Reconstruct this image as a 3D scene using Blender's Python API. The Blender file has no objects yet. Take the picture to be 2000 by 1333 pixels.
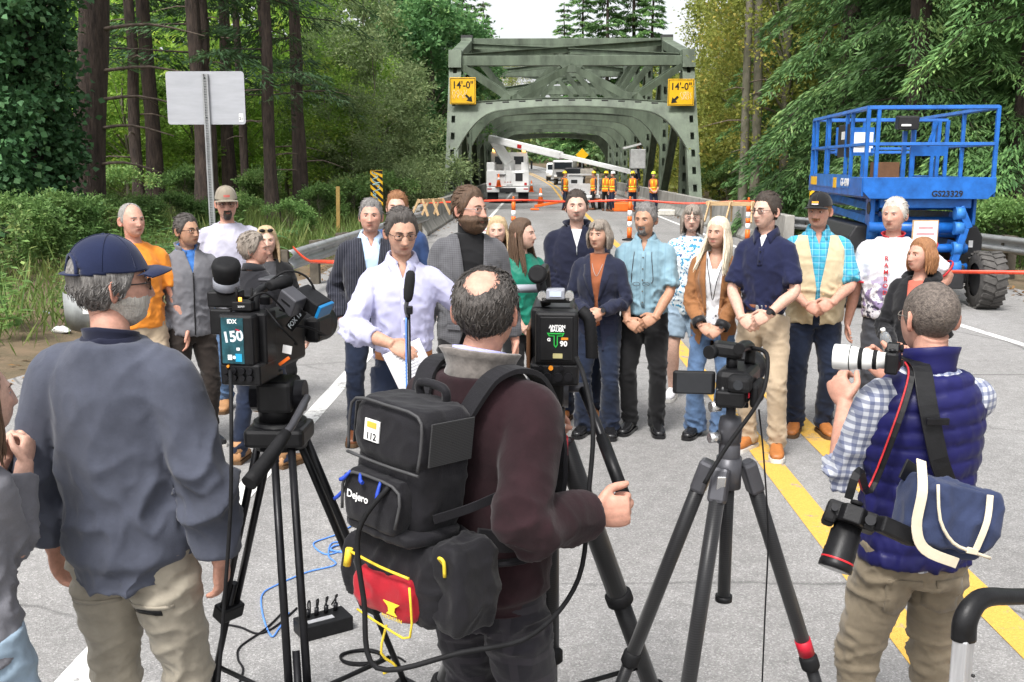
import bpy, bmesh, math, random
import numpy as np
from mathutils import Vector, Matrix, Euler, noise
R = math.radians
PI = math.pi
random.seed(7)
rng = np.random.default_rng(7)
S = bpy.context.scene
C = S.collection

# ------------------------------------------------------------------ camera
CAM_Z, FPX, PITCH, YAW = 2.015, 1944.0, R(9.96), R(1.36)
cd = bpy.data.cameras.new('camera'); cam = bpy.data.objects.new('camera', cd); C.objects.link(cam)
cd.sensor_width = 36.0; cd.lens = 35.0; cd.clip_end = 3000; cd.clip_start = 0.05
cam.location = (0, 0, CAM_Z); cam.rotation_euler = (PI/2 - PITCH, 0, YAW)
S.camera = cam
S.render.resolution_x, S.render.resolution_y = 1024, 682
# ------------------------------------------------------------------ light: bright overcast
SUN_EL, SUN_AZ = R(58), R(205)          # azimuth clockwise from +Y (behind the camera, a little left)
w = bpy.data.worlds.new('World'); S.world = w; w.use_nodes = True
nt = w.node_tree; nt.nodes.clear()
sky = nt.nodes.new('ShaderNodeTexSky'); sky.sky_type = 'NISHITA'; sky.sun_disc = False
sky.sun_elevation = SUN_EL; sky.sun_rotation = SUN_AZ; sky.air_density = 1.0; sky.dust_density = 4.0; sky.ozone_density = 1.0
hs = nt.nodes.new('ShaderNodeHueSaturation'); hs.inputs['Saturation'].default_value = 0.16; hs.inputs['Value'].default_value = 1.0
bg = nt.nodes.new('ShaderNodeBackground'); bg.inputs['Strength'].default_value = 0.12
wo = nt.nodes.new('ShaderNodeOutputWorld')
nt.links.new(sky.outputs[0], hs.inputs['Color']); nt.links.new(hs.outputs[0], bg.inputs['Color']); nt.links.new(bg.outputs[0], wo.inputs[0])
sd = bpy.data.lights.new('sun', 'SUN'); so = bpy.data.objects.new('sun', sd); C.objects.link(so)
sd.energy = 1.5; sd.angle = R(14); sd.color = (1.0, 0.97, 0.93)
dirv = Vector((math.sin(SUN_AZ)*math.cos(SUN_EL), math.cos(SUN_AZ)*math.cos(SUN_EL), math.sin(SUN_EL)))
so.rotation_euler = dirv.to_track_quat('Z', 'Y').to_euler(); so.location = dirv*60
S.view_settings.view_transform = 'Standard'; S.view_settings.look = 'None'
S.view_settings.exposure = 1.27; S.view_settings.gamma = 1.0; S.view_settings.use_curve_mapping = False
S.cycles.max_bounces = 6; S.cycles.diffuse_bounces = 3; S.cycles.glossy_bounces = 3; S.cycles.transmission_bounces = 4
S.cycles.transparent_max_bounces = 6; S.cycles.caustics_reflective = False; S.cycles.caustics_refractive = False

# ------------------------------------------------------------------ helpers
CAMROT = Euler((PI/2 - PITCH, 0, YAW)).to_matrix()
def ray(px, py):
    return CAMROT @ Vector(((px-1000)/FPX, -(py-666.5)/FPX, -1.0))
def gp(px, py, z=0.0):                       # photo pixel -> point on the plane of that height
    d = ray(px, py); t = (z-CAM_Z)/d.z; return Vector((d.x*t, d.y*t, z))
def yp(px, py, Y):                           # photo pixel -> point at that distance along the road
    d = ray(px, py); t = Y/d.y; return Vector((d.x*t, Y, CAM_Z+d.z*t))

MATS = {}
def nn(t, kind, **kw):
    n = t.nodes.new(kind)
    for k, v in kw.items(): setattr(n, k, v)
    return n
def mat(name, col, rough=0.6, metal=0.0, var=0.12, vscale=8.0, bump=0.0, bscale=60.0, spec=0.4, attr=None, stretch=None, coat=0.0, col2=None, sheen=0.0, dist=0.004):
    if name in MATS: return MATS[name]
    m = bpy.data.materials.new(name); m.use_nodes = True; t = m.node_tree
    b = t.nodes['Principled BSDF']
    b.inputs['Roughness'].default_value = rough; b.inputs['Metallic'].default_value = metal
    b.inputs['Specular IOR Level'].default_value = spec
    if coat: b.inputs['Coat Weight'].default_value = coat; b.inputs['Coat Roughness'].default_value = 0.15
    if sheen: b.inputs['Sheen Weight'].default_value = sheen; b.inputs['Sheen Roughness'].default_value = 0.5
    tc = nn(t, 'ShaderNodeTexCoord'); src = tc.outputs['Object']
    if stretch:
        mp = nn(t, 'ShaderNodeMapping'); mp.inputs['Scale'].default_value = stretch; t.links.new(src, mp.inputs[0]); src = mp.outputs[0]
    c = (*col, 1)
    n1 = nn(t, 'ShaderNodeTexNoise'); n1.inputs['Scale'].default_value = vscale; n1.inputs['Detail'].default_value = 5; n1.inputs['Roughness'].default_value = 0.65
    t.links.new(src, n1.inputs['Vector'])
    mr = nn(t, 'ShaderNodeMapRange'); mr.inputs[1].default_value = 0.3; mr.inputs[2].default_value = 0.7
    t.links.new(n1.outputs['Fac'], mr.inputs[0])
    mx = nn(t, 'ShaderNodeMix', data_type='RGBA')
    lo = col2 if col2 else tuple(max(0, v*(1-2*var)) for v in col)
    hi = col if col2 else tuple(min(1, v*(1+var)) for v in col)
    mx.inputs[6].default_value = (*lo, 1); mx.inputs[7].default_value = (*hi, 1)
    t.links.new(mr.outputs[0], mx.inputs[0]); out = mx.outputs[2]
    if attr:
        a = nn(t, 'ShaderNodeAttribute', attribute_name=attr)
        mm = nn(t, 'ShaderNodeMix', data_type='RGBA', blend_type='MULTIPLY'); mm.inputs[0].default_value = 1.0
        t.links.new(out, mm.inputs[6]); t.links.new(a.outputs['Color'], mm.inputs[7]); out = mm.outputs[2]
    t.links.new(out, b.inputs['Base Color'])
    if bump:
        n2 = nn(t, 'ShaderNodeTexNoise'); n2.inputs['Scale'].default_value = bscale; n2.inputs['Detail'].default_value = 4
        t.links.new(src, n2.inputs['Vector'])
        bp = nn(t, 'ShaderNodeBump'); bp.inputs['Strength'].default_value = bump; bp.inputs['Distance'].default_value = dist
        t.links.new(n2.outputs['Fac'], bp.inputs['Height']); t.links.new(bp.outputs[0], b.inputs['Normal'])
    MATS[name] = m
    return m
def foliage_mat(name, c1, c2, c3=None, trans=0.35):
    if name in MATS: return MATS[name]
    m = bpy.data.materials.new(name); m.use_nodes = True; t = m.node_tree; t.nodes.clear()
    g = nn(t, 'ShaderNodeNewGeometry'); o = nn(t, 'ShaderNodeObjectInfo')
    ra = nn(t, 'ShaderNodeValToRGB'); e = ra.color_ramp.elements
    e[0].position = 0.0; e[0].color = (*c1, 1); e[1].position = 0.75 if c3 else 1.0; e[1].color = (*c2, 1)
    if c3: x = e.new(1.0); x.color = (*c3, 1)
    n1 = nn(t, 'ShaderNodeTexNoise'); n1.inputs['Scale'].default_value = 0.55; n1.inputs['Detail'].default_value = 2
    t.links.new(g.outputs['Position'], n1.inputs['Vector'])
    ad = nn(t, 'ShaderNodeMath', operation='MULTIPLY_ADD'); ad.inputs[1].default_value = 0.55
    t.links.new(g.outputs['Random Per Island'], ad.inputs[0])
    ml = nn(t, 'ShaderNodeMath', operation='MULTIPLY_ADD'); ml.inputs[1].default_value = 1.5; ml.inputs[2].default_value = -0.48
    t.links.new(n1.outputs['Fac'], ml.inputs[0]); t.links.new(ml.outputs[0], ad.inputs[2]); t.links.new(ad.outputs[0], ra.inputs[0])
    hv = nn(t, 'ShaderNodeHueSaturation'); vr = nn(t, 'ShaderNodeMapRange'); vr.inputs[3].default_value = 0.75; vr.inputs[4].default_value = 1.25
    t.links.new(o.outputs['Random'], vr.inputs[0]); t.links.new(vr.outputs[0], hv.inputs['Value']); t.links.new(ra.outputs[0], hv.inputs['Color'])
    pb = nn(t, 'ShaderNodeBsdfPrincipled'); pb.inputs['Roughness'].default_value = 0.55; pb.inputs['Specular IOR Level'].default_value = 0.25
    tr = nn(t, 'ShaderNodeBsdfTranslucent'); ms = nn(t, 'ShaderNodeMixShader'); ms.inputs[0].default_value = trans
    t.links.new(hv.outputs[0], pb.inputs['Base Color']); t.links.new(hv.outputs[0], tr.inputs[0])
    t.links.new(pb.outputs[0], ms.inputs[1]); t.links.new(tr.outputs[0], ms.inputs[2])
    ou = nn(t, 'ShaderNodeOutputMaterial'); t.links.new(ms.outputs[0], ou.inputs[0])
    MATS[name] = m
    return m
def emis_mat(name, col, st):
    if name in MATS: return MATS[name]
    m = mat(name, col, 0.4); b = m.node_tree.nodes['Principled BSDF']
    b.inputs['Emission Color'].default_value = (*col, 1); b.inputs['Emission Strength'].default_value = st
    return m

def frame_of(d):
    d = Vector(d).normalized(); a = Vector((0, 0, 1)) if abs(d.z) < 0.9 else Vector((0, 1, 0))
    x = a.cross(d).normalized(); y = d.cross(x); return x, y, d
def smooth_path(pts, k=4):
    P = [Vector(p) for p in pts]
    if len(P) < 3: return P
    out = []
    for i in range(len(P)-1):
        p0, p1, p2, p3 = P[max(i-1, 0)], P[i], P[i+1], P[min(i+2, len(P)-1)]
        for j in range(k):
            t = j/k
            out.append(0.5*((2*p1)+(p2-p0)*t+(2*p0-5*p1+4*p2-p3)*t*t+(3*p1-p0-3*p2+p3)*t**3))
    out.append(P[-1]); return out
def smooth_vals(v, k=4):
    return [p.x for p in smooth_path([Vector((float(x), 0, 0)) for x in v], k)] if len(v) > 2 else list(v)

class MB:
    """collects shapes; build() links them as ONE mesh object"""
    def __init__(s): s.v = []; s.f = []; s.m = []; s.s = []; s.n = 0
    def add(s, v, f, m=0, sm=False):
        o = s.n
        s.v += [tuple(p) for p in v]; s.n += len(v)
        s.f += [tuple(i+o for i in q) for q in f]; s.m += [m]*len(f); s.s += [sm]*len(f)
        return s
    def box(s, c, size, rot=None, m=0):
        sx, sy, sz = (k/2 for k in size); c = Vector(c)
        M = (rot if isinstance(rot, Matrix) else Euler(rot).to_matrix()) if rot is not None else Matrix.Identity(3)
        v = [c + M @ Vector((x*sx, y*sy, z*sz)) for z in (-1, 1) for y in (-1, 1) for x in (-1, 1)]
        return s.add(v, [(0, 2, 3, 1), (4, 5, 7, 6), (0, 1, 5, 4), (2, 6, 7, 3), (0, 4, 6, 2), (1, 3, 7, 5)], m)
    def bar(s, a, b, w, h, up=(0, 0, 1), m=0):
        a = Vector(a); b = Vector(b); d = (b-a); L = d.length; d.normalize(); u = Vector(up)
        x = d.cross(u)
        if x.length < 1e-4: x = d.cross(Vector((0, 1, 0)))
        x.normalize(); z = x.cross(d)
        return s.box((a+b)/2, (w, L, h), Matrix((x, d, z)).transposed(), m)
    def tube(s, pts, r, n=8, m=0, caps=True, k=0, flat=1.0, sm=True, up=None):
        P = smooth_path(pts, k) if k else [Vector(p) for p in pts]
        rr = [r]*len(P) if not hasattr(r, '__len__') else (smooth_vals(r, k) if k else list(r))
        v = []; x = None
        for i, p in enumerate(P):
            d = (P[min(i+1, len(P)-1)] - P[max(i-1, 0)])
            if d.length < 1e-9: d = Vector((0, 0, 1))
            d.normalize()
            if x is None:
                x = Vector(up).cross(d).normalized() if up is not None else frame_of(d)[0]
            else:
                x = (x - d*x.dot(d))
                x = x.normalized() if x.length > 1e-6 else frame_of(d)[0]
            y = d.cross(x)
            for j in range(n):
                a = 2*PI*j/n; v.append(p + (x*math.cos(a) + y*math.sin(a)*flat)*rr[i])
        f = [(i*n+j, i*n+(j+1) % n, (i+1)*n+(j+1) % n, (i+1)*n+j) for i in range(len(P)-1) for j in range(n)]
        s.add(v, f, m, sm)
        if caps:
            o = s.n - len(v); q = [tuple(o+n-1-j for j in range(n)), tuple(o+(len(P)-1)*n+j for j in range(n))]
            s.f += q; s.m += [m]*2; s.s += [False]*2
        return s
    def loft(s, rings, n=20, m=0, ex=2.0, caps=True, sm=True, M=None):
        # rings: (cx, cy, z, rx, ry[, tilt]) horizontal super-ellipses
        v = []
        for g in rings:
            cx, cy, z, rx, ry = g[:5]; tl = g[5] if len(g) > 5 else 0
            for j in range(n):
                a = 2*PI*j/n; ca, sa = math.cos(a), math.sin(a)
                x = math.copysign(abs(ca)**(2/ex), ca)*rx; y = math.copysign(abs(sa)**(2/ex), sa)*ry
                p = Vector((cx+x, cy+y, z+tl*y)); v.append(M @ p if M else p)
        f = [(i*n+j, i*n+(j+1) % n, (i+1)*n+(j+1) % n, (i+1)*n+j) for i in range(len(rings)-1) for j in range(n)]
        s.add(v, f, m, sm)
        if caps:
            o = s.n - len(v); s.f += [tuple(o+n-1-j for j in range(n)), tuple(o+(len(rings)-1)*n+j for j in range(n))]; s.m += [m]*2; s.s += [False]*2
        return s
    def lathe(s, prof, c=(0, 0, 0), axis=(0, 0, 1), n=24, m=0, sm=True, caps=True):
        x, y, d = frame_of(axis); c = Vector(c)
        v = [c + d*h + (x*math.cos(2*PI*j/n)+y*math.sin(2*PI*j/n))*r for r, h in prof for j in range(n)]
        f = [(i*n+j, i*n+(j+1) % n, (i+1)*n+(j+1) % n, (i+1)*n+j) for i in range(len(prof)-1) for j in range(n)]
        s.add(v, f, m, sm)
        if caps:
            o = s.n-len(v); s.f += [tuple(o+n-1-j for j in range(n)), tuple(o+(len(prof)-1)*n+j for j in range(n))]; s.m += [m]*2; s.s += [False]*2
        return s
    def cyl(s, a, b, r, n=16, m=0, r2=None): return s.tube([a, b], [r, r if r2 is None else r2], n, m)
    def sphere(s, c, r, n=14, k=10, m=0, M=None):
        rx, ry, rz = (r, r, r) if not hasattr(r, '__len__') else r; c = Vector(c); v = []; 
        for i in range(1, k):
            t = PI*i/k
            for j in range(n):
                a = 2*PI*j/n; p = Vector((rx*math.sin(t)*math.cos(a), ry*math.sin(t)*math.sin(a), rz*math.cos(t)))
                v.append(c + (M @ p if M else p))
        t_, b_ = Vector((0, 0, rz)), Vector((0, 0, -rz)); v += [c+(M @ t_ if M else t_), c+(M @ b_ if M else b_)]
        f = [(i*n+j, (i+1)*n+j, (i+1)*n+(j+1) % n, i*n+(j+1) % n) for i in range(k-2) for j in range(n)]
        T = (k-1)*n; f += [(T, j, (j+1) % n) for j in range(n)] + [(T+1, (k-2)*n+(j+1) % n, (k-2)*n+j) for j in range(n)]
        return s.add(v, f, m, True)
    def prism(s, poly, a, b, m=0, M=None):
        # poly in local (u,v); extruded from w=a to w=b ; M maps (u,v,w)
        M = M or (lambda u, v_, w_: (u, v_, w_)); n = len(poly)
        v = [M(p[0], p[1], a) for p in poly] + [M(p[0], p[1], b) for p in poly]
        f = [tuple(range(n-1, -1, -1)), tuple(range(n, 2*n))] + [(j, (j+1) % n, n+(j+1) % n, n+j) for j in range(n)]
        return s.add(v, f, m)
    def quad(s, a, b, c, d, m=0): return s.add([a, b, c, d], [(0, 1, 2, 3)], m)
    def mesh(s, name):
        me = bpy.data.meshes.new(name); me.from_pydata([tuple(p) for p in s.v], [], s.f)
        me.polygons.foreach_set('material_index', s.m); me.polygons.foreach_set('use_smooth', s.s); me.update(); return me
    def build(s, name, mats, parent=None, bevel=0, loc=None, rot=None, kind=None):
        me = s.mesh(name)
        for q in (mats if isinstance(mats, (list, tuple)) else [mats]): me.materials.append(q)
        return link(name, me, parent, bevel, loc, rot, kind)
def link(name, me, parent=None, bevel=0, loc=None, rot=None, kind=None):
    o = bpy.data.objects.new(name, me); C.objects.link(o)
    if parent is not None: o.parent = parent
    if loc is not None: o.location = loc
    if rot is not None: o.rotation_euler = rot
    if bevel:
        b = o.modifiers.new('bevel', 'BEVEL'); b.width = bevel; b.segments = 2; b.limit_method = 'ANGLE'; b.angle_limit = R(40); b.harden_normals = False
    if kind: o['kind'] = kind
    return o
def tag(o, label, cat, group=None):
    o['label'] = label; o['category'] = cat
    if group: o['group'] = group
    return o
def thing(name, label, cat, loc=(0, 0, 0), rz=0, group=None, rot=None):
    o = bpy.data.objects.new(name, None); C.objects.link(o); o.location = loc; o.rotation_euler = rot if rot else (0, 0, rz)
    o.empty_display_size = 0.1
    return tag(o, label, cat, group)
def struct(o): o['kind'] = 'structure'; return o
def dup(root, loc, rz=0, label=None, group=None, sc=None, rot=None):
    r = root.copy(); C.objects.link(r); r.location = loc; r.rotation_euler = rot if rot else (0, 0, rz)
    if sc: r.scale = (sc, sc, sc) if not hasattr(sc, '__len__') else sc
    if label: r['label'] = label
    if group: r['group'] = group
    for ch in [c for c in C.objects if c.parent == root] if False else list(root.children):
        c = ch.copy(); C.objects.link(c); c.parent = r
        for g in list(ch.children):
            d = g.copy(); C.objects.link(d); d.parent = c
    return r
def text(name, body, size, m, parent, loc, rot, ext=0.001, align='CENTER', bold=0.0, sx=1.0):
    cu = bpy.data.curves.new(name, 'FONT'); cu.body = body; cu.size = size; cu.extrude = ext; cu.align_x = align; cu.align_y = 'CENTER'
    cu.offset = bold; cu.resolution_u = 3
    o = bpy.data.objects.new(name, cu); C.objects.link(o)
    dg = bpy.context.evaluated_depsgraph_get(); me = bpy.data.meshes.new_from_object(o.evaluated_get(dg))
    bpy.data.objects.remove(o); me.name = name; me.materials.clear(); me.materials.append(m)
    q = bpy.data.objects.new(name, me); C.objects.link(q); q.parent = parent; q.location = loc; q.rotation_euler = rot; q.scale = (sx, 1, 1)
    return q
FRONT = (PI/2, 0, 0)      # text facing -Y
def norm(a): return a/np.maximum(np.linalg.norm(a, axis=1, keepdims=True), 1e-9)
# ================================================================== ground, road, bridge
def asphalt(name, paint=None, dark=1.0):
    m = bpy.data.materials.new(name); m.use_nodes = True; t = m.node_tree; b = t.nodes['Principled BSDF']
    b.inputs['Roughness'].default_value = 0.85; b.inputs['Specular IOR Level'].default_value = 0.3
    g = nn(t, 'ShaderNodeNewGeometry'); P = g.outputs['Position']
    def noi(sc, det=3, rough=0.6, vec=P):
        n = nn(t, 'ShaderNodeTexNoise'); n.inputs['Scale'].default_value = sc; n.inputs['Detail'].default_value = det; n.inputs['Roughness'].default_value = rough
        t.links.new(vec, n.inputs['Vector']); return n.outputs['Fac']
    def ramp(src, stops):
        r = nn(t, 'ShaderNodeValToRGB'); e = r.color_ramp.elements
        e[0].position, e[0].color = stops[0][0], (*stops[0][1], 1); e[1].position, e[1].color = stops[-1][0], (*stops[-1][1], 1)
        for p, c in stops[1:-1]: q = e.new(p); q.color = (*c, 1)
        t.links.new(src, r.inputs[0]); return r.outputs[0]
    def mul(a, c, f=1.0, mode='MULTIPLY'):
        x = nn(t, 'ShaderNodeMix', data_type='RGBA', blend_type=mode); x.inputs[0].default_value = f
        t.links.new(a, x.inputs[6]); t.links.new(c, x.inputs[7]); return x.outputs[2]
    G = lambda v: (v, v*0.995, v*0.99)
    v = nn(t, 'ShaderNodeTexVoronoi'); v.inputs['Scale'].default_value = 150; t.links.new(P, v.inputs['Vector'])
    sp = nn(t, 'ShaderNodeSeparateColor'); t.links.new(v.outputs['Color'], sp.inputs[0])
    chips = ramp(sp.outputs[0], [(0.0, G(0.195)), (0.45, G(0.25)), (0.8, G(0.285)), (1.0, G(0.40))])
    # wheel tracks and patches run along the road
    mp = nn(t, 'ShaderNodeMapping'); mp.inputs['Scale'].default_value = (1.0, 0.06, 1.0); t.links.new(P, mp.inputs[0])
    trk = ramp(noi(0.9, 2, 0.5, mp.outputs[0]), [(0.3, G(0.80)), (0.7, G(1.08))])
    pat = ramp(noi(0.35, 4), [(0.3, G(0.86)), (0.7, G(1.08))])
    mid = ramp(noi(9, 4), [(0.3, G(0.86)), (0.7, G(1.1))])
    col = mul(mul(mul(chips, trk), pat), mid)
    # thin cracks
    vc = nn(t, 'ShaderNodeTexVoronoi', feature='DISTANCE_TO_EDGE'); vc.inputs['Scale'].default_value = 0.42
    ds = nn(t, 'ShaderNodeMix', data_type='RGBA'); ds.inputs[0].default_value = 0.12
    nz = nn(t, 'ShaderNodeTexNoise'); nz.inputs['Scale'].default_value = 3.0; nz.inputs['Detail'].default_value = 5; t.links.new(P, nz.inputs['Vector'])
    t.links.new(P, ds.inputs[6]); t.links.new(nz.outputs['Color'], ds.inputs[7]); t.links.new(ds.outputs[2], vc.inputs['Vector'])
    ck = ramp(vc.outputs['Distance'], [(0.0, G(0.45)), (0.0035, G(0.7)), (0.006, G(1.0))])
    few = ramp(noi(0.25, 2), [(0.46, G(0.0)), (0.54, G(1.0))])
    cm = nn(t, 'ShaderNodeMix', data_type='RGBA'); cm.inputs[6].default_value = (1, 1, 1, 1); t.links.new(few, cm.inputs[0]); t.links.new(ck, cm.inputs[7])
    col = mul(col, cm.outputs[2])
    if paint:
        wear = nn(t, 'ShaderNodeMapRange'); wear.inputs[1].default_value = 0.41; wear.inputs[2].default_value = 0.48
        n1 = noi(14, 6, 0.75); n2 = noi(1.6, 3)
        a = nn(t, 'ShaderNodeMath', operation='MULTIPLY_ADD'); a.inputs[1].default_value = 0.55; t.links.new(n2, a.inputs[0])
        h = nn(t, 'ShaderNodeMath', operation='MULTIPLY'); h.inputs[1].default_value = 0.52; t.links.new(n1, h.inputs[0]); t.links.new(h.outputs[0], a.inputs[2])
        t.links.new(a.outputs[0], wear.inputs[0])
        pc = nn(t, 'ShaderNodeMix', data_type='RGBA', blend_type='MULTIPLY'); pc.inputs[0].default_value = 0.55; pc.inputs[6].default_value = (*paint, 1)
        gr = ramp(sp.outputs[0], [(0, G(0.7)), (1, G(1.1))]); t.links.new(gr, pc.inputs[7])
        x = nn(t, 'ShaderNodeMix', data_type='RGBA'); t.links.new(wear.outputs[0], x.inputs[0]); t.links.new(col, x.inputs[6]); t.links.new(pc.outputs[2], x.inputs[7]); col = x.outputs[2]
    t.links.new(col, b.inputs['Base Color'])
    bp = nn(t, 'ShaderNodeBump'); bp.inputs['Strength'].default_value = 0.6; bp.inputs['Distance'].default_value = 0.004
    t.links.new(v.outputs['Distance'], bp.inputs['Height']); t.links.new(bp.outputs[0], b.inputs['Normal'])
    return m
M_ASPH = asphalt('asphalt'); M_YEL = asphalt('yellow_road_paint', (0.62, 0.37, 0.075)); M_WHT = asphalt('white_road_paint', (0.74, 0.74, 0.72))
M_CONC = mat('weathered_concrete', (0.30, 0.29, 0.265), 0.9, var=0.28, vscale=1.6, bump=0.4, bscale=40, stretch=(1, 1, 0.4))
M_DIRT = mat('forest_soil', (0.17, 0.12, 0.075), 0.95, var=0.3, vscale=2.2, bump=0.8, bscale=24, col2=(0.085, 0.07, 0.04), dist=0.02)
M_STEEL = mat('bridge_green_paint', (0.125, 0.158, 0.112), 0.55, var=0.26, vscale=1.6, bump=0.12, bscale=30, stretch=(1, 1, 0.35))
M_STEELD = mat('bridge_green_paint_inner', (0.10, 0.13, 0.095), 0.6, var=0.16, vscale=1.3)
M_GALV = mat('galvanised_steel', (0.36, 0.37, 0.375), 0.5, metal=0.6, var=0.14, vscale=3, bump=0.05, bscale=40)
M_GALVD = mat('weathered_galvanised', (0.36, 0.37, 0.37), 0.6, metal=0.5, var=0.2, vscale=3)
M_WOOD = mat('raw_lumber', (0.50, 0.34, 0.18), 0.75, var=0.18, vscale=6, stretch=(1, 8, 8), bump=0.15)
M_WOODD = mat('weathered_timber', (0.10, 0.085, 0.065), 0.9, var=0.25, vscale=5, bump=0.3)
M_BLACK = mat('black_plastic', (0.009, 0.009, 0.010), 0.42, var=0.2, vscale=30, bump=0.1, bscale=220, spec=0.25)
M_BLACKM = mat('black_anodised', (0.011, 0.011, 0.013), 0.32, metal=0.2, var=0.2, vscale=20, spec=0.3)
M_RUB = mat('black_rubber', (0.010, 0.010, 0.011), 0.7, spec=0.2, var=0.25, vscale=20, bump=0.1, bscale=120)
M_WHITE = mat('white_paint', (0.78, 0.78, 0.77), 0.4, var=0.05, vscale=3)
M_ORANGE = mat('safety_orange', (0.85, 0.16, 0.02), 0.45, var=0.08, vscale=6)
M_YSIGN = mat('sign_yellow', (0.83, 0.47, 0.015), 0.4, var=0.06, vscale=3)
M_INK = mat('black_print', (0.012, 0.012, 0.012), 0.5, var=0.0)

ROADX0, ROADX1 = -3.45, 7.4
def zr(Y): t = max(0, Y-88); return 0.00035*t*t if t < 50 else 0.875+0.035*(t-50)
def xr(Y): t = max(0, Y-92); return -0.0011*t*t
def terrain_z(x, y):
    z = zr(y); d = max(0, abs(x-xr(y)-1.8)-6.2)
    z += -0.03 + 0.05*noise.noise(Vector((x*0.3, y*0.3, 0)))*min(1, d*0.5)
    if x < -5: z += 0.10*min(4, (-5-x)) * (1 if y > 9 else max(0, (y-5)/4)) + 0.02*max(0, -9-x)
    if x > 9: z += 0.06*(x-9)
    return z
xs = np.unique(np.concatenate([np.linspace(-700, -60, 14), np.linspace(-60, -8, 30), np.linspace(-8, 14, 56), np.linspace(14, 60, 26), np.linspace(60, 700, 14)]))
ys = np.unique(np.concatenate([np.linspace(-60, 0, 8), np.linspace(0, 40, 60), np.linspace(40, 130, 60), np.linspace(130, 400, 30), np.linspace(400, 1400, 10)]))
g = MB(); V = [(x, y, terrain_z(x, y)-0.02) for y in ys for x in xs]; nx = len(xs)
g.add(V, [(j*nx+i, j*nx+i+1, (j+1)*nx+i+1, (j+1)*nx+i) for j in range(len(ys)-1) for i in range(nx-1)], 0, True)
struct(g.build('ground', M_DIRT))
def strip(name, m, edges, dz, kind='structure'):
    # edges(Y) -> x0,x1 ; follows the road's rise and bend
    Ys = [y for y in np.unique(np.concatenate([np.linspace(-12, 44, 57), np.linspace(44, 300, 80)]))]
    q = MB(); v = []
    for y in Ys:
        a, b = edges(y); v += [(a+xr(y), y, zr(y)+dz), (b+xr(y), y, zr(y)+dz)]
    q.add(v, [(2*i, 2*i+1, 2*i+3, 2*i+2) for i in range(len(Ys)-1)], 0, True)
    return struct(q.build(name, m))
def lerp_tab(tab, y):
    return float(np.interp(y, [p[0] for p in tab], [p[1] for p in tab]))
LEFT = [(-12, -5.6), (8, -5.2), (13, -4.6), (22, -3.9), (30, -3.55), (300, -3.4)]
RIGHT = [(-12, 8.2), (12, 8.3), (24, 7.6), (44, 7.2), (300, 6.6)]
strip('road', M_ASPH, lambda y: (lerp_tab(LEFT, y)+0.06*math.sin(y*2.1)+0.04*math.sin(y*5.3), lerp_tab(RIGHT, y)+0.05*math.sin(y*1.7)), 0.0)
RW = [(-12, 5.95), (11, 5.62), (13, 5.44), (21, 5.1), (44, 5.0), (300, 5.0)]
strip('white_edge_line', M_WHT, lambda y: (-1.90, -1.75), 0.004)
strip('white_edge_line', M_WHT, lambda y: (lerp_tab(RW, y)-0.06, lerp_tab(RW, y)+0.06), 0.004)
strip('yellow_centre_line', M_YEL, lambda y: (1.54, 1.71), 0.004)
strip('yellow_centre_line', M_YEL, lambda y: (2.03, 2.20), 0.004)

# ---- concrete bridge parapets
def parapet(x, y0, y1, side, h=0.86):
    q = MB(); prof = [(0, 0), (0.42, 0), (0.42, h), (0.20, h), (0.15, 0.33), (0.0, 0.09)]
    q.add([(x+side*p[0]*1.0, y0, p[1]) for p in prof] + [(x+side*p[0], y1, p[1]) for p in prof],
          [tuple(range(6)), tuple(range(11, 5, -1))] + [(j, 6+j, 6+(j+1) % 6, (j+1) % 6) for j in range(6)])
    return q
for x, side, y0, lab, xw in ((-3.15, -1, 29, 'weathered concrete parapet behind the steel guardrail on the speakers side', 0), (5.75, 1, 24, 'leaf littered concrete parapet running up to the bridge behind the blonde woman', 0)):
    t = thing('concrete_parapet', lab, 'barrier', (0, 0, 0))
    yy = y0; k = 0
    while yy < 100:
        y2 = min(yy+6.0, 100)
        q = parapet(x + (side*0.012*(k % 2)), yy, y2-0.02, side); q.build('barrier_segment', M_CONC, t, bevel=0.02); yy = y2; k += 1

# ---- steel truss bridge
bridge = thing('steel_truss_bridge', 'green painted steel through truss bridge with arched portal across the road', 'bridge', (0, 0, 0))
XL, XR_, XC, HW = -3.74, 6.96, 1.61, 5.35
PTS = [(44.0, 0.2), (47.8, 7.02), (55.6, 8.5), (63.6, 9.3), (71.6, 9.5), (79.6, 9.3), (87.6, 8.5), (95.4, 7.02), (99.2, 0.2)]
def hsec(a, b, w_, h, name, up=(1, 0, 0), m=M_STEEL, t=0.04):
    # an H member: two flanges across 'up', joined by a web
    q = MB(); a = Vector(a); b = Vector(b); d = (b-a).normalized(); u = Vector(up); u = (u-d*u.dot(d)).normalized(); s_ = d.cross(u)
    for k in (-1, 1): q.bar(a+u*k*(w_/2-t/2), b+u*k*(w_/2-t/2), h, t, up=u)
    q.bar(a, b, t, w_-2*t, up=u)
    return q.build(name, m, bridge)
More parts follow.
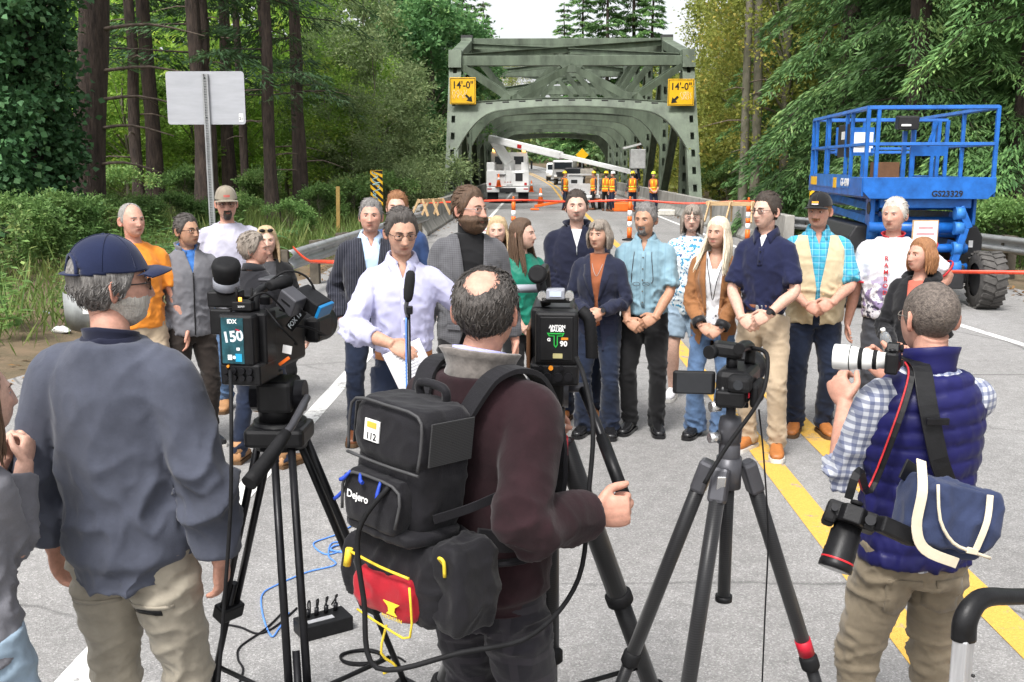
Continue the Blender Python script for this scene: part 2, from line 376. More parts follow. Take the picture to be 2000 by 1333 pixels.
def perforated(a, b, w_, dpt, name, pitch=0.8, hole=0.36, hw=0.17, face=-1):
    # box member whose front cover plate is pierced by a row of openings
    q = MB(); a = Vector(a); b = Vector(b); d = (b-a); L = d.length; d.normalize(); x = Vector((1, 0, 0)); f = x.cross(d).normalized()
    if f.y > 0: f = -f
    f = f*(-face) if face > 0 else f
    t = 0.03
    for k in (-1, 1):
        q.bar(a+x*k*(w_/2-t/2), b+x*k*(w_/2-t/2), t, dpt, up=f)                                   # side webs
        sw = (w_-hw)/2; c = x*k*(hw/2+sw/2-0.001)+f*(dpt/2+t/2); q.bar(a+c, b+c, sw, t, up=f)       # cover plate edges
    n = int(L/pitch); ps = L/n
    for i in range(n):
        s0 = i*ps+hole/2; s1 = (i+1)*ps-hole/2
        c = f*(dpt/2+t/2-0.002); q.bar(a+d*s0+c, a+d*s1+c, hw, t-0.004, up=f)
    c = -f*(dpt/2-t); q.bar(a+c, b+c, w_-2*t-0.004, t, up=f)
    return q.build(name, M_STEEL, bridge)
for X in (XL, XR_):
    perforated((X, *PTS[0]), (X, *PTS[1]), 0.56, 0.42, 'end_post')
    perforated((X, *PTS[8]), (X, *PTS[7]), 0.56, 0.42, 'end_post')
    for i in range(1, 7):
        (y0, z0), (y1, z1) = PTS[i], PTS[i+1]; q = MB()
        q.bar((X, y0-0.02, z0), (X, y1+0.02, z1), 0.56, 0.46, m=0); q.build('top_chord', M_STEEL, bridge, bevel=0.02)
    for i in range(1, 8):
        y0, z0 = PTS[i]; perforated((X, y0, 0.0), (X, y0, z0-0.2), 0.42, 0.36, 'vertical', pitch=0.75, hole=0.4)
    for i in range(1, 7):
        a, b = (i, i+1) if i < 4 else (i+1, i)
        hsec((X, PTS[a][0], PTS[a][1]-0.3), (X, PTS[b][0], 0.3), 0.40, 0.34, 'diagonal')
    q = MB(); q.bar((X, 44, -0.1), (X, 99.2, -0.1), 0.5, 0.5); q.build('bottom_chord', M_STEEL, bridge)
    for i in range(1, 8):
        q = MB(); y0, z0 = PTS[i]; s_ = 1 if X < 0 else -1
        q.prism([(-0.8, -0.55), (0.8, -0.55), (0.6, 0.26), (-0.6, 0.26)], -0.292, 0.292, M=lambda u, v_, w_, y0=y0, z0=z0: (X+w_, y0+u, z0+v_)); q.build('gusset_plate', M_STEEL, bridge)
def arch_low(u, c, drop):
    a = abs(u); return c - drop*0.30*a*a - (drop*0.92*max(0, (a-0.60)/0.37)**2.4)
def arch_frame(plane, zc, ztop, zend, name, depth=0.34, thick=0.30, drop=1.7, slots=False):
    # curved lower girder; plane(z) -> Y
    n = 40; q = MB(); us = np.linspace(-0.965, 0.965, n)
    lo = [arch_low(u, zc, drop) for u in us]; hi = [zc+depth-0.28*u*u for u in us]
    for k, yo in enumerate((-thick/2, thick/2)):
        v = [(XC+u*HW, plane(z)+yo, z) for u, z in zip(us, lo)] + [(XC+u*HW, plane(z)+yo, z) for u, z in zip(us, hi)]
        f = [(i, i+1, n+i+1, n+i) for i in range(n-1)]; q.add(v, f if k == 0 else [t[::-1] for t in f])
    for zz, wv, s_ in ((lo, 0.02, -1), (hi, 0.02, 1)):     # flanges, proud of the web
        v = []
        for u, z in zip(us, zz): v += [(XC+u*HW, plane(z)-thick/2-0.05, z+s_*0.0), (XC+u*HW, plane(z)+thick/2+0.05, z), (XC+u*HW, plane(z)+thick/2+0.05, z+s_*0.04), (XC+u*HW, plane(z)-thick/2-0.05, z+s_*0.04)]
        f = [(4*i+a, 4*i+(a+1) % 4, 4*i+4+(a+1) % 4, 4*i+4+a) for i in range(n-1) for a in range(4)]; q.add(v, f, 0, False)
    return q.build(name, M_STEEL, bridge)
def portal_plane(z): return 44.0 + 3.8*(z-0.2)/6.82 - 0.12
def portal(plane, zt, zc, drop, name):
    arch_frame(plane, zc, zt, 0, name+'_arch', drop=drop)
    q = MB(); q.bar((XL+0.285, plane(zt-0.2), zt-0.2), (XR_-0.285, plane(zt-0.2), zt-0.2), 0.42, 0.44); q.build(name+'_strut', M_STEEL, bridge, bevel=0.015)
    tops = [XL+0.35, XC, XR_-0.35]; bots = [XC-2.75, XC+2.75]; zb = zc+0.32; z2 = zt-0.45
    for a, b in ((tops[0], bots[0]), (tops[1], bots[0]), (tops[1], bots[1]), (tops[2], bots[1])):
        p, r = Vector((a, plane(z2), z2)), Vector((b, plane(zb), zb))
        hsec(p, r, 0.34, 0.30, name+'_brace', up=(0, 1, 0.3), t=0.035)
    for a in bots + [XC]:
        q = MB(); zz = zb+0.12 if a != XC else z2-0.12
        q.prism([(-0.55, -0.17), (0.55, -0.17), (0.25, 0.17), (-0.25, 0.17)] if a != XC else [(-0.25, -0.17), (0.25, -0.17), (0.55, 0.17), (-0.55, 0.17)], -0.17, 0.17, M=lambda u, v_, w_: (a+u, plane(zz)+w_, zz+v_)); q.build('gusset_plate', M_STEEL, bridge)
portal(portal_plane, 7.0, 4.72, 1.75, 'portal')
for k in range(13):
    u = -0.84+0.14*k; z = 4.96-0.29*u*u; MB().box((XC+u*HW, portal_plane(z)-0.155, z), (0.30, 0.02, 0.075), (0, 0.10*u, 0)).build('slot_shade_plate', M_INK, bridge, bevel=0.03)  # solid dark plates on the arch, coloured as the shade inside its slots
for i in range(2, 7):
    y0, z0 = PTS[i]; portal(lambda z, y0=y0: y0, z0-0.05, 4.95, 1.6, 'sway_frame')
portal(lambda z: 99.2-3.8*(z-0.2)/6.82, 7.0, 4.72, 1.75, 'portal')
for i in range(1, 7):
    (y0, z0), (y1, z1) = PTS[i], PTS[i+1]
    for a, b in ((XL+0.3, XR_-0.3), (XR_-0.3, XL+0.3)):
        hsec((a, y0+0.3, z0+0.02), (b, y1-0.3, z1+0.02 - (0.0 if a < 0 else 0.16)), 0.3, 0.22, 'lateral_brace', up=(0, 0, 1), t=0.03)
for i in range(2, 7):
    y0, z0 = PTS[i]; q = MB(); q.bar((XL+0.285, y0, z0+0.1), (XR_-0.285, y0, z0+0.1), 0.42, 0.34); q.build('top_strut', M_STEEL, bridge, bevel=0.015)
for X in (XL, XR_):
    q = MB(); q.box((X, 55.4, 8.82), (0.62, 0.5, 0.2)); q.build('inspection_box', mat('dark_steel', (0.05, 0.05, 0.05), 0.6), bridge)
# clearance signs
def clearance(px, py, mirror, lab):
    p = yp(px, py, 45.9); t = thing('clearance_sign', lab, 'sign', p, 0, 'clearance signs on the bridge portal'); h = 0.585
    q = MB(); q.box((0, 0, 0), (2*h, 0.03, 2*h)); q.build('sign_panel', M_YSIGN, t, bevel=0.012)
    q = MB()
    for a, b, c, d in ((0, h-0.045, 2*h-0.06, 0.022), (0, -h+0.045, 2*h-0.06, 0.022), (-h+0.045, 0, 0.022, 2*h-0.09), (h-0.045, 0, 0.022, 2*h-0.09)): q.box((a, -0.018, b), (c, 0.006, d))
    q.build('border', M_INK, t)
    text('lettering', "14'-0\"", 0.44, M_INK, t, (0, -0.018, 0.24), FRONT, bold=0.008, sx=0.92)
    q = MB(); s_ = -1 if mirror else 1
    Mx = lambda u, v_, w_: (s_*(0.27+(u*0.7071+v_*0.7071)), w_, -0.32+(u*-0.7071+v_*0.7071))
    q.prism([(-0.2, -0.05), (0.0, -0.05), (0.0, -0.16), (0.22, 0), (0.0, 0.16), (0.0, 0.05), (-0.2, 0.05)], -0.026, -0.017, M=Mx); q.build('arrow', M_INK, t)
    mg = mat('faded_spray_paint', (0.88, 0.70, 0.42), 0.6)
    for k in range(7):
        q = MB(); x0 = (-0.46+0.1*k) if not mirror else (0.02+0.062*k); rr = random.Random(k+mirror*9)
        q.tube([(x0+rr.uniform(-.03, .05), -0.019, -0.12+rr.uniform(-.05, .07)+j*0) if False else (x0+rr.uniform(-.05, .06), -0.019, 0.02-0.085*j+rr.uniform(-.03, .03)) for j in range(5)], 0.012, 5, k=3, flat=0.25, up=(0, 1, 0)); q.build('spray_stroke', mg, t)
    for z in (-0.3, 0.3): MB().box((0, 0.16, z), (0.5, 0.3, 0.06)).build('bracket', M_STEELD, t)
clearance(904, 178, False, 'yellow height sign with arrow pointing down right on the bridge portal')
clearance(1330, 181, True, 'yellow height sign with arrow pointing down left on the bridge portal')

# ---- guardrails
def wbeam_profile(): return [(0, -0.155), (0.035, -0.135), (0.08, -0.09), (0.035, -0.045), (0.0, -0.02), (0.0, 0.02), (0.035, 0.045), (0.08, 0.09), (0.035, 0.135), (0.0, 0.155)]
def guardrail(pts, side, lab, post_every=1.9, posts=True, zc=0.6, timber=False):
    P = [Vector((x, y, zc)) for x, y in pts]; t = thing('guardrail', lab, 'guardrail', (pts[0][0], pts[0][1], 0))
    o0 = Vector((pts[0][0], pts[0][1], 0)); q = MB(); pr_ = wbeam_profile(); v = []
    S_ = smooth_path(P, 6)
    for i, p in enumerate(S_):
        d = (S_[min(i+1, len(S_)-1)]-S_[max(i-1, 0)]).normalized(); s_ = Vector((d.y, -d.x, 0))*side
        v += [p-o0+s_*a+Vector((0, 0, b)) for a, b in pr_]
    n = len(pr_); q.add(v, [(i*n+j, i*n+j+1, (i+1)*n+j+1, (i+1)*n+j) for i in range(len(S_)-1) for j in range(n-1)], 0, True)
    o = q.build('rail', M_GALV, t); sm = o.modifiers.new('s', 'SOLIDIFY'); sm.thickness = 0.006
    if posts:
        L = 0; last = S_[0]
        for i, p in enumerate(S_):
            L += (p-last).length; last = p
            if L >= post_every or i == 0:
                L = 0; q = MB(); d = (S_[min(i+1, len(S_)-1)]-S_[max(i-1, 0)]).normalized(); s_ = Vector((d.y, -d.x, 0))*side
                c = p-o0-s_*0.17; q.box((c.x, c.y, 0.3), (0.15, 0.18, 0.9)); c2 = p-o0-s_*0.06; q.box((c2.x, c2.y, 0.6), (0.13, 0.14, 0.33)); q.build('post', M_WOODD, t)
guardrail([(-3.75, 15.0), (-3.55, 20), (-3.35, 25), (-3.2, 29.5)], 1, 'galvanised guardrail leading to the parapet behind the pinstripe blazer man')
guardrail([(9.1, 11.5), (8.9, 16), (8.2, 21), (7.2, 24), (6.4, 26)], -1, 'galvanised guardrail behind the blue scissor lift')
# buried-end terminal: broad curved galvanised plate
p0 = gp(150, 652); q = MB(); ar = [(0.62*math.cos(a), 0.62*math.sin(a)) for a in np.linspace(R(200), R(355), 18)]
v = [(x, y, z) for z in (0.02, 0.46) for x, y in ar]; q.add(v, [(i, i+1, 18+i+1, 18+i) for i in range(17)], 0, True)
t = thing('guardrail_terminal', 'curved galvanised guardrail end plate with white patch in the weeds', 'guardrail', (p0.x+0.25, p0.y+0.62, 0))
o = q.build('plate', M_GALVD, t); o.modifiers.new('s', 'SOLIDIFY').thickness = 0.012
q = MB(); v = [(x*1.012, y*1.012, z) for z in (0.24, 0.31) for x, y in [(0.62*math.cos(a), 0.62*math.sin(a)) for a in np.linspace(R(255), R(280), 8)]]
q.add(v, [(i, i+1, 8+i+1, 8+i) for i in range(7)]); q.build('white_patch', M_WHITE, t)
q = MB(); q.box((0.3, 0.2, 0.2), (0.16, 0.16, 0.5)); q.build('post', M_WOODD, t)
# ================================================================== vegetation
def np_mesh(name, V, F4, mats, smooth=False):
    me = bpy.data.meshes.new(name); V = np.asarray(V, np.float32); F4 = np.asarray(F4, np.int32)
    me.vertices.add(len(V)); me.vertices.foreach_set('co', V.ravel()); k = F4.shape[1]
    me.loops.add(F4.size); me.loops.foreach_set('vertex_index', F4.ravel())
    me.polygons.add(len(F4)); me.polygons.foreach_set('loop_start', np.arange(0, F4.size, k, dtype=np.int32))
    try: me.polygons.foreach_set('loop_total', np.full(len(F4), k, np.int32))
    except Exception: pass
    me.update(calc_edges=True)
    for m in (mats if isinstance(mats, list) else [mats]): me.materials.append(m)
    return me
def leaf_quads(cen, d, nrm, L, W, fold=0.25):
    # diamond leaf: base, right, tip, left ; d along the leaf
    d = norm(d); s = norm(np.cross(d, nrm)); u = np.cross(s, d); L = np.broadcast_to(np.asarray(L, float), (len(cen),))[:, None]; W = np.broadcast_to(np.asarray(W, float), (len(cen),))[:, None]
    a = cen; c = cen + d*L; m = cen + d*L*0.42; b = m + s*W*0.5 + u*W*fold; e = m - s*W*0.5 + u*W*fold
    V = np.stack([a, b, c, e], 1).reshape(-1, 3); F = np.arange(len(V)).reshape(-1, 4); return V, F
def rnd_dirs(n, rg, up=0.0):
    v = rg.normal(size=(n, 3)); v[:, 2] += up; return norm(v)
def clump_leaves(centers, per, rad, L, asp, rg, up=0.5, droop=0.0):
    n = len(centers)*per; c = np.repeat(centers, per, 0); rr = np.repeat(np.broadcast_to(np.asarray(rad, float), (len(centers),)), per)[:, None]
    off = rg.normal(size=(n, 3))*rr*0.55; off[:, 2] *= 0.7
    d = norm(off + rg.normal(size=(n, 3))*rr*0.5); d[:, 2] -= droop
    nr = rnd_dirs(n, rg, up*2); Ls = L*rg.uniform(0.6, 1.25, n)
    return leaf_quads(c+off, d, nr, Ls, Ls*asp)
def join(parts):
    V, F, o = [], [], 0
    for v, f in parts: V.append(v); F.append(f+o); o += len(v)
    return np.concatenate(V), np.concatenate(F)
M_BARK = mat('fir_bark', (0.085, 0.062, 0.050), 0.95, var=0.35, vscale=5, bump=1.0, bscale=9, stretch=(2.2, 2.2, 0.5), dist=0.05, col2=(0.022, 0.017, 0.015))
M_BARKG = mat('alder_bark', (0.17, 0.15, 0.12), 0.9, var=0.35, vscale=3, bump=0.6, bscale=10, stretch=(1.5, 1.5, 0.7), dist=0.03, col2=(0.07, 0.075, 0.04))
M_DEAD = mat('dead_branch', (0.16, 0.125, 0.10), 0.95, var=0.3)
LF = dict(
 fir=foliage_mat('fir_needles', (0.022, 0.054, 0.025), (0.073, 0.148, 0.059), (0.126, 0.210, 0.073), 0.2),
 cedar=foliage_mat('cedar_fronds', (0.045, 0.113, 0.041), (0.153, 0.287, 0.093), (0.287, 0.431, 0.144), 0.25),
 ivy=foliage_mat('ivy_leaves', (0.027, 0.075, 0.033), (0.075, 0.173, 0.068), (0.150, 0.255, 0.112), 0.2),
 maple=foliage_mat('maple_leaves', (0.053, 0.131, 0.053), (0.131, 0.263, 0.096), (0.280, 0.385, 0.140), 0.4),
 lime=foliage_mat('bright_understory_leaves', (0.108, 0.216, 0.038), (0.288, 0.468, 0.080), (0.540, 0.648, 0.127), 0.5),
 alder=foliage_mat('yellowing_alder_leaves', (0.143, 0.187, 0.039), (0.330, 0.363, 0.077), (0.528, 0.418, 0.099), 0.5),
 willow=foliage_mat('grey_green_leaves', (0.138, 0.206, 0.083), (0.261, 0.344, 0.151), (0.413, 0.468, 0.220), 0.4),
 shrub=foliage_mat('shrub_leaves', (0.070, 0.150, 0.044), (0.189, 0.315, 0.095), (0.377, 0.472, 0.157), 0.4),
 grass=foliage_mat('verge_grass', (0.07, 0.125, 0.03), (0.16, 0.225, 0.06), (0.26, 0.27, 0.10), 0.35),
 far=foliage_mat('far_wood_leaves', (0.069, 0.137, 0.058), (0.176, 0.273, 0.108), (0.370, 0.410, 0.137), 0.3))
def tree_mesh_broad(seed, H, rad, z0, ncl, per, L, asp, up=0.4, squash=1.0, lean=0):
    """leaf clumps at the ends of limbs: uneven outline, gaps between the clumps"""
    rg = np.random.default_rng(seed); cl = []
    while len(cl) < ncl:
        p = rg.uniform(-1, 1, 3); r = np.linalg.norm(p)
        if r > 1 or r < 0.25: continue
        q = np.array([p[0]*rad, p[1]*rad, z0+(H-z0)*(p[2]*0.5+0.5)])
        if noise.noise(Vector(q*0.55)+Vector((seed, 0, 0))) < -0.12: continue
        cl.append(q)
    cl = np.array(cl); return cl, clump_leaves(cl, per, rg.uniform(0.45, 1.0, ncl)*rad*0.24, L, asp, rg, up)
def fir_mesh(seed, H, z0, rmax, step, L=0.30, W=0.055, droop=0.5, side=16, prune=0.0):
    rg = np.random.default_rng(seed); parts = []; limbs = []
    z = z0
    while z < H:
        k = rg.integers(3, 6); f = 1-(z-z0)/(H-z0); R0 = rmax*(0.25+0.75*f)
        for _ in range(k):
            a = rg.uniform(0, 2*PI); ln = R0*rg.uniform(0.65, 1.1); n = max(5, int(ln/0.13)); t = np.linspace(0.12, 1, n)
            dx, dy = math.cos(a), math.sin(a); sag = droop*rg.uniform(0.6, 1.3)
            pts = np.stack([dx*ln*t, dy*ln*t, z + 0.18*ln*t - sag*ln*0.55*t*t], 1)
            limbs.append(([0, 0, z], pts[n//2].tolist(), pts[-1].tolist()))
            m = n*side; b = np.repeat(pts, side, 0); s = rg.uniform(-1, 1, m); tt = np.repeat(t, side)
            sd = np.array([-dy, dx, 0.0]); wid = 0.42*ln*(1.05-tt)*0.9+0.10
            c = b + sd[None]*(s*wid)[:, None] + np.stack([rg.normal(0, .04, m)+dx*0.15*np.abs(s)*wid, rg.normal(0, .04, m)+dy*0.15*np.abs(s)*wid, -np.abs(s)*wid*0.45*droop + rg.normal(0, .05, m)], 1)
            d = np.stack([dx*0.8+sd[0]*s*0.9, dy*0.8+sd[1]*s*0.9, -0.35*np.ones(m)*droop-0.15], 1) + rg.normal(0, 0.22, (m, 3))
            keep = rg.uniform(0, 1, m) > prune
            Ls = L*rg.uniform(0.6, 1.2, m); parts.append(leaf_quads(c[keep], d[keep], rnd_dirs(m, rg, 1.5)[keep], Ls[keep], W*rg.uniform(0.7, 1.3, m)[keep]))
        z += step*rg.uniform(0.7, 1.3)
    return limbs, join(parts)
def trunk_mb(H, r0, r1, lean=(0, 0), wob=0.08, seed=0, n=12, limbs=(), lr=0.05):
    rg = random.Random(seed); q = MB(); k = 9
    pts = [(lean[0]*i/k+rg.uniform(-wob, wob)*(i > 0), lean[1]*i/k+rg.uniform(-wob, wob)*(i > 0), -0.3+(H+0.3)*i/k) for i in range(k+1)]
    rs = [r0*1.35]+[r0+(r1-r0)*i/k for i in range(1, k+1)]
    q.tube(pts, rs, n, k=3)
    for L in limbs: q.tube([L[0], L[1], L[2]], [lr, lr*0.6, lr*0.15], 5, caps=False)
    return q
# --- prototypes: crown meshes shared by the copies of a kind
PROTO = {}
def proto_broad(key, leafm, bark, seed, H, rad, z0, ncl, per, L, asp, r0=0.16, up=0.4):
    cl, (V, F) = tree_mesh_broad(seed, H, rad, z0, ncl, per, L, asp, up)
    rg = random.Random(seed); lim = []
    for c in cl[::max(1, ncl//22)]:
        zz = max(z0*0.6, c[2]*0.62); lim.append(((0, 0, zz), (c[0]*0.5, c[1]*0.5, zz+(c[2]-zz)*0.6), tuple(c)))
    PROTO[key] = (np_mesh(key+'_crown', V, F, LF[leafm]), trunk_mb(H*0.92, r0, r0*0.25, seed=seed, limbs=lim, lr=r0*0.28).mesh(key+'_trunk'), bark)
def proto_fir(key, leafm, bark, seed, H, z0, rmax, step, r0, **kw):
    lim, (V, F) = fir_mesh(seed, H, z0, rmax, step, **kw)
    PROTO[key] = (np_mesh(key+'_crown', V, F, LF[leafm]), trunk_mb(H, r0, r0*0.2, seed=seed, limbs=lim[::2], lr=0.03).mesh(key+'_trunk'), bark)
proto_broad('maple', 'maple', M_BARKG, 3, 13, 3.6, 1.2, 130, 110, 0.30, 0.75, 0.2, 0.8)
proto_broad('lime', 'lime', M_BARKG, 4, 9, 2.9, 0.6, 120, 90, 0.20, 0.6, 0.10)
proto_broad('willow', 'willow', M_BARKG, 5, 9, 2.6, 0.4, 130, 100, 0.21, 0.38, 0.08)
proto_broad('alder', 'alder', M_BARKG, 6, 17, 3.8, 1.8, 190, 95, 0.17, 0.65, 0.22)
proto_broad('shrub', 'shrub', M_BARKG, 8, 2.0, 1.35, 0.05, 70, 75, 0.13, 0.55, 0.03, 0.6)
proto_broad('wshrub', 'willow', M_BARKG, 9, 2.4, 1.5, 0.05, 70, 75, 0.15, 0.42, 0.03, 0.6)
proto_fir('fir', 'fir', M_BARK, 11, 22, 4.6, 3.8, 0.85, 0.25, L=0.30, W=0.045, droop=0.75, side=9, prune=0.25)
proto_fir('cedar', 'cedar', M_BARK, 12, 20, 0.5, 4.0, 0.50, 0.36, L=0.25, W=0.05, droop=1.2, side=17)
proto_fir('spruce', 'cedar', M_BARK, 13, 24, 2.0, 3.6, 0.62, 0.3, L=0.55, W=0.13, droop=0.7, side=8)
LM = [(-999, 'by the ivy clad trees'), (110, 'near the leaning trunk'), (260, 'beside the blank sign'), (370, 'behind the blank sign post'), (500, 'between blank sign and stake'), (610, 'behind the wooden stake'), (710, 'behind the graffiti striped marker'), (790, 'beside the parapet sawhorse'), (840, 'against the portal sign'), (900, 'above the bucket truck'), (1000, 'above the bridge strut'), (1150, 'above the compressor trailer'), (1220, 'above the raised bucket'), (1350, 'against the right portal sign'), (1420, 'by the mossy alder trunks'), (1500, 'behind the polo man'), (1580, 'behind the half hidden marker'), (1660, 'behind the lift document panel'), (1760, 'behind the lift control box'), (1860, 'behind the lift gate'), (1950, 'beyond the right guardrail')]
def lmk(px, Y, deep=38): return [b for a, b in LM if px >= a][-1]+(', far back' if Y > 60 else ', deep in the wood' if Y > 47 else ', third row' if Y > deep else ', second row' if Y > 28.5 else '')
def tree(key, px, Y, rz, sc, name, lab, cat='tree', group=None, tilt=(0, 0), z=None, squash=1.0):
    p = yp(px, 330, Y); x = p.x; zz = terrain_z(x, Y)-0.05 if z is None else z
    lab = lab+' '+lmk(px, Y)
    t = thing(name, lab, cat, (x, Y, zz), group=group, rot=(tilt[0], tilt[1], rz)); t.scale = (sc, sc, sc*squash)
    cr, tr, bark = PROTO[key]
    if not tr.materials: tr.materials.append(bark)
    link('crown' if cat == 'tree' else 'foliage', cr, t); link('trunk' if cat == 'tree' else 'stem', tr, t)
    return t
# left: dark firs in front of a bright understory
G = 'dark firs of the left hand wood'
for px, Y, rz, sc in ((395, 31, 0.3, 1.1), (585, 36, 2.0, 1.0), (450, 42, 4.0, 1.15), (300, 36, 1.1, 1.2), (120, 33, 5.2, 1.1), (530, 31, 2.6, 0.85), (650, 62, 1.7, 1.2)):
    tree('fir', px, Y, rz, sc, 'fir_tree', 'dark drooping fir', group=G)
G = 'bright leafy understory trees of the left hand wood'
for px, Y, rz, sc, sq in ((250, 40, 0, 0.9, 0.8), (480, 46, 1, 1.0, 0.8), (380, 43, 5, 0.8, 0.8), (640, 41, 2, 0.75, 0.9), (690, 47, 3, 0.85, 1.0), (560, 50, 4.4, 1.0, 1.0), (120, 42, 2.2, 1.0, 0.9), (20, 40, 2.2, 1.0, 0.9)):
    tree('lime', px, Y, rz, sc, 'understory_tree', 'bright yellow green tree among firs', group=G, squash=sq)
for px, Y, rz, sc in ((845, 58, 0.4, 0.95), (800, 66, 2.4, 1.05), (880, 74, 4.1, 1.0)):
    tree('maple', px, Y, rz, sc, 'maple_tree', 'deep green broadleaf tree', group='broadleaf trees left of the bridge')
for px, Y, rz, sc, sq in ((735, 45, 0.4, 0.85, 1.0), (785, 50, 2.0, 0.85, 0.9), (690, 40, 3.4, 0.6, 0.9), (660, 46, 1.2, 0.9, 1.0), (715, 54, 4.2, 1.1, 1.1)):
    tree('willow', px, Y, rz, sc, 'sapling', 'pale grey green sapling', group='pale saplings by the bridge', squash=sq)
for px, Y, sc in ((850, 92, 1.0), (905, 104, 1.0), (945, 120, 0.85), (800, 84, 0.95)):
    tree('spruce', px, Y, px, sc, 'conifer_tree', 'tall conifer behind the left truss', group='conifers behind the left truss')
for px, Y, sc in ((1135, 150, 1.2), (1182, 146, 1.4), (1232, 150, 1.5), (1268, 142, 1.25), (1100, 165, 1.08)):
    tree('spruce', px, Y, px, sc, 'conifer_tree', 'tall far conifer', group='conifers beyond the bridge')
for px, Y, rz, sc in ((1000, 150, 1, 1.0), (965, 140, 2, 1.0)):
    tree('alder', px, Y, rz, sc, 'roadside_tree', 'leafy tree at the far road bend', group='leafy trees beyond the bridge', z=1.0)
# right: yellowing alders, then a wall of cedars
G = 'yellowing alders right of the bridge'
for px, Y, rz, sc in ((1500, 44, 0.2, 0.85), (1530, 38, 1.4, 0.9), (1480, 55, 2.8, 1.0), (1425, 72, 4.0, 1.0), (1600, 47, 5.0, 1.0)):
    tree('alder', px, Y, rz, sc, 'alder_tree', 'yellowing alder', group=G)
G = 'cedars behind the lift'
for px, Y, rz, sc in ((1650, 30, 0.1, 0.95), (1780, 26, 1.5, 0.95), (1890, 29, 2.6, 1.1), (2000, 24, 3.9, 1.0), (1720, 37, 4.6, 1.2), (1600, 40, 5.3, 1.1), (1840, 38, 0.9, 1.2), (1960, 36, 2.2, 1.2), (2090, 30, 1.2, 1.1)):
    tree('cedar', px, Y, rz, sc, 'cedar_tree', 'drooping green cedar', group=G)
G = 'shrubs along the right verge'
for px, Y, rz, sc in ((1420, 48, 0, 1.0), (1490, 38, 1, 0.8), (1545, 33, 2, 0.8), (1610, 29, 3, 0.8), (1690, 27, 4, 0.9), (1405, 60, 1, 1.1), (1930, 21.5, 0.5, 0.7), (1985, 20.5, 2.2, 0.7), (1850, 24, 4, 0.8), (1780, 25, 5.1, 0.9), (2060, 19.5, 1, 0.7), (1585, 40, 2.5, 1.3), (1505, 50, 2.5, 1.4), (1740, 29, 2, 1.0)):
    tree('shrub', px, Y, rz, sc, 'shrub', 'low leafy shrub', 'shrub', G)
G = 'shrubs along the left verge'
for px, Y, rz, sc in ((560, 27, 0, 0.5), (620, 32, 1, 0.65), (690, 34, 2, 0.8), (750, 36, 3, 0.9), (470, 28, 4, 0.5), (270, 24, 5, 0.5), (330, 26, 0.6, 0.5), (410, 26, 1.7, 0.45), (20, 17, 0, 0.6), (90, 19, 1.1, 0.6), (160, 20, 2.2, 0.55), (-60, 15, 3, 0.6), (210, 22, 4, 0.5), (520, 35, 2, 0.8), (360, 33, 1.2, 0.8), (240, 30, 2.9, 0.8)):
    tree('shrub', px, Y, rz, sc, 'shrub', 'leafy green shrub under firs', 'shrub', G)
for px, Y, rz, sc in ((810, 41, 0, 1.0), (835, 44, 1.9, 1.2), (780, 39, 3.3, 0.9), (860, 52, 2.7, 1.3), (735, 41, 5, 1.0)):
    tree('wshrub', px, Y, rz, sc, 'bramble', 'pale bramble mound', 'shrub', 'brambles beside the left parapet')
# leaning fir trunk and the ivy-clad tree
p = gp(178, 482); t = thing('fir_tree', 'leaning reddish brown fir trunk with stub branches left of the blank sign', 'tree', (p.x, p.y, terrain_z(p.x, p.y)-0.1))
q = MB(); q.tube([(0, 0, -0.4), (0.05, 0, 1.2), (0.22, 0, 3.0), (0.42, 0.1, 5.0), (0.62, 0.1, 8.0), (0.8, 0.2, 13)], [0.50, 0.41, 0.38, 0.36, 0.32, 0.24], 16, k=5); q.build('trunk', M_BARK, t)
for a, z, L in ((PI, 4.4, 1.5), (0.15, 4.0, 3.0), (0.1, 2.6, 2.2), (-0.3, 3.3, 2.6), (0.2, 1.7, 2.0), (PI, 5.6, 1.2), (-0.2, 5.0, 2.8)):
    q = MB(); x0 = 0.14*z-0.15; q.tube([(x0, 0, z), (x0+math.cos(a)*L*0.5, -0.2, z+0.10), (x0+math.cos(a)*L, -0.3, z-0.05-0.05*L)], [0.05, 0.035, 0.012], 6, k=3); q.build('branch', M_DEAD, t)
cr = link('crown', PROTO['fir'][0], t, loc=(0.7, 0, 3.0))
def ivy_tree(px, Y, Hh, rad, n, lab):
    rg = np.random.default_rng(px+500); x = yp(px, 330, Y).x; t = thing('ivy_clad_tree', lab, 'tree', (x, Y, terrain_z(x, Y)), group='ivy clad trees')
    trunk_mb(Hh, 0.32, 0.2, seed=px).build('trunk', M_BARK, t)
    cl = []
    while len(cl) < n:
        z = rg.uniform(0.2, Hh); a = rg.uniform(0, 2*PI); r = rad*(0.75+0.35*noise.noise(Vector((math.cos(a)*1.5, math.sin(a)*1.5, z*0.7+px))))*rg.uniform(0.7, 1.05)
        cl.append((math.cos(a)*r, math.sin(a)*r, z))
    V, F = clump_leaves(np.array(cl), 34, 0.34, 0.145, 0.85, rg, 0.2, droop=0.35)
    me = np_mesh('ivy', V, F, LF['ivy']); link('crown', me, t)
ivy_tree(60, 22, 9.5, 1.15, 700, 'tall ivy wrapped tree next to the leaning fir trunk')
ivy_tree(-40, 20, 9.0, 1.2, 450, 'ivy wrapped tree standing before the taller ivy tree')
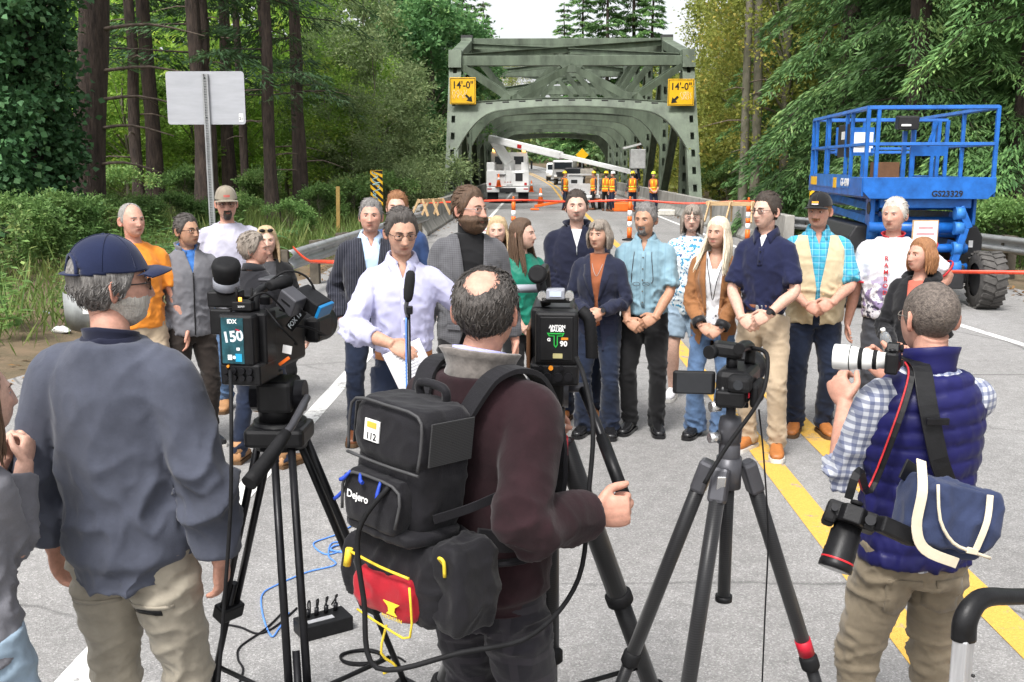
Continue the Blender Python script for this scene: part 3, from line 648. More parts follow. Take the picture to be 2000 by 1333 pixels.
# second pair of slender foreground trunks
for px, py, r, hgt, lab, bk in ((597, 440, 0.19, 12, 'slim straight fir trunk nearest the wooden stake', M_BARK), (535, 432, 0.2, 12, 'slim straight fir trunk above the verge grass', M_BARK), (420, 452, 0.27, 13, 'stout dark fir trunk behind the blank sign', M_BARK), (1452, 396, 0.17, 14, 'mossy grey alder trunk standing right of the bridge', M_BARKG), (1474, 394, 0.19, 14, 'thicker mossy alder trunk on the lift side of its twin', M_BARKG), (1700, 420, 0.3, 13, 'reddish cedar trunk in the shade behind the lift', M_BARK), (485, 436, 0.16, 12, 'thin fir trunk just beside the blank sign panel', M_BARK), (275, 450, 0.2, 12, 'thin fir trunk between leaning trunk and blank sign', M_BARK)):
    p = gp(px, py)
    if p.y > 40: p = yp(px, py, 37); p.z = 0
    t = thing('tree_trunk', lab, 'tree', (p.x, p.y, terrain_z(p.x, p.y)), group='bare trunks at the wood edge'); sd_ = int(px)
    trunk_mb(hgt, r, r*0.6, lean=(random.Random(sd_).uniform(-.3, .3), 0), wob=0.06, seed=sd_).build('trunk', bk, t)
    for k in range(7):
        rr = random.Random(sd_*9+k); a = rr.uniform(0, 2*PI); z = rr.uniform(1.5, 7); L = rr.uniform(0.6, 2.2); q = MB()
        q.tube([(0, 0, z), (math.cos(a)*L*.5, math.sin(a)*L*.5, z+.05), (math.cos(a)*L, math.sin(a)*L, z-.1*L)], [0.03, 0.02, 0.006], 5, k=2); q.build('branch', M_DEAD, t)
# far-off wood: reads as one mass
def wood(name, seed, n, box, L, leafm, zf, lab=None, gap=-0.1):
    rg = np.random.default_rng(seed); (x0, x1), (y0, y1), hmax = box; c = []
    while len(c) < n:
        x, y = rg.uniform(x0, x1), rg.uniform(y0, y1); top = hmax*(0.72+0.45*noise.noise(Vector((x*0.13, y*0.13, seed))))
        z = rg.uniform(0, 1)*top
        if noise.noise(Vector((x*0.35, y*0.35, z*0.35))) < gap: continue
        c.append((x, y, z+zf(x, y)))
    V, F = clump_leaves(np.array(c), 26, 0.9, L, 0.6, rg, 0.5)
    o = link(name, np_mesh(name, V, F, LF[leafm]), kind='stuff'); o['label'] = lab or 'dense leafy wood filling the distance'; o['category'] = 'woodland'
wood('left_hand_woodland', 21, 2600, ((-60, -10), (48, 66), 17), 0.42, 'lime', terrain_z, 'dense bright green wood behind the dark firs')
wood('left_hand_deep_woodland', 25, 1500, ((-70, -9), (64, 84), 24), 0.7, 'far', terrain_z, 'tall dark wood behind the bright understory')
wood('right_hand_woodland', 22, 2200, ((13, 62), (42, 66), 22), 0.45, 'cedar', terrain_z, 'dense green wood behind the cedars and alders')
wood('riverside_woodland', 23, 1100, ((-14, -5.5), (70, 120), 9), 0.45, 'shrub', lambda x, y: 0, 'green riverside wood left of the truss')
wood('riverside_woodland_right', 26, 1300, ((9.5, 22), (58, 125), 12), 0.45, 'alder', lambda x, y: 0, 'yellow green riverside wood right of the truss')
wood('far_woodland', 24, 2200, ((-70, 50), (185, 235), 15), 1.0, 'far', lambda x, y: 2.0, 'distant wood closing the road beyond the bridge', gap=-0.3)
wood('far_roadside_woodland', 27, 1500, ((8, 45), (110, 180), 13), 0.8, 'far', lambda x, y: 0.5, 'dark roadside wood beyond the parked trucks', gap=-0.3)
# verge grass and weeds
def grass(name, areas, lab):
    rg = np.random.default_rng(31); P = []
    for n, fx, mask in areas:
        k = 0
        while k < n:
            x, y, h = fx(rg)
            if mask(x, y) and noise.noise(Vector((x*0.5, y*0.5, 7))) > -0.28: P.append((x, y, h)); k += 1
    P = np.array(P); n = len(P); z = np.array([terrain_z(a, b) for a, b, _ in P])
    c = np.stack([P[:, 0], P[:, 1], z-0.03], 1); d = rnd_dirs(n, rg, 0); d[:, 2] = np.abs(d[:, 2])*0.5+1.2; H = P[:, 2]*rg.uniform(0.5, 1.2, n)
    V, F = leaf_quads(c, d, rnd_dirs(n, rg), H, 0.012+H*0.035, 0.1)
    o = link(name, np_mesh(name, V, F, LF['grass']), kind='stuff'); o['label'] = lab; o['category'] = 'grass'
edgeL = lambda y: lerp_tab(LEFT, y)
grass('grass', [
    (15000, lambda r: (r.uniform(-13, -4.4), r.uniform(7, 24), r.uniform(0.12, 0.5)), lambda x, y: x < edgeL(y)-0.5-0.9*random.random()),
    (9000, lambda r: (r.uniform(-12, -3.8), r.uniform(22, 40), r.uniform(0.25, 0.8)), lambda x, y: x < edgeL(y)-0.6),
    (7000, lambda r: (r.uniform(8.8, 17), r.uniform(11, 30), r.uniform(0.1, 0.4)), lambda x, y: x > lerp_tab(RIGHT, y)+1.3)], 'grass and weeds on the verges either side of the road')
# leafy weeds and ferns in the left verge
def weed_mesh(seed):
    rg = np.random.default_rng(seed); parts = []
    for _ in range(5):
        a = rg.uniform(0, 2*PI); h = rg.uniform(0.6, 1.1); x0, y0 = rg.normal(0, .12, 2); n = 12
        t = np.linspace(0.15, 1, n); base = np.stack([x0+math.cos(a)*0.25*t*t, y0+math.sin(a)*0.25*t*t, h*t], 1); ang = np.arange(n)*2.4
        d = np.stack([np.cos(ang), np.sin(ang), rg.uniform(-0.2, 0.4, n)], 1); L = 0.20*(1.15-t*0.6)
        parts.append(leaf_quads(base, d, rnd_dirs(n, rg, 4), L, L*0.42, 0.15))
        parts.append(leaf_quads(np.array([[x0, y0, 0]]), np.array([[math.cos(a)*.25, math.sin(a)*.25, h]]), np.array([[1., 0, 0]]), h, 0.018, 0.0))
    return np_mesh('weed', *join(parts), LF['shrub'])
def fern_mesh(seed):
    rg = np.random.default_rng(seed); parts = []
    for k in range(13):
        a = k*2*PI/13+rg.uniform(-.2, .2); Lf = rg.uniform(0.6, 0.95); n = 22; t = np.linspace(0.08, 1, n)
        b = np.stack([math.cos(a)*Lf*t*0.85, math.sin(a)*Lf*t*0.85, Lf*(0.95*t-0.8*t*t)+0.03], 1); sd = np.array([-math.sin(a), math.cos(a), 0])
        for s in (-1, 1):
            d = np.tile(sd*s, (n, 1))+np.array([math.cos(a), math.sin(a), -0.25])*0.4; L = 0.15*np.sin(PI*np.clip(t*0.9+0.1, 0, 1))+0.02
            parts.append(leaf_quads(b, d, rnd_dirs(n, rg, 5), L, 0.035, 0.0))
    return np_mesh('fern', *join(parts), LF['maple'])
wm = [weed_mesh(s) for s in (1, 2, 3)]; fm = [fern_mesh(s) for s in (1, 2)]
rr = random.Random(5)
for k in range(46):
    y = rr.uniform(9.5, 20); x = edgeL(y)-rr.uniform(0.9, 5.0)
    o = link('leafy_weed', wm[k % 3], loc=(x, y, terrain_z(x, y)-0.02), rot=(0, 0, rr.uniform(0, 6))); s = rr.uniform(0.6, 1.3); o.scale = (s, s, s)
    tag(o, 'tall leafy weed in the verge grass behind the cap wearing man', 'weed', 'leafy weeds in the left verge')
for k in range(16):
    y = rr.uniform(17, 27); x = edgeL(y)-rr.uniform(1.4, 5.0)
    o = link('fern', fm[k % 2], loc=(x, y, terrain_z(x, y)-0.02), rot=(0, 0, rr.uniform(0, 6))); s = rr.uniform(0.8, 1.4); o.scale = (s, s, s)
    tag(o, 'green sword fern at the foot of the left hand firs', 'fern', 'ferns under the firs')
# fallen leaves along the road edges
rg = np.random.default_rng(77); n = 2600; yy = rg.uniform(8, 46, n); sd_ = rg.uniform(0, 1, n) < 0.55; e_ = np.abs(rg.normal(0, 0.45, n))
xx = np.where(sd_, np.array([lerp_tab(RIGHT, a) for a in yy])-e_*np.where(yy > 24, 0.5, 1)-np.where(yy > 24, 1.35, 0.1), np.array([lerp_tab(LEFT, a) for a in yy])+e_-0.35)
d_ = rnd_dirs(n, rg); d_[:, 2] *= 0.25; V, F = leaf_quads(np.stack([xx, yy, np.full(n, 0.010)], 1), d_, rnd_dirs(n, rg, 4), rg.uniform(0.05, 0.12, n), rg.uniform(0.03, 0.07, n), 0.15)
o = link('fallen_leaves', np_mesh('fallen_leaves', V, F, foliage_mat('dead_leaves', (0.10, 0.05, 0.02), (0.26, 0.14, 0.05), (0.40, 0.26, 0.10), 0.1)), kind='stuff'); o['label'] = 'brown fallen leaves scattered along the road edges'; o['category'] = 'leaf litter'
# ================================================================== people
TMP = bpy.data.scenes.new('tmp')
def remesh(mb, vox, smooth=4, sf=0.5):
    me = mb.mesh('tmp'); o = bpy.data.objects.new('tmp', me); TMP.collection.objects.link(o)
    r = o.modifiers.new('r', 'REMESH'); r.mode = 'VOXEL'; r.voxel_size = vox; r.use_smooth_shade = True
    if smooth: s = o.modifiers.new('s', 'SMOOTH'); s.factor = sf; s.iterations = smooth
    vl = TMP.view_layers[0]; vl.update(); dg = vl.depsgraph
    out = bpy.data.meshes.new_from_object(o.evaluated_get(dg)); bpy.data.objects.remove(o); bpy.data.meshes.remove(me)
    return out
def vco(me): a = np.empty(len(me.vertices)*3, np.float32); me.vertices.foreach_get('co', a); return a.reshape(-1, 3)
def vno(me): a = np.empty(len(me.vertices)*3, np.float32); me.vertices.foreach_get('normal', a); return a.reshape(-1, 3)
def set_smooth(me): me.polygons.foreach_set('use_smooth', [True]*len(me.polygons)); me.update()
def wrinkle(me, amp=0.006, sc=(9, 9, 16), seed=0, band=None, fine=0.3):
    """soft folds: ridged noise along the normal, stronger where band(co) says"""
    co, no = vco(me), vno(me); out = co.copy(); sx, sy, sz = sc
    for i in range(len(co)):
        x, y, z = co[i]
        k = 0.35*z                                               # folds run slightly aslant
        a = noise.noise(Vector((x*sx+seed*7.3, y*sy, (z+0.35*x)*sz))); b = noise.noise(Vector((x*sx*2.3, y*sy*2.3+seed, (z-0.4*x)*sz*2.0)))
        d = 1.15*(max(0, 1-abs(a)*2.4)**1.6-0.35) + fine*1.3*(max(0, 1-abs(b)*2.4)**1.5-0.35)
        w_ = amp if band is None else amp*band(x, y, z)
        out[i] += no[i]*d*w_
    me.vertices.foreach_set('co', out.ravel()); me.update()
def cut(me, planes, inside):
    """bisect along planes [(co,no)] then delete the faces whose centre satisfies inside()"""
    bm = bmesh.new(); bm.from_mesh(me)
    for co, no in planes: bmesh.ops.bisect_plane(bm, geom=bm.verts[:]+bm.edges[:]+bm.faces[:], plane_co=co, plane_no=no, dist=0.0005)
    bad = [f for f in bm.faces if inside(f.calc_center_median())]
    bmesh.ops.delete(bm, geom=bad, context='FACES'); bm.to_mesh(me); bm.free(); me.update(); return me
def ik(s, t, l1, l2, pole):
    s, t, pole = Vector(s), Vector(t), Vector(pole); d = t-s; L = min(d.length, (l1+l2)*0.999); d.normalize()
    a = math.acos(max(-1, min(1, (l1*l1+L*L-l2*l2)/(2*l1*L)))); p = (pole-d*pole.dot(d)).normalized()
    return s+d*math.cos(a)*l1+p*math.sin(a)*l1, s+d*L

# ---------------- skin and hair materials
def skin_mat(name, c): return mat('skin_'+name, c, 0.52, var=0.10, vscale=55, bump=0.2, bscale=160, attr='Col', spec=0.3)
SK = dict(fair=skin_mat('fair', (0.58, 0.37, 0.29)), mid=skin_mat('mid', (0.50, 0.295, 0.21)), tan=skin_mat('tan', (0.43, 0.245, 0.16)), ruddy=skin_mat('ruddy', (0.54, 0.30, 0.225)))
for m in SK.values():
    b = m.node_tree.nodes['Principled BSDF']; b.inputs['Subsurface Weight'].default_value = 0.08; b.inputs['Subsurface Radius'].default_value = (0.012, 0.005, 0.003); b.inputs['Subsurface Scale'].default_value = 0.5
def hair_mat(name, c, c2): return mat('hair_'+name, c, 0.5, var=0.2, vscale=48, stretch=(3, 3, 0.4), bump=0.9, bscale=130, col2=c2, spec=0.45, dist=0.006)
HM = dict(grey=hair_mat('grey', (0.42, 0.40, 0.37), (0.13, 0.12, 0.11)), white=hair_mat('white', (0.72, 0.68, 0.62), (0.38, 0.35, 0.31)), dark=hair_mat('dark_brown', (0.065, 0.045, 0.032), (0.018, 0.013, 0.010)),
 salt=hair_mat('salt_and_pepper', (0.30, 0.285, 0.27), (0.055, 0.05, 0.048)), brown=hair_mat('brown', (0.14, 0.08, 0.045), (0.05, 0.028, 0.016)), red=hair_mat('reddish', (0.36, 0.17, 0.07), (0.15, 0.06, 0.025)),
 blonde=hair_mat('blonde', (0.66, 0.50, 0.30), (0.38, 0.26, 0.14)), plat=hair_mat('platinum', (0.86, 0.78, 0.62), (0.58, 0.49, 0.34)), auburn=hair_mat('auburn', (0.42, 0.20, 0.085), (0.20, 0.085, 0.035)), ashen=hair_mat('grey_brown', (0.36, 0.31, 0.26), (0.13, 0.105, 0.085)), dkgrey=hair_mat('dark_grey', (0.115, 0.10, 0.09), (0.025, 0.022, 0.020)))
HM['crop'] = mat('hair_crop', (0.20, 0.165, 0.14), 0.6, var=0.3, vscale=110, bump=1.0, bscale=230, col2=(0.045, 0.036, 0.032), spec=0.3, dist=0.004)
M_EYE = mat('eye_white', (0.62, 0.58, 0.55), 0.25, var=0.0); M_IRIS = mat('iris', (0.03, 0.02, 0.015), 0.2, var=0.0)
M_GLASS = bpy.data.materials.new('spectacle_lens'); M_GLASS.use_nodes = True
_t = M_GLASS.node_tree; _t.nodes.clear(); _tr = nn(_t, 'ShaderNodeBsdfTransparent'); _gl = nn(_t, 'ShaderNodeBsdfGlossy'); _gl.inputs['Roughness'].default_value = 0.03; _fr = nn(_t, 'ShaderNodeFresnel'); _fr.inputs[0].default_value = 1.4
_ms = nn(_t, 'ShaderNodeMixShader'); _ou = nn(_t, 'ShaderNodeOutputMaterial'); _t.links.new(_fr.outputs[0], _ms.inputs[0]); _t.links.new(_tr.outputs[0], _ms.inputs[1]); _t.links.new(_gl.outputs[0], _ms.inputs[2]); _t.links.new(_ms.outputs[0], _ou.inputs[0])

# ---------------- head
NT, NP = 60, 62
def sstep(a, b, x): t = np.clip((x-a)/(b-a), 0, 1); return t*t*(3-2*t)
def head_grid(jaw=1.0, fat=0.0):
    th = np.linspace(0, 2*PI, NT, endpoint=False); ph = np.linspace(-PI/2+0.05, PI/2-0.001, NP)
    T, Ph = np.meshgrid(th, ph); d = np.stack([np.cos(Ph)*np.sin(T), -np.cos(Ph)*np.cos(T), np.sin(Ph)], -1)
    def ell(c, r):
        c = np.array(c); r = np.array(r); dd = d/r; cc = -c/r
        A = (dd*dd).sum(-1); B = (dd*cc).sum(-1); Cc = (cc*cc).sum()-1
        return (-B+np.sqrt(np.maximum(B*B-A*Cc, 0)))/A
    r1 = ell((0, .018, .030), (.0775, .096, .088)); r2 = ell((0, -.030, -.047), (.056*jaw+.008*fat, .062, .070)); r3 = ell((0, -.020, -.008), (.073+.006*fat, .077, .086))
    r = (r1**11+r2**11+r3**11)**(1/11.); return d, r, T
def face_bumps(P, d, smile=0.0, sp={}):
    x, y, z = P[..., 0], P[..., 1], P[..., 2]; w_ = sstep(0.15, 0.55, -d[..., 1])
    G_ = lambda cx, cz, sx, sz: np.exp(-((np.abs(x)-cx)/sx)**2-((z-cz)/sz)**2)
    def G0(cz, sx, sz): return np.exp(-(x/sx)**2-((z-cz)/sz)**2)
    o = np.zeros_like(x)
    t = np.clip((0.024-z)/0.056, 0, 1); on = sstep(-0.046, -0.034, z)*sstep(0.045, 0.02, z)
    o += sp.get('nose', 1)*(0.004+0.021*t**1.15)*np.exp(-(x/(0.0085+0.0055*t))**2)*on             # nose
    o += 0.006*G_(0.013, -0.031, 0.0065, 0.008)                                     # nostril wings
    o -= 0.0095*G_(0.031, 0.010, 0.0165, 0.0115)                                    # eye sockets
    o += sp.get('brow', 1)*0.0045*G_(0.030, 0.031, 0.022, 0.008)                                      # brow ridge
    o += 0.0045*G_(0.046, -0.016, 0.016, 0.014)                                     # cheekbones
    o -= 0.004*G_(0.036, -0.052, 0.012, 0.016)
    o += 0.0055*G0(-0.0555, 0.020, 0.0050)+0.006*G0(-0.0665, 0.017, 0.0055)         # lips
    o -= 0.0045*G0(-0.0612, 0.023, 0.0022)
    o -= 0.004*G0(-0.077, 0.018, 0.005); o += sp.get('chin', 1)*0.0085*G0(-0.094, 0.020, 0.013)      # chin
    o += smile*0.004*G_(0.036, -0.035, 0.012, 0.012)
    return o*w_
def head_mesh(sp):
    d, r, T = head_grid(sp.get('jaw', 1.0), sp.get('hfat', 0.0)); P = d*r[..., None]; b = face_bumps(P, d, sp.get('smile', 0), sp); P = P+d*0; P[..., 1] -= b
    x, z = P[..., 0], P[..., 2]; col = np.ones(P.shape); fr = sstep(0.2, 0.5, -d[..., 1])
    lip = fr*(np.exp(-(x/0.0215)**4-((z+0.0612)/0.0085)**4)); L = sp.get('lip', (0.84, 0.52, 0.50)); col *= 1-lip[..., None]*(1-np.array(L))
    sm_ = sp.get('smile', 0); ln = fr*np.exp(-(x/(0.0225+0.004*sm_))**4-((z+0.0612)/(0.0034+0.001*sm_))**2); col *= 1+ln[..., None]*(np.array([0.5, 1.0, 1.4]) if sm_ else -0.85)
    ck = fr*np.exp(-((np.abs(x)-0.045)/0.016)**2-((z+0.02)/0.018)**2); col *= 1-ck[..., None]*np.array([0.0, 0.10, 0.10])
    ns = fr*np.exp(-(x/0.012)**2-((z+0.03)/0.01)**2); col *= 1-ns[..., None]*np.array([0.0, 0.12, 0.12])
    ey = fr*np.exp(-((np.abs(x)-0.031)/0.020)**2-((z-0.008)/0.011)**2); col *= 1-ey[..., None]*np.array([0.10, 0.15, 0.15])
    st = sp.get('stubble', 0)
    if st:
        k = fr*0+sstep(-0.035, -0.055, z)*sstep(-0.25, 0.1, -d[..., 1])*(1-lip); col *= 1-k[..., None]*st*np.array([0.42, 0.38, 0.34])
    V = np.concatenate([P.reshape(-1, 3), [[0, -.03, P[0, 0, 2]-0.002]], [[0, .018, P[-1, 0, 2]+0.0005]]]); cc = np.concatenate([col.reshape(-1, 3), [[1, 1, 1]]*2])
    F = [(i*NT+j, i*NT+(j+1) % NT, (i+1)*NT+(j+1) % NT, (i+1)*NT+j) for i in range(NP-1) for j in range(NT)]
    B, Tt = NP*NT, NP*NT+1; F += [(B, (j+1) % NT, j) for j in range(NT)]+[(Tt, (NP-1)*NT+j, (NP-1)*NT+(j+1) % NT) for j in range(NT)]
    return V, F, cc, P
HL = np.array([0, 30, 48, 62, 74, 84, 96, 106, 120, 140, 180.])
LINES = dict(short=[.078, .080, .068, .030, .0, -.022, -.012, -.035, -.060, -.075, -.080], reced=[.092, .108, .100, .050, .005, -.022, -.012, -.035, -.060, -.075, -.080], long=[.080, .078, .066, .035, -.01, -.05, -.09, -.10, -.10, -.10, -.10], bald=[.2, .2, .2, .2, .03, -.02, -.012, -.035, -.060, -.075, -.080])
def hair_shell(line, Tk, sp, seed=0, top_extra=0.0, bald_top=None, rough=0.0035, mask=None, lift=0.0):
    d, r, T = head_grid(sp.get('jaw', 1.0), sp.get('hfat', 0.0)); P = d*r[..., None]
    ang = np.degrees(np.abs((T+PI) % (2*PI)-PI)); zl = np.interp(ang, HL, LINES[line]) if mask is None else None
    m = (P[..., 2]-zl) if mask is None else mask(P, d, ang)
    if bald_top: m = np.minimum(m, bald_top(P))
    m = m+0.0045*np.sin(T*17+seed)*np.sin(T*7+P[..., 2]*60); th = Tk*sstep(-0.004, 0.016, m)-0.006*sstep(0.003, 0.013, -m)+top_extra*sstep(0.05, 0.11, P[..., 2])*sstep(-0.002, 0.03, m)
    Q = P.copy(); n_ = np.zeros(P.shape[:2])
    for i in range(NP):
        for j in range(NT):
            p = P[i, j]; n_[i, j] = noise.noise(Vector((p[0]*70+seed, p[1]*26, p[2]*26)))+0.6*noise.noise(Vector((p[0]*150+seed, p[1]*60, p[2]*60)))
    th = th+rough*n_*sstep(0, 0.02, m); Q = Q+d*th[..., None]; Q[..., 2] += lift*sstep(0, .02, m)
    V = np.concatenate([Q.reshape(-1, 3), [[0, .018, Q[-1, :, 2].mean()]]]); mf = m.ravel(); F = []
    for i in range(NP-1):
        for j in range(NT):
            q = (i*NT+j, i*NT+(j+1) % NT, (i+1)*NT+(j+1) % NT, (i+1)*NT+j)
            if max(mf[k] for k in q) > -0.015: F.append(q)
    if mf[(NP-1)*NT:].max() > 0: F += [(NP*NT, (NP-1)*NT+j, (NP-1)*NT+(j+1) % NT) for j in range(NT)]
    return V, F
def hair_locks(mb, sp, n, seed, length, spread=1.0, wave=0.0, a0=55, front=0.0, part=0.0, curl=0.0, rad=0.011, ztop=0.11):
    rg = random.Random(seed); d0 = None
    for k in range(n):
        a = R(rg.uniform(a0, 360-a0)); s_, c_ = math.sin(a), -math.cos(a); zst = rg.uniform(0.0, ztop); rr = 0.078*math.sqrt(max(0.05, 1-(zst-0.03)**2/0.0081))
        fl = rr/0.078; px_, py_ = s_*0.080*fl, 0.018+c_*0.100*fl; L = length*rg.uniform(0.82, 1.05); pts = []; ph = rg.uniform(0, 6)
        for i in range(8):
            t = i/7; out = (1.0+0.22*spread*math.sin(min(1, t*1.5)*PI*0.5)); z = zst+0.012-(zst+0.04+L)*t
            wx = wave*math.sin(t*9+ph)*t; ce = curl*max(0, t-0.6)
            ex = 0.085+0.012*spread; ey = 0.106+0.010*spread; mixr = min(1, t*2.2)
            X = px_*(1-mixr)+s_*ex*mixr; Y_ = py_*(1-mixr)+(0.018+c_*ey)*mixr
            fo = front*max(0, t-0.35)*max(0, -c_+0.55); pts.append((X*(1+0.06*spread*t)-ce*s_+wx*c_+0.4*fo*s_, Y_*(1-0.10*t)+wx*s_-ce*c_-fo, z))
        w0 = rad*rg.uniform(0.7, 1.2); mb.tube(pts, [w0*0.5, w0, w0*1.1, w0*1.1, w0, w0*0.9, w0*0.7, w0*0.2], 6, k=2, caps=False, flat=0.6)
def short_strands(mb, V, F, n, seed, L, r=0.0018, flow=(0, 1, -0.7), zmax=1):
    rg = random.Random(seed)
    for k in range(n):
        f = F[rg.randrange(len(F))]; p = Vector(V[f[0]])*(0.5)+Vector(V[f[2 % len(f)]])*0.5
        if p.z > zmax or (p.y < -0.02 and p.z < 0.085): continue
        nrm = p.normalized(); fl = Vector(flow)+Vector((rg.gauss(0, .35), rg.gauss(0, .35), rg.gauss(0, .35))); fl = (fl-nrm*fl.dot(nrm)).normalized()
        l = L*rg.uniform(0.6, 1.3); mb.tube([p-nrm*0.002, p+fl*l*0.5+nrm*0.003, p+fl*l+nrm*0.0015], [r, r, r*0.3], 3, caps=False)

# ---------------- hands and arms
def hand(mb, w_, d, n, side, pose='relaxed', sc=1.0):
    """palm, four unequal bent fingers, thumb leaving the side of the palm near its base"""
    d = Vector(d).normalized(); n = Vector(n); n = (n-d*n.dot(d)).normalized(); s = d.cross(n)*-side; w_ = Vector(w_)   # s: towards the thumb; n: out of the palm
    curl = dict(relaxed=(18, 25, 18), fist=(72, 88, 60), grip=(50, 55, 40), clasp=(38, 42, 30), flat=(5, 8, 6), point=(8, 10, 8))[pose]
    mb.tube([w_-d*0.03, w_, w_+d*0.03, w_+d*0.065, w_+d*0.092], [0.028*sc, 0.030*sc, 0.040*sc, 0.043*sc, 0.036*sc], 12, flat=0.42, up=n, k=2)
    for i, (o, L) in enumerate(((0.030, 0.074), (0.010, 0.083), (-0.011, 0.077), (-0.031, 0.060))):
        p = w_+(d*(0.086-0.006*abs(i-1))+s*o)*sc; q = d.copy(); pts = [p-d*0.012, p]; L *= sc
        for a, f in zip(curl, (0.45, 0.31, 0.24)):
            q = Matrix.Rotation(R(a+(i-1)*2), 3, d.cross(n)) @ q; p = p+q*L*f; pts.append(p)
        mb.tube(pts, [0.0100*sc, 0.0098*sc, 0.0092*sc, 0.0085*sc, 0.0066*sc], 8, k=2)
    b = w_+(d*0.022+s*0.030)*sc; t1 = (d*0.62+s*0.62+n*0.45).normalized() if pose not in ('flat',) else (d*0.6+s*0.8).normalized(); t2 = (d*0.9+s*0.12+n*0.35).normalized()
    mb.tube([b-t1*0.02, b, b+t1*0.038*sc, b+t1*0.038*sc+t2*0.030*sc, b+t1*0.038*sc+t2*0.052*sc], [0.014*sc, 0.015*sc, 0.0125*sc, 0.0110*sc, 0.0075*sc], 8, k=2)
ARMS = dict(  # wrist, pole, finger direction, palm normal, pose (for the +x side; mirrored for -x)
 hang=((.285, -.02, .845), (.3, 1, 0), (0.02, -.12, -1), (-1, -.1, 0), 'relaxed'),
 claspA=((.085, -.215, .945), (.8, .8, 0), (-.80, -.28, -.50), (0, 1, -.3), 'clasp'),
 claspB=((.095, -.195, .915), (.8, .8, 0), (-.85, -.20, -.45), (0, 1, -.3), 'clasp'),
 pocket=((.205, -.06, .90), (.6, 1, 0), (-.1, -.3, -1), (-1, 0, 0), None),
 hip=((.165, .06, 1.03), (1, .35, 0), (-.6, -.5, -.5), (0, 0, -1), None))
def mir(v, s): return (v[0]*s, v[1], v[2])
def skinny(me, name, parent): return link(name, me, parent)

TORSO_M = [(.80, .148, .108, .006), (.88, .166, .120, .006), (.97, .162, .116, .0), (1.06, .158, .113, -.002), (1.15, .164, .117, -.004), (1.25, .178, .124, -.004), (1.33, .180, .122, .0), (1.385, .168, .106, .008), (1.425, .140, .090, .014), (1.460, .108, .078, .018), (1.492, .074, .066, .020)]
TORSO_F = [(.80, .150, .110, .008), (.88, .170, .122, .008), (.97, .158, .114, .002), (1.06, .138, .102, .0), (1.15, .142, .106, -.004), (1.25, .155, .126, -.014), (1.33, .155, .116, -.004), (1.385, .146, .098, .008), (1.425, .120, .082, .014), (1.460, .090, .070, .018), (1.492, .062, .058, .020)]
def torso_rings(sp, infl=0.0, hem=0.80, top=1.50, flare=0.0):
    tab = np.array(TORSO_F if sp['sex'] == 'f' else TORSO_M); fat = sp.get('fat', 0.0); wd = sp.get('wide', 1.0); zs = [z for z in np.linspace(hem, top, 16)]; out = []
    for z in zs:
        rx, ry, cy = (np.interp(z, tab[:, 0], tab[:, k]) for k in (1, 2, 3)); b = math.exp(-((z-1.06)/0.17)**2)*fat
        rx = rx*0.895*wd*(1+0.13*b)+infl*0.85; ry = ry*0.93*(0.5+0.5*wd)+0.026*b+infl*0.85; cy -= 0.024*b
        if z < 0.86: rx += 0; ry += 0
        fl = flare*max(0, (1.0-z)/0.25); out.append((0, cy, z, rx+fl, ry+fl))
    return out
def arm_joints(sp, side, key):
    a = sp['arm'+('L' if side > 0 else 'R')]; a = ARMS[a] if isinstance(a, str) else a
    flipx = isinstance(sp['arm'+('L' if side > 0 else 'R')], str)
    f = (lambda v: mir(v, side)) if flipx else (lambda v: v)
    sx = (0.143 if sp['sex'] == 'f' else 0.159)*sp.get('wide', 1.0); sh = Vector((sx*side, .012, 1.382))
    if sp.get('shrug'): sh.z += sp['shrug']
    el, wr = ik(sh, f(a[0]), 0.285, 0.255, f(a[1])); return sh, el, wr, Vector(f(a[2])), Vector(f(a[3])), a[4]
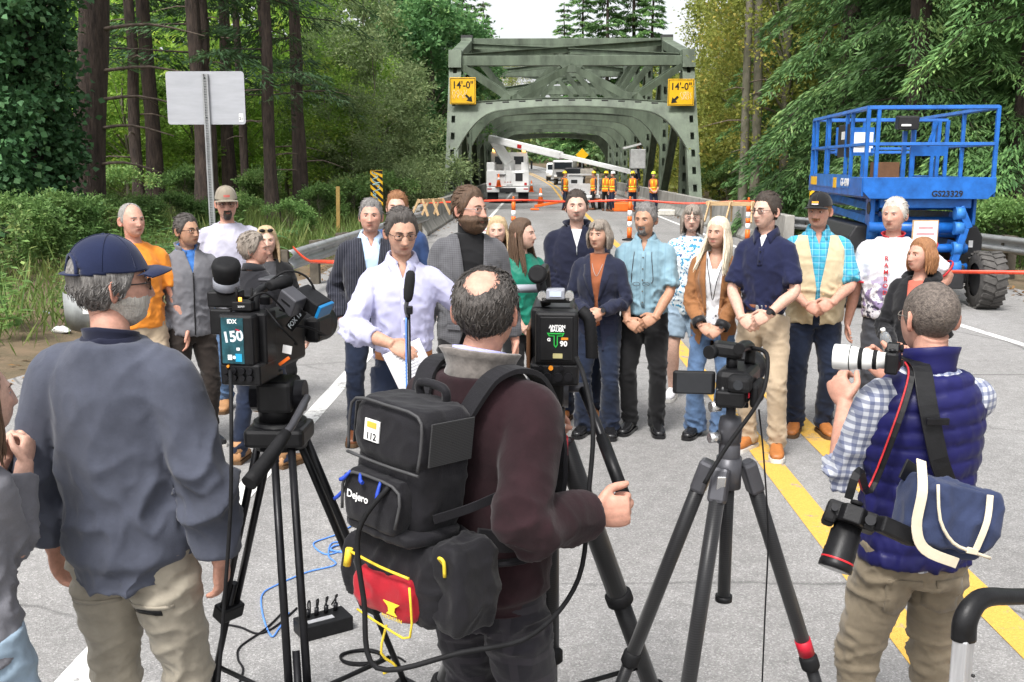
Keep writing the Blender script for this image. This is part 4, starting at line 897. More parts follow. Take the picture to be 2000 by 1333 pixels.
def make_person(name, label, px, top, H, yaw, group=None, loc=None, **sp):
    sp.setdefault('sex', 'm'); sp.setdefault('armR', 'hang'); sp.setdefault('armL', 'hang'); sp.setdefault('vox', 0.0105); sp['hs'] = sp.get('hs', 1.0)*0.93; rv_ = random.Random(int(px)*3+1); sp.setdefault('nose', rv_.uniform(0.75, 1.2)); sp.setdefault('jaw', rv_.uniform(0.95, 1.1)); sp.setdefault('brow', rv_.uniform(0.6, 1.3)); sp.setdefault('chin', rv_.uniform(0.6, 1.3)); sk = SK[sp.get('skin', 'fair')]
    if loc is None:
        dd = ray(px, top); t_ = (H*0.998-CAM_Z)/dd.z; loc = (dd.x*t_, dd.y*t_, 0)
    s = H/1.736; root = thing('person', label, 'person', loc, R(yaw), group); root.scale = (s, s, s); seed = int(px)
    if group: root.rotation_euler.y = R(rv_.uniform(-1.6, 1.6)); root.rotation_euler.x = R(rv_.uniform(-0.8, 0.8))
    # --- head + body
    hy, hp = R(sp.get('hy', 0)), R(sp.get('hp', 0)); hr = R(sp.get('hr', 0)); Hc = Vector((sp.get('hx', 0), sp.get('hyo', -0.012), 1.736-0.119*sp['hs']+sp.get('hz', 0))); HM_ = Matrix.Translation(Hc) @ Euler((hp, hr, hy), 'XYZ').to_matrix().to_4x4() @ Matrix.Scale(sp.get('hs', 1.0), 4)
    if True:
        HM_ = Matrix.Translation(Hc) @ Matrix.Rotation(hy, 4, 'Z') @ Matrix.Rotation(hp, 4, 'X') @ Matrix.Rotation(hr, 4, 'Y') @ Matrix.Scale(sp.get('hs', 1.0), 4)
    V, F, cc, P = head_mesh(sp); bodyb = MB(); bodyb.add([HM_ @ Vector(v) for v in V], F, 0, True); nh = len(V)
    cols = [tuple(c) for c in cc]
    e = MB()
    for sd in (-1, 1):                                                                   # ears
        n = 14; ring = []
        for rr_, dx in ((1.0, 0.0), (1.06, 0.010), (0.98, 0.016), (0.72, 0.013), (0.35, 0.006)):
            for j in range(n):
                a = 2*PI*j/n; yy = 0.020+0.0175*rr_*math.cos(a)*(1.0 if math.sin(a) > 0 else 0.75); zz = -0.006+0.033*rr_*math.sin(a); ring.append((sd*(0.0715+dx+0.010*math.cos(a)), yy, zz))
        f = [(i*n+j, i*n+(j+1) % n, (i+1)*n+(j+1) % n, (i+1)*n+j) for i in range(4) for j in range(n)]+[tuple(4*n+j for j in range(n))]
        e.add(ring, f if sd > 0 else [t_[::-1] for t_ in f], 0, True)
        ys = -0.0800+0.0; c = Vector((sd*0.0305, ys+0.0075, 0.008)); op = sp.get('eye', 0.32)                              # lids
        for lo, hi, rr_ in ((R(10+48*op), R(120), 0.0142), (R(-120), R(-27), 0.0138)):
            m_ = 7; pts = [(c.x+rr_*1.12*math.sin(b), c.y-rr_*math.cos(a)*math.cos(b), c.z+rr_*math.sin(a)*math.cos(b)) for a in np.linspace(lo, hi, m_) for b in np.linspace(-1.35, 1.35, 9)]
            e.add(pts, [(i*9+j, i*9+j+1, (i+1)*9+j+1, (i+1)*9+j) for i in range(m_-1) for j in range(8)], 0, True)
    bodyb.add([HM_ @ Vector(v) for v in e.v], e.f, 0, True); cols += [(0.97, 0.84, 0.82)]*len(e.v)
    nw = sp.get('neck', 0.050 if sp['sex'] == 'm' else 0.041)
    n0 = bodyb.n; hb = HM_ @ Vector((0, .030, -.045)); hb2 = HM_ @ Vector((0, .018, -.075))
    bodyb.tube([hb, hb2, (0, .016, 1.515), (0, .018, 1.478), (0, .018, 1.42), (0, .01, 1.30), (0, 0, 1.0)], [nw*0.9, nw*0.98, nw, nw*1.14, nw*1.75, 0.10, 0.10], 18, k=3, flat=1.0); cols += [(0.97, 0.93, 0.92)]*(bodyb.n-n0)
    if any(sp.get('arm'+k) is not None for k in 'RL'):
        ab = MB(); J = {}
        for side in (-1, 1):
            sh, el, wr, hd, hn, pose = J[side] = arm_joints(sp, side, None)
            ab.tube([sh, sh*.5+el*.5, el, el*.55+wr*.45, wr, wr+hd.normalized()*0.01], [0.046, 0.042, 0.037, 0.039, 0.027, 0.027], 14, k=3)
            if pose: hand(ab, wr, hd, hn, side, pose, sp.get('handsc', 0.93 if sp['sex'] == 'f' else 1.02))
        am = remesh(ab, sp.get('hvox', 0.0065), 2, 0.4); co = vco(am); fs = [tuple(p.vertices) for p in am.polygons]; bodyb.add(co.tolist(), fs, 0, True); cols += [(1, 0.94, 0.92)]*len(co); bpy.data.meshes.remove(am)
    # legs
    stance = sp.get('stance', 0.10); feet = sp.get('feet', ((-stance, 0.0, -14), (stance, 0.0, 14))); kn = {}
    for side, (fx, fy, fr) in zip((-1, 1), feet):
        hip = Vector((side*0.081, .005, .90)); an = Vector((fx, fy+0.02, .085)); k_, a_ = ik(hip, an, 0.418, 0.418, (side*0.25, -1, 0)); kn[side] = (hip, k_, a_, fr)
    bot = sp.get('bottom', 'pants')
    if bot == 'shorts':
        for side in (-1, 1):
            hip, k_, a_, fr = kn[side]; n0 = bodyb.n; bodyb.tube([hip*.35+k_*.65, k_, k_*.6+a_*.4, a_, a_-Vector((0, 0, .04))], [0.068, 0.054, 0.056, 0.034, 0.036], 14, k=3); cols += [(1, 1, 1)]*(bodyb.n-n0)
    me = bodyb.mesh('body'); me.materials.append(sk); at = me.attributes.new('Col', 'FLOAT_COLOR', 'POINT'); at.data.foreach_set('color', np.array([(*c, 1) for c in cols], np.float32).ravel()); link('body', me, root)
    for sd in (-1, 1):
        q = MB(); c = Vector((sd*0.0305, -0.0725, 0.008)); q.sphere(c, 0.0128, 12, 10, 0); q.sphere(c+Vector((0.000, -0.0068, 0.0)), 0.0078, 10, 8, 1); q.v = [tuple(HM_ @ Vector(v)) for v in q.v]; q.build('eye', [M_EYE, M_IRIS], root)
        bw = MB(); hc = sp.get('browm', sp.get('hair', 'dark')); bw.tube([(sd*0.013, -0.0930, 0.0255), (sd*0.028, -0.0895, 0.0300), (sd*0.047, -0.0745, 0.0255)], [0.0044, 0.0052, 0.0024], 6, k=3, flat=0.6); bw.v = [tuple(HM_ @ Vector(v)) for v in bw.v]; bw.build('eyebrow', HM[hc], root)
    def hb_add(V, F, name, m, extra=None):
        q = MB(); q.add([HM_ @ Vector(v) for v in V], F, 0, True)
        if extra is not None: q.add([HM_ @ Vector(v) for v in extra.v], extra.f, 0, True)
        return q.build(name, m, root)
    hc = sp.get('hair', 'dark'); hst = sp.get('hst', 'short'); ex = None
    if hst in ('short', 'reced', 'bald', 'spot'):
        bt = None
        if hst == 'spot': bt = lambda P: (np.sqrt((P[..., 0]/0.056)**2+((P[..., 1]-0.066)/0.070)**2+((P[..., 2]-0.104)/0.066)**2)-1)*0.04
        V2, F2 = hair_shell('short' if hst == 'spot' else hst, sp.get('hth', 0.013), sp, seed, sp.get('htop', 0.006), bt, sp.get('hrough', 0.0035))
        ns_ = sp.get('strands', 0 if (sp.get('cap') or hst == 'bald') else 170)
        if ns_: ex = MB(); short_strands(ex, V2, F2, ns_, seed, sp.get('slen', 0.034), 0.0018 if 'strands' in sp else 0.0042, zmax=0.022 if sp.get('cap') else 1)
        hb_add(V2, F2, 'hair', HM[hc], ex)
    elif hst != 'none':
        V2, F2 = hair_shell('long', 0.016, sp, seed, 0.008, None, 0.003); ex = MB()
        hair_locks(ex, sp, sp.get('nlock', 110), seed, sp.get('hlen', 0.20), sp.get('hspread', 1.0), sp.get('hwave', 0.006), sp.get('ha0', 62), curl=sp.get('hcurl', 0.0), front=sp.get('hfront', 0.0))
        hb_add(V2, F2, 'hair', HM[hc], ex)
        if sp.get('fringe'):
            q = MB(); rg = random.Random(seed)
            for k in range(26): 
                a = R(rg.uniform(-58, 58)); q.tube([(math.sin(a)*.070, .01-math.cos(a)*.075, .112), (math.sin(a)*.078, -math.cos(a)*.098, .075), (math.sin(a)*.080+.006*rg.uniform(-1, 1), .002-math.cos(a)*.101, sp['fringe']+rg.uniform(-.008, .01))], [0.010, 0.010, 0.003], 5, k=3, flat=0.5, caps=False)
            hb_add(q.v, q.f, 'fringe', HM[hc])
    bd = sp.get('beard')
    if bd:
        kind, bm_, bt_ = bd
        def bmask(P, d, ang):
            x, y, z = P[..., 0], P[..., 1], P[..., 2]; lips = np.sqrt((x/0.024)**2+((z+0.0615)/0.0085)**2)-1
            if kind == 'full': m = np.minimum(-0.030-z-0.18*np.maximum(0, 0.045-np.abs(x))*np.where(z > -0.05, 1, 0), 0.035-y); m = np.minimum(m, lips*0.02)
            elif kind == 'goatee': m = np.minimum(0.030-np.abs(x), np.minimum(-0.042-z, lips*0.02)); m = np.where(d[..., 1] < -0.2, m, -1)
            else: m = np.minimum(0.030-np.abs(x), np.minimum(-0.040-z, z+0.0545)); m = np.where(d[..., 1] < -0.2, m, -1)
            return m
        V2, F2 = hair_shell('short', bt_, sp, seed+3, 0, None, 0.003, mask=bmask)
        fb = face_bumps(np.array(V2), norm(np.array(V2)), 0, sp); V2 = np.array(V2); V2[:, 1] -= fb*0.9; hb_add(V2, F2, 'beard' if kind != 'moustache' else 'moustache', HM[bm_])
    if sp.get('glasses'):
        q = MB(); gm = mat('spectacle_frame_'+sp['glasses'], dict(dark=(0.03, 0.025, 0.025), clear=(0.35, 0.33, 0.32), wire=(0.2, 0.18, 0.16))[sp['glasses']], 0.35); lens = MB()
        for sd in (-1, 1):
            ring = [(sd*0.031+0.0245*math.copysign(abs(math.cos(a))**0.65, math.cos(a)), -0.0985+0.008*(abs(sd*0.031+0.0245*math.cos(a))/0.055)**2, 0.004+0.0165*math.copysign(abs(math.sin(a))**0.65, math.sin(a))) for a in np.linspace(0, 2*PI, 21)]
            q.tube(ring, 0.0014, 5, caps=False); q.tube([(sd*0.056, -0.090, 0.010), (sd*0.074, -0.055, 0.010), (sd*0.080, 0.010, 0.008), (sd*0.077, 0.03, -0.006)], 0.0019, 5, k=3)
            lens.add(ring[:-1], [tuple(range(20))])
        q.tube([(-0.007, -0.0985, 0.009), (0, -0.101, 0.012), (0.007, -0.0985, 0.009)], 0.0018, 5, k=3)
        g_ = hb_add(q.v, q.f, 'glasses', gm)
        for k in (0, 1):
            l2 = MB(); l2.add([HM_ @ Vector(v) for v in lens.v[k*20:(k+1)*20]], [tuple(range(20))]); l2.build('lens', M_GLASS, g_)
    if sp.get('sunglass_up'):
        q = MB()
        for sd in (-1, 1): q.sphere((sd*0.035, -0.072, 0.098), (0.026, 0.012, 0.016), 10, 6)
        q.tube([(-.07, -.03, .085), (0, -.075, .103), (.07, -.03, .085)], 0.003, 5, k=3); hb_add(q.v, q.f, 'sunglasses', M_BLACK)
    cap = sp.get('cap')
    if cap:
        cm, bmx, back = cap
        d, r, T = head_grid(); P = d*(r[..., None]+0.015); 
        m = P[..., 2]-0.048+0.10*np.maximum(0, P[..., 1]-0.02)*0.5
        Q = P.copy(); Q[..., 2] = np.maximum(Q[..., 2], 0.0)*1.0+0.006+0.012*sstep(0.05, 0.11, Q[..., 2]); F2 = []
        mf = m.ravel()
        for i in range(NP-1):
            for j in range(NT):
                q4 = (i*NT+j, i*NT+(j+1) % NT, (i+1)*NT+(j+1) % NT, (i+1)*NT+j)
                pc = Q.reshape(-1, 3)[q4[0]]
                if sp.get('capback') and pc[1] > 0.03 and (pc[0]/0.050)**2+((pc[2]-0.045)/0.050)**2 < 1: continue
                if min(mf[k] for k in q4) > -0.012: F2.append(q4)
        V2 = np.concatenate([Q.reshape(-1, 3), [[0, .018, Q[-1, :, 2].mean()]]]); F2 += [(NP*NT, (NP-1)*NT+j, (NP-1)*NT+(j+1) % NT) for j in range(NT)]
        co_ = hb_add(V2, F2, 'cap', cm); co_.modifiers.new('s', 'SOLIDIFY').thickness = 0.004
        q = MB(); n = 15; v = []                                                                    # curved peak
        for k, (ro, dz) in enumerate(((0.0, 0.0), (0.035, 0.004), (0.066, -0.004), (0.0665, -0.008), (0.03, 0.0))):
            for a in np.linspace(-R(62), R(62), n): v.append((math.sin(a)*(0.088+ro*0.25), 0.004-math.cos(a)*(0.103)-ro*math.cos(a)**0.7*1.05, 0.050+dz-0.016*(a/R(62))**2))
        q.add(v, [(i*n+j, i*n+j+1, (i+1)*n+j+1, (i+1)*n+j) for i in range(4) for j in range(n-1)], 0, True); hb_add(q.v, q.f, 'cap_peak', bmx)
        q = MB(); q.sphere((0, 0.018, float(Q[-1, :, 2].mean())+0.001), (0.007, 0.007, 0.004), 10, 6); hb_add(q.v, q.f, 'cap_button', cm)
        for a in (0.0, PI/3, 2*PI/3):                                                              # panel seams
            q = MB(); jj = [int(round((a+o_)/(2*PI)*NT)) % NT for o_ in (0, PI)]; path = [Q[i, jj[0]]+d[i, jj[0]]*0.001 for i in range(NP-1, 0, -1) if m[i, jj[0]] > 0]; p2 = [Q[i, jj[1]]+d[i, jj[1]]*0.001 for i in range(NP-1, 0, -1) if m[i, jj[1]] > 0]
            q.tube([tuple(p_) for p_ in (path[::-1]+p2)], 0.0014, 4, caps=False); hb_add(q.v, q.f, 'cap_seam', cm)
        if sp.get('capback'):
            q = MB()
            q.tube([(math.sin(a)*0.094, 0.020+math.cos(a)*0.112, 0.044) for a in np.linspace(-R(40), R(40), 12)], 0.011, 6, flat=0.3, up=(0, 0, 1)); hb_add(q.v, q.f, 'cap_strap', cm); q = MB(); q.tube([(0.052*math.cos(a), 0.019+0.1115*math.sqrt(max(0, 1-(0.052*math.cos(a)/0.091)**2-((0.009+0.052*math.sin(a))/0.104)**2)), 0.045+0.052*math.sin(a)) for a in np.linspace(0, PI, 15)], 0.006, 6, k=2); hb_add(q.v, q.f, 'cap_arch_trim', cm)
        if sp.get('capbadge'):
            for (bx, bz, bw_, bh_, col) in sp['capbadge']:
                q = MB(); v = [(x_, -math.sqrt(max(0, 1-(x_/0.10)**2))*0.1185+0.30*max(0, z_-0.075), z_) for z_ in (bz-bh_/2, bz+bh_/2) for x_ in np.linspace(bx-bw_/2, bx+bw_/2, 6)]; q.add(v, [(i, i+1, 7+i, 6+i) for i in range(5)]); hb_add(q.v, q.f, 'cap_badge', mat('badge_%d_%d' % (int(col[0]*99), int(col[2]*99)), col, 0.6))
    # --- trousers
    vox = sp['vox']; bm_ = sp['bm']; pb = MB(); lw = sp.get('legw', 1.0)*(1+0.12*sp.get('fat', 0)); flr = sp.get('flareleg', 1.0); wz = sp.get('waist', 1.02)
    pr_ = [r_ for r_ in torso_rings(sp, 0.003, 0.80, wz)]; pr_ = [(a, b, c, d_*(0.97), e_) for a, b, c, d_, e_ in pr_]; pb.loft(pr_, 24)
    for side in (-1, 1):
        hip, k_, a_, fr = kn[side]
        if bot == 'shorts': pb.tube([hip+Vector((0, 0, .03)), hip*.6+k_*.4, hip*.2+k_*.8], [0.092*lw, 0.088*lw, 0.086*lw], 18, k=3)
        elif bot == 'skirt': pass
        else: pb.tube([hip+Vector((0, 0, .03)), hip*.55+k_*.45, k_, k_*.5+a_*.5, a_+Vector((0, 0.004, -.035))], [0.093*lw, 0.086*lw, 0.066*lw, 0.063*lw*(0.6+0.4*flr), 0.058*lw*flr], 18, k=4)
    pm = remesh(pb, vox, 4)
    wrinkle(pm, sp.get('pw', 0.0075), (8, 8, 15), seed, lambda x, y, z: 0.45+0.9*math.exp(-((z-0.50)/0.09)**2)+1.6*math.exp(-((z-0.12)/0.09)**2)+0.9*math.exp(-((z-0.80)/0.07)**2))
    if bot != 'shorts': 
        pass
    pm.materials.clear(); pm.materials.append(bm_); set_smooth(pm); link({'shorts': 'shorts'}.get(bot, 'trousers'), pm, root)
    # --- shoes
    for side in (-1, 1):
        hip, k_, a_, fr = kn[side]; shm, slm = sp.get('shoes', (M_BLACK, M_BLACK)); q = MB(); n = 16; Lr = []
        prof = [(0.075, .030, .055), (0.068, .036, .075), (0.03, .039, .088), (-.02, .040, .085), (-.07, .045, .066), (-.12, .049, .052), (-.16, .046, .044), (-.19, .034, .036), (-.203, .018, .026)]
        v = []
        for (yy, hw, hh) in prof:
            for j in range(n):
                a = 2*PI*j/n; sx_, sz_ = math.cos(a), math.sin(a); v.append((hw*math.copysign(abs(sx_)**0.7, sx_), yy, 0.022+hh*0.5+hh*0.5*math.copysign(abs(sz_)**0.8, sz_)))
        f = [(i*n+j, (i+1)*n+j, (i+1)*n+(j+1) % n, i*n+(j+1) % n) for i in range(len(prof)-1) for j in range(n)]+[tuple(range(n)), tuple((len(prof)-1)*n+n-1-j for j in range(n))]
        q.add(v, f, 0, True); v = []
        for (yy, hw, hh) in prof:
            for zz in (0.0, 0.028):
                for sx_ in (-1, 1): v.append((sx_*(hw+0.004), yy*1.02, zz))
        f = []
        for i in range(len(prof)-1):
            o_ = 4*i; f += [(o_, o_+4, o_+5, o_+1), (o_+2, o_+3, o_+7, o_+6), (o_, o_+2, o_+6, o_+4), (o_+1, o_+5, o_+7, o_+3)]
        f += [(0, 1, 3, 2), (len(v)-4, len(v)-2, len(v)-1, len(v)-3)]; 
        so_ = MB(); so_.add(v, f)
        if sp.get('lace', True):
            for yy in (-.045, -.070, -.095): q.tube([(-.024, yy, .083+(yy+.045)*0.45), (0, yy-.004, .096+(yy+.045)*0.5), (.024, yy, .083+(yy+.045)*0.45)], 0.0035, 5, m=1, k=2)
        if sp.get('boot'): q.tube([(0, 0.03, 0.07), (0, 0.025, 0.12), (0, 0.02, 0.175)], [0.044, 0.046, 0.050], 14)
        ob = q.build('shoe', [shm, sp.get('lacem', M_BLACK)], root, loc=(a_.x, a_.y-0.035+0.02, 0.0), rot=(0, 0, R(fr))); so_.build('sole', slm, ob)
    # --- tops
    J = {sd: arm_joints(sp, sd, None) for sd in (-1, 1)}
    def garment(name, m, infl, hem, sleeve, topz=1.49, opening=None, amp=0.0105, flare=0.0, fit=1.0, cuffr=None, vx=None, solid=0.0, folds=(11, 11, 13), sl_fat=0.0, quilt=0, rib=None):
        g_ = MB(); rg_ = torso_rings(sp, infl, hem, topz, flare); g_.loft(rg_, 28)
        for side in (-1, 1):
            sh, el, wr, hd, hn, pose = J[side]; 
            if sleeve <= 0: continue
            aw = 0.92*(0.88 if sp['sex'] == 'f' else 1.0)*(0.4+0.6*sp.get('wide', 1.0)); r0 = 0.055*aw+infl*0.38+sl_fat*0.7; r1 = 0.046*aw+infl*0.38+sl_fat*0.75; r2 = (cuffr or 0.036+infl*0.4+sl_fat*0.6)
            tin = Vector((sh.x*0.60, sh.y, sh.z+0.012))
            if sleeve <= 1.0: g_.tube([tin, sh, sh*(1-sleeve*.5)+el*sleeve*.5, sh*(1-sleeve)+el*sleeve], [r0*0.92, r0, r0*0.98, r0*1.02], 18, k=3)
            else: t_ = sleeve-1; g_.tube([tin, sh, sh*.5+el*.5, el, el*(1-t_*.5)+wr*t_*.5, el*(1-t_)+wr*t_], [r0*0.92, r0, (r0+r1)*0.5, r1, (r1+r2)*0.5+0.004, r2], 18, k=4)
        gm_ = remesh(g_, vx or vox, 5)
        bx_ = {sd: (J[sd][0], J[sd][1], J[sd][2]) for sd in (-1, 1)}
        def band(x, y, z):
            sd = 1 if x > 0 else -1; sh, el, wr = bx_[sd]; de = math.sqrt((x-el.x)**2+(y-el.y)**2+(z-el.z)**2); 
            return 0.42+1.5*math.exp(-(de/0.10)**2)+0.8*math.exp(-((z-1.04)/0.10)**2)+0.5*math.exp(-((z-hem)/0.06)**2)
        wrinkle(gm_, amp, folds, seed+3, band)
        if quilt:
            co, no = vco(gm_), vno(gm_); ph = co[:, 2]/quilt+0.25*np.sin(co[:, 0]*9); k_ = np.abs(np.sin(PI*ph))**0.45; co += no*((k_-0.6)*0.010)[:, None]; gm_.vertices.foreach_set('co', co.ravel()); gm_.update()
        if rib:
            co, no = vco(gm_), vno(gm_); k_ = np.exp(-((co[:, 2]-(hem+rib*0.5))/(rib*0.55))**4); co -= no*(k_*0.016)[:, None]; gm_.vertices.foreach_set('co', co.ravel()); gm_.update()
        if opening: opening(gm_)
        gm_.materials.clear(); gm_.materials.append(m); set_smooth(gm_); o_ = link(name, gm_, root)
        if solid: sm_ = o_.modifiers.new('s', 'SOLIDIFY'); sm_.thickness = solid; sm_.offset = 1
        return o_
    def vcut(z0, ztop, w0, wt, xo=0.0, below=True, hemw=None):
        # front opening: a V from z0 (half width w0) to ztop (half width wt), then a slit widening to hemw
        def fn(me):
            pl = []
            for s_ in (-1, 1):
                a = Vector((xo+s_*w0, 0, z0)); b = Vector((xo+s_*wt, 0, ztop)); d_ = (b-a).normalized(); pl.append((a, Vector((d_.z, 0, -d_.x))))
                if hemw is not None: a2 = Vector((xo+s_*hemw, 0, z0-0.35)); d_ = (a-a2).normalized(); pl.append((a, Vector((d_.z, 0, -d_.x))))
            def ins(c):
                if c.y > -0.01: return False
                x = abs(c.x-xo)
                if c.z >= z0: return x < w0+(wt-w0)*(c.z-z0)/(ztop-z0)
                return hemw is not None and x < w0+(hemw-w0)*min(1, (z0-c.z)/0.35)
            cut(me, pl, ins)
        return fn
    def ztorso(z, infl=0.0):
        tab = torso_rings(sp, infl, 0.78, 1.50); zs = [r_[2] for r_ in tab]; return tuple(float(np.interp(z, zs, [r_[k] for r_ in tab])) for k in (3, 4, 1))
    def front_y(x, z, infl): rx, ry, cy = ztorso(z, infl); return cy-ry*math.sqrt(max(0.02, 1-(x/rx)**2))
    def lapel(m, z0, w0, zt, wt, infl, side, xo=0.0):
        q = MB(); n = 9; v = []
        for i in range(n):
            t_ = i/(n-1); z = z0+(zt-z0)*t_; xi = xo+side*(w0+(wt-w0)*t_); wd = 0.012+0.060*min(1, t_*1.35)*(1.0 if t_ < 0.74 else 0.62) 
            xe = xi+side*wd; v += [(xi, front_y(xi, z, infl)-0.006, z), (xe, front_y(xe, z, infl)-0.010, z-0.018*t_)]
        q.add(v, [(2*i, 2*i+1, 2*i+3, 2*i+2) for i in range(n-1)], 0, True); o_ = q.build('lapel', m, root); o_.modifiers.new('s', 'SOLIDIFY').thickness = 0.004
    def collar(m, h=0.042, drop=0.055, spread=0.030, r=0.0, name='collar'):
        q = MB(); n = 25; v = []; rr_ = nw*1.10+0.010+r
        for k, (hh, ex_, fr_) in enumerate(((0.0, 0.0, 0), (h, -0.002, 0), (h, 0.005, 1), (-0.004, 0.022, 1))):
            for i, a in enumerate(np.linspace(R(18), R(342), n)):
                f_ = abs(a-PI)/PI; zb = 1.476+0.022*(1-f_)**1.0-0.038*f_*f_; pt = max(0, (f_-0.72)/0.28)
                z = zb+hh*(1-0.35*pt)-(drop*pt if k == 3 else 0); rad_ = rr_+ex_+(0.010*pt if k == 3 else 0)
                v.append((math.sin(a)*rad_*(1+0.05*f_)+(spread*pt*math.copysign(1, math.sin(a)) if k == 3 else 0), 0.016-math.cos(a)*rad_*(1.0+0.10*f_), z))
        q.add(v, [(k*n+i, k*n+i+1, (k+1)*n+i+1, (k+1)*n+i) for k in range(3) for i in range(n-1)], 0, True)
        o_ = q.build(name, m, root); o_.modifiers.new('s', 'SOLIDIFY').thickness = 0.003
    def stand(m, h=0.05, r=0.012, name='collar', gap=14, lean=0.012):
        q = MB(); n = 25; v = []; rr_ = nw*1.12+r
        for hh, ex_ in ((-0.03, 0.012), (0.0, 0.0), (h*0.6, lean*0.4), (h, lean)):
            for a in np.linspace(R(gap), R(360-gap), n):
                f_ = abs(a-PI)/PI; z = 1.480+0.018*(1-f_)-0.036*f_*f_+hh; v.append((math.sin(a)*(rr_+ex_)*1.06, 0.016-math.cos(a)*(rr_+ex_)*(1+0.08*f_), z))
        q.add(v, [(k*n+i, k*n+i+1, (k+1)*n+i+1, (k+1)*n+i) for k in range(3) for i in range(n-1)], 0, True); o_ = q.build(name, m, root); o_.modifiers.new('s', 'SOLIDIFY').thickness = 0.006
    def placket(m, z0, z1, infl, btn=None, nb=5, w_=0.016):
        q = MB(); n = 10; v = []
        for i in range(n):
            z = z0+(z1-z0)*i/(n-1)
            for x in (-w_, w_): v.append((x, front_y(x, z, infl)-0.007, z))
        q.add(v, [(2*i, 2*i+1, 2*i+3, 2*i+2) for i in range(n-1)], 0, True); o_ = q.build('placket', m, root); o_.modifiers.new('s', 'SOLIDIFY').thickness = 0.003
        if btn:
            for i in range(nb):
                z = z0+(z1-z0)*(i+0.5)/nb; q = MB(); y = front_y(0, z, infl)-0.011; q.cyl((0, y, z), (0, y-0.004, z), 0.0055, 8); q.build('button', btn, root)
    def belt(m, bk=M_GALV):
        rg_ = torso_rings(sp, 0.0195, 1.0, 1.04); z = wz-0.018; rx, ry, cy = ztorso(z, 0.017); q = MB(); q.loft([(0, cy, z-0.019, rx*.985, ry), (0, cy, z+0.019, rx*.985, ry)], 30, caps=False); o_ = q.build('belt', m, root); o_.modifiers.new('s', 'SOLIDIFY').thickness = 0.005
        q = MB(); q.box((0, cy-ry-0.006, z), (0.045, 0.008, 0.036)); q.build('belt_buckle', bk, root, bevel=0.003)
    def wristband(side, m, face=None):
        sh, el, wr, hd, hn, pose = J[side]; d_ = (wr-el).normalized(); c = wr-d_*0.018; q = MB(); q.tube([c-d_*0.011, c+d_*0.011], 0.0335, 14, caps=False); o_ = q.build('watch', m, root); o_.modifiers.new('s', 'SOLIDIFY').thickness = 0.004
        up = -hn.normalized(); q = MB(); q.cyl(c+up*0.030, c+up*0.042, 0.019, 14); q.build('watch_face', face or M_BLACKM, o_)
    def lanyard(m, zb, infl, w_=0.07):
        q = MB(); pts = [(-w_, 0.03, 1.47), (-w_*0.95, front_y(w_*.95, 1.40, infl)-0.012, 1.40), (-w_*0.4, front_y(w_*.4, (1.4+zb)/2, infl)-0.014, (1.4+zb)/2), (0, front_y(0, zb, infl)-0.016, zb), (w_*0.4, front_y(w_*.4, (1.4+zb)/2, infl)-0.014, (1.4+zb)/2), (w_*0.95, front_y(w_*.95, 1.40, infl)-0.012, 1.40), (w_, 0.03, 1.47)]
        q.tube(pts, 0.0035, 5, k=4); q.build('lanyard', m, root)
    sp['fn'](dict(garment=garment, vcut=vcut, lapel=lapel, collar=collar, stand=stand, placket=placket, belt=belt, wristband=wristband, lanyard=lanyard, front_y=front_y, root=root, J=J, HM=HM_, ztorso=ztorso, hb_add=hb_add))
    return root
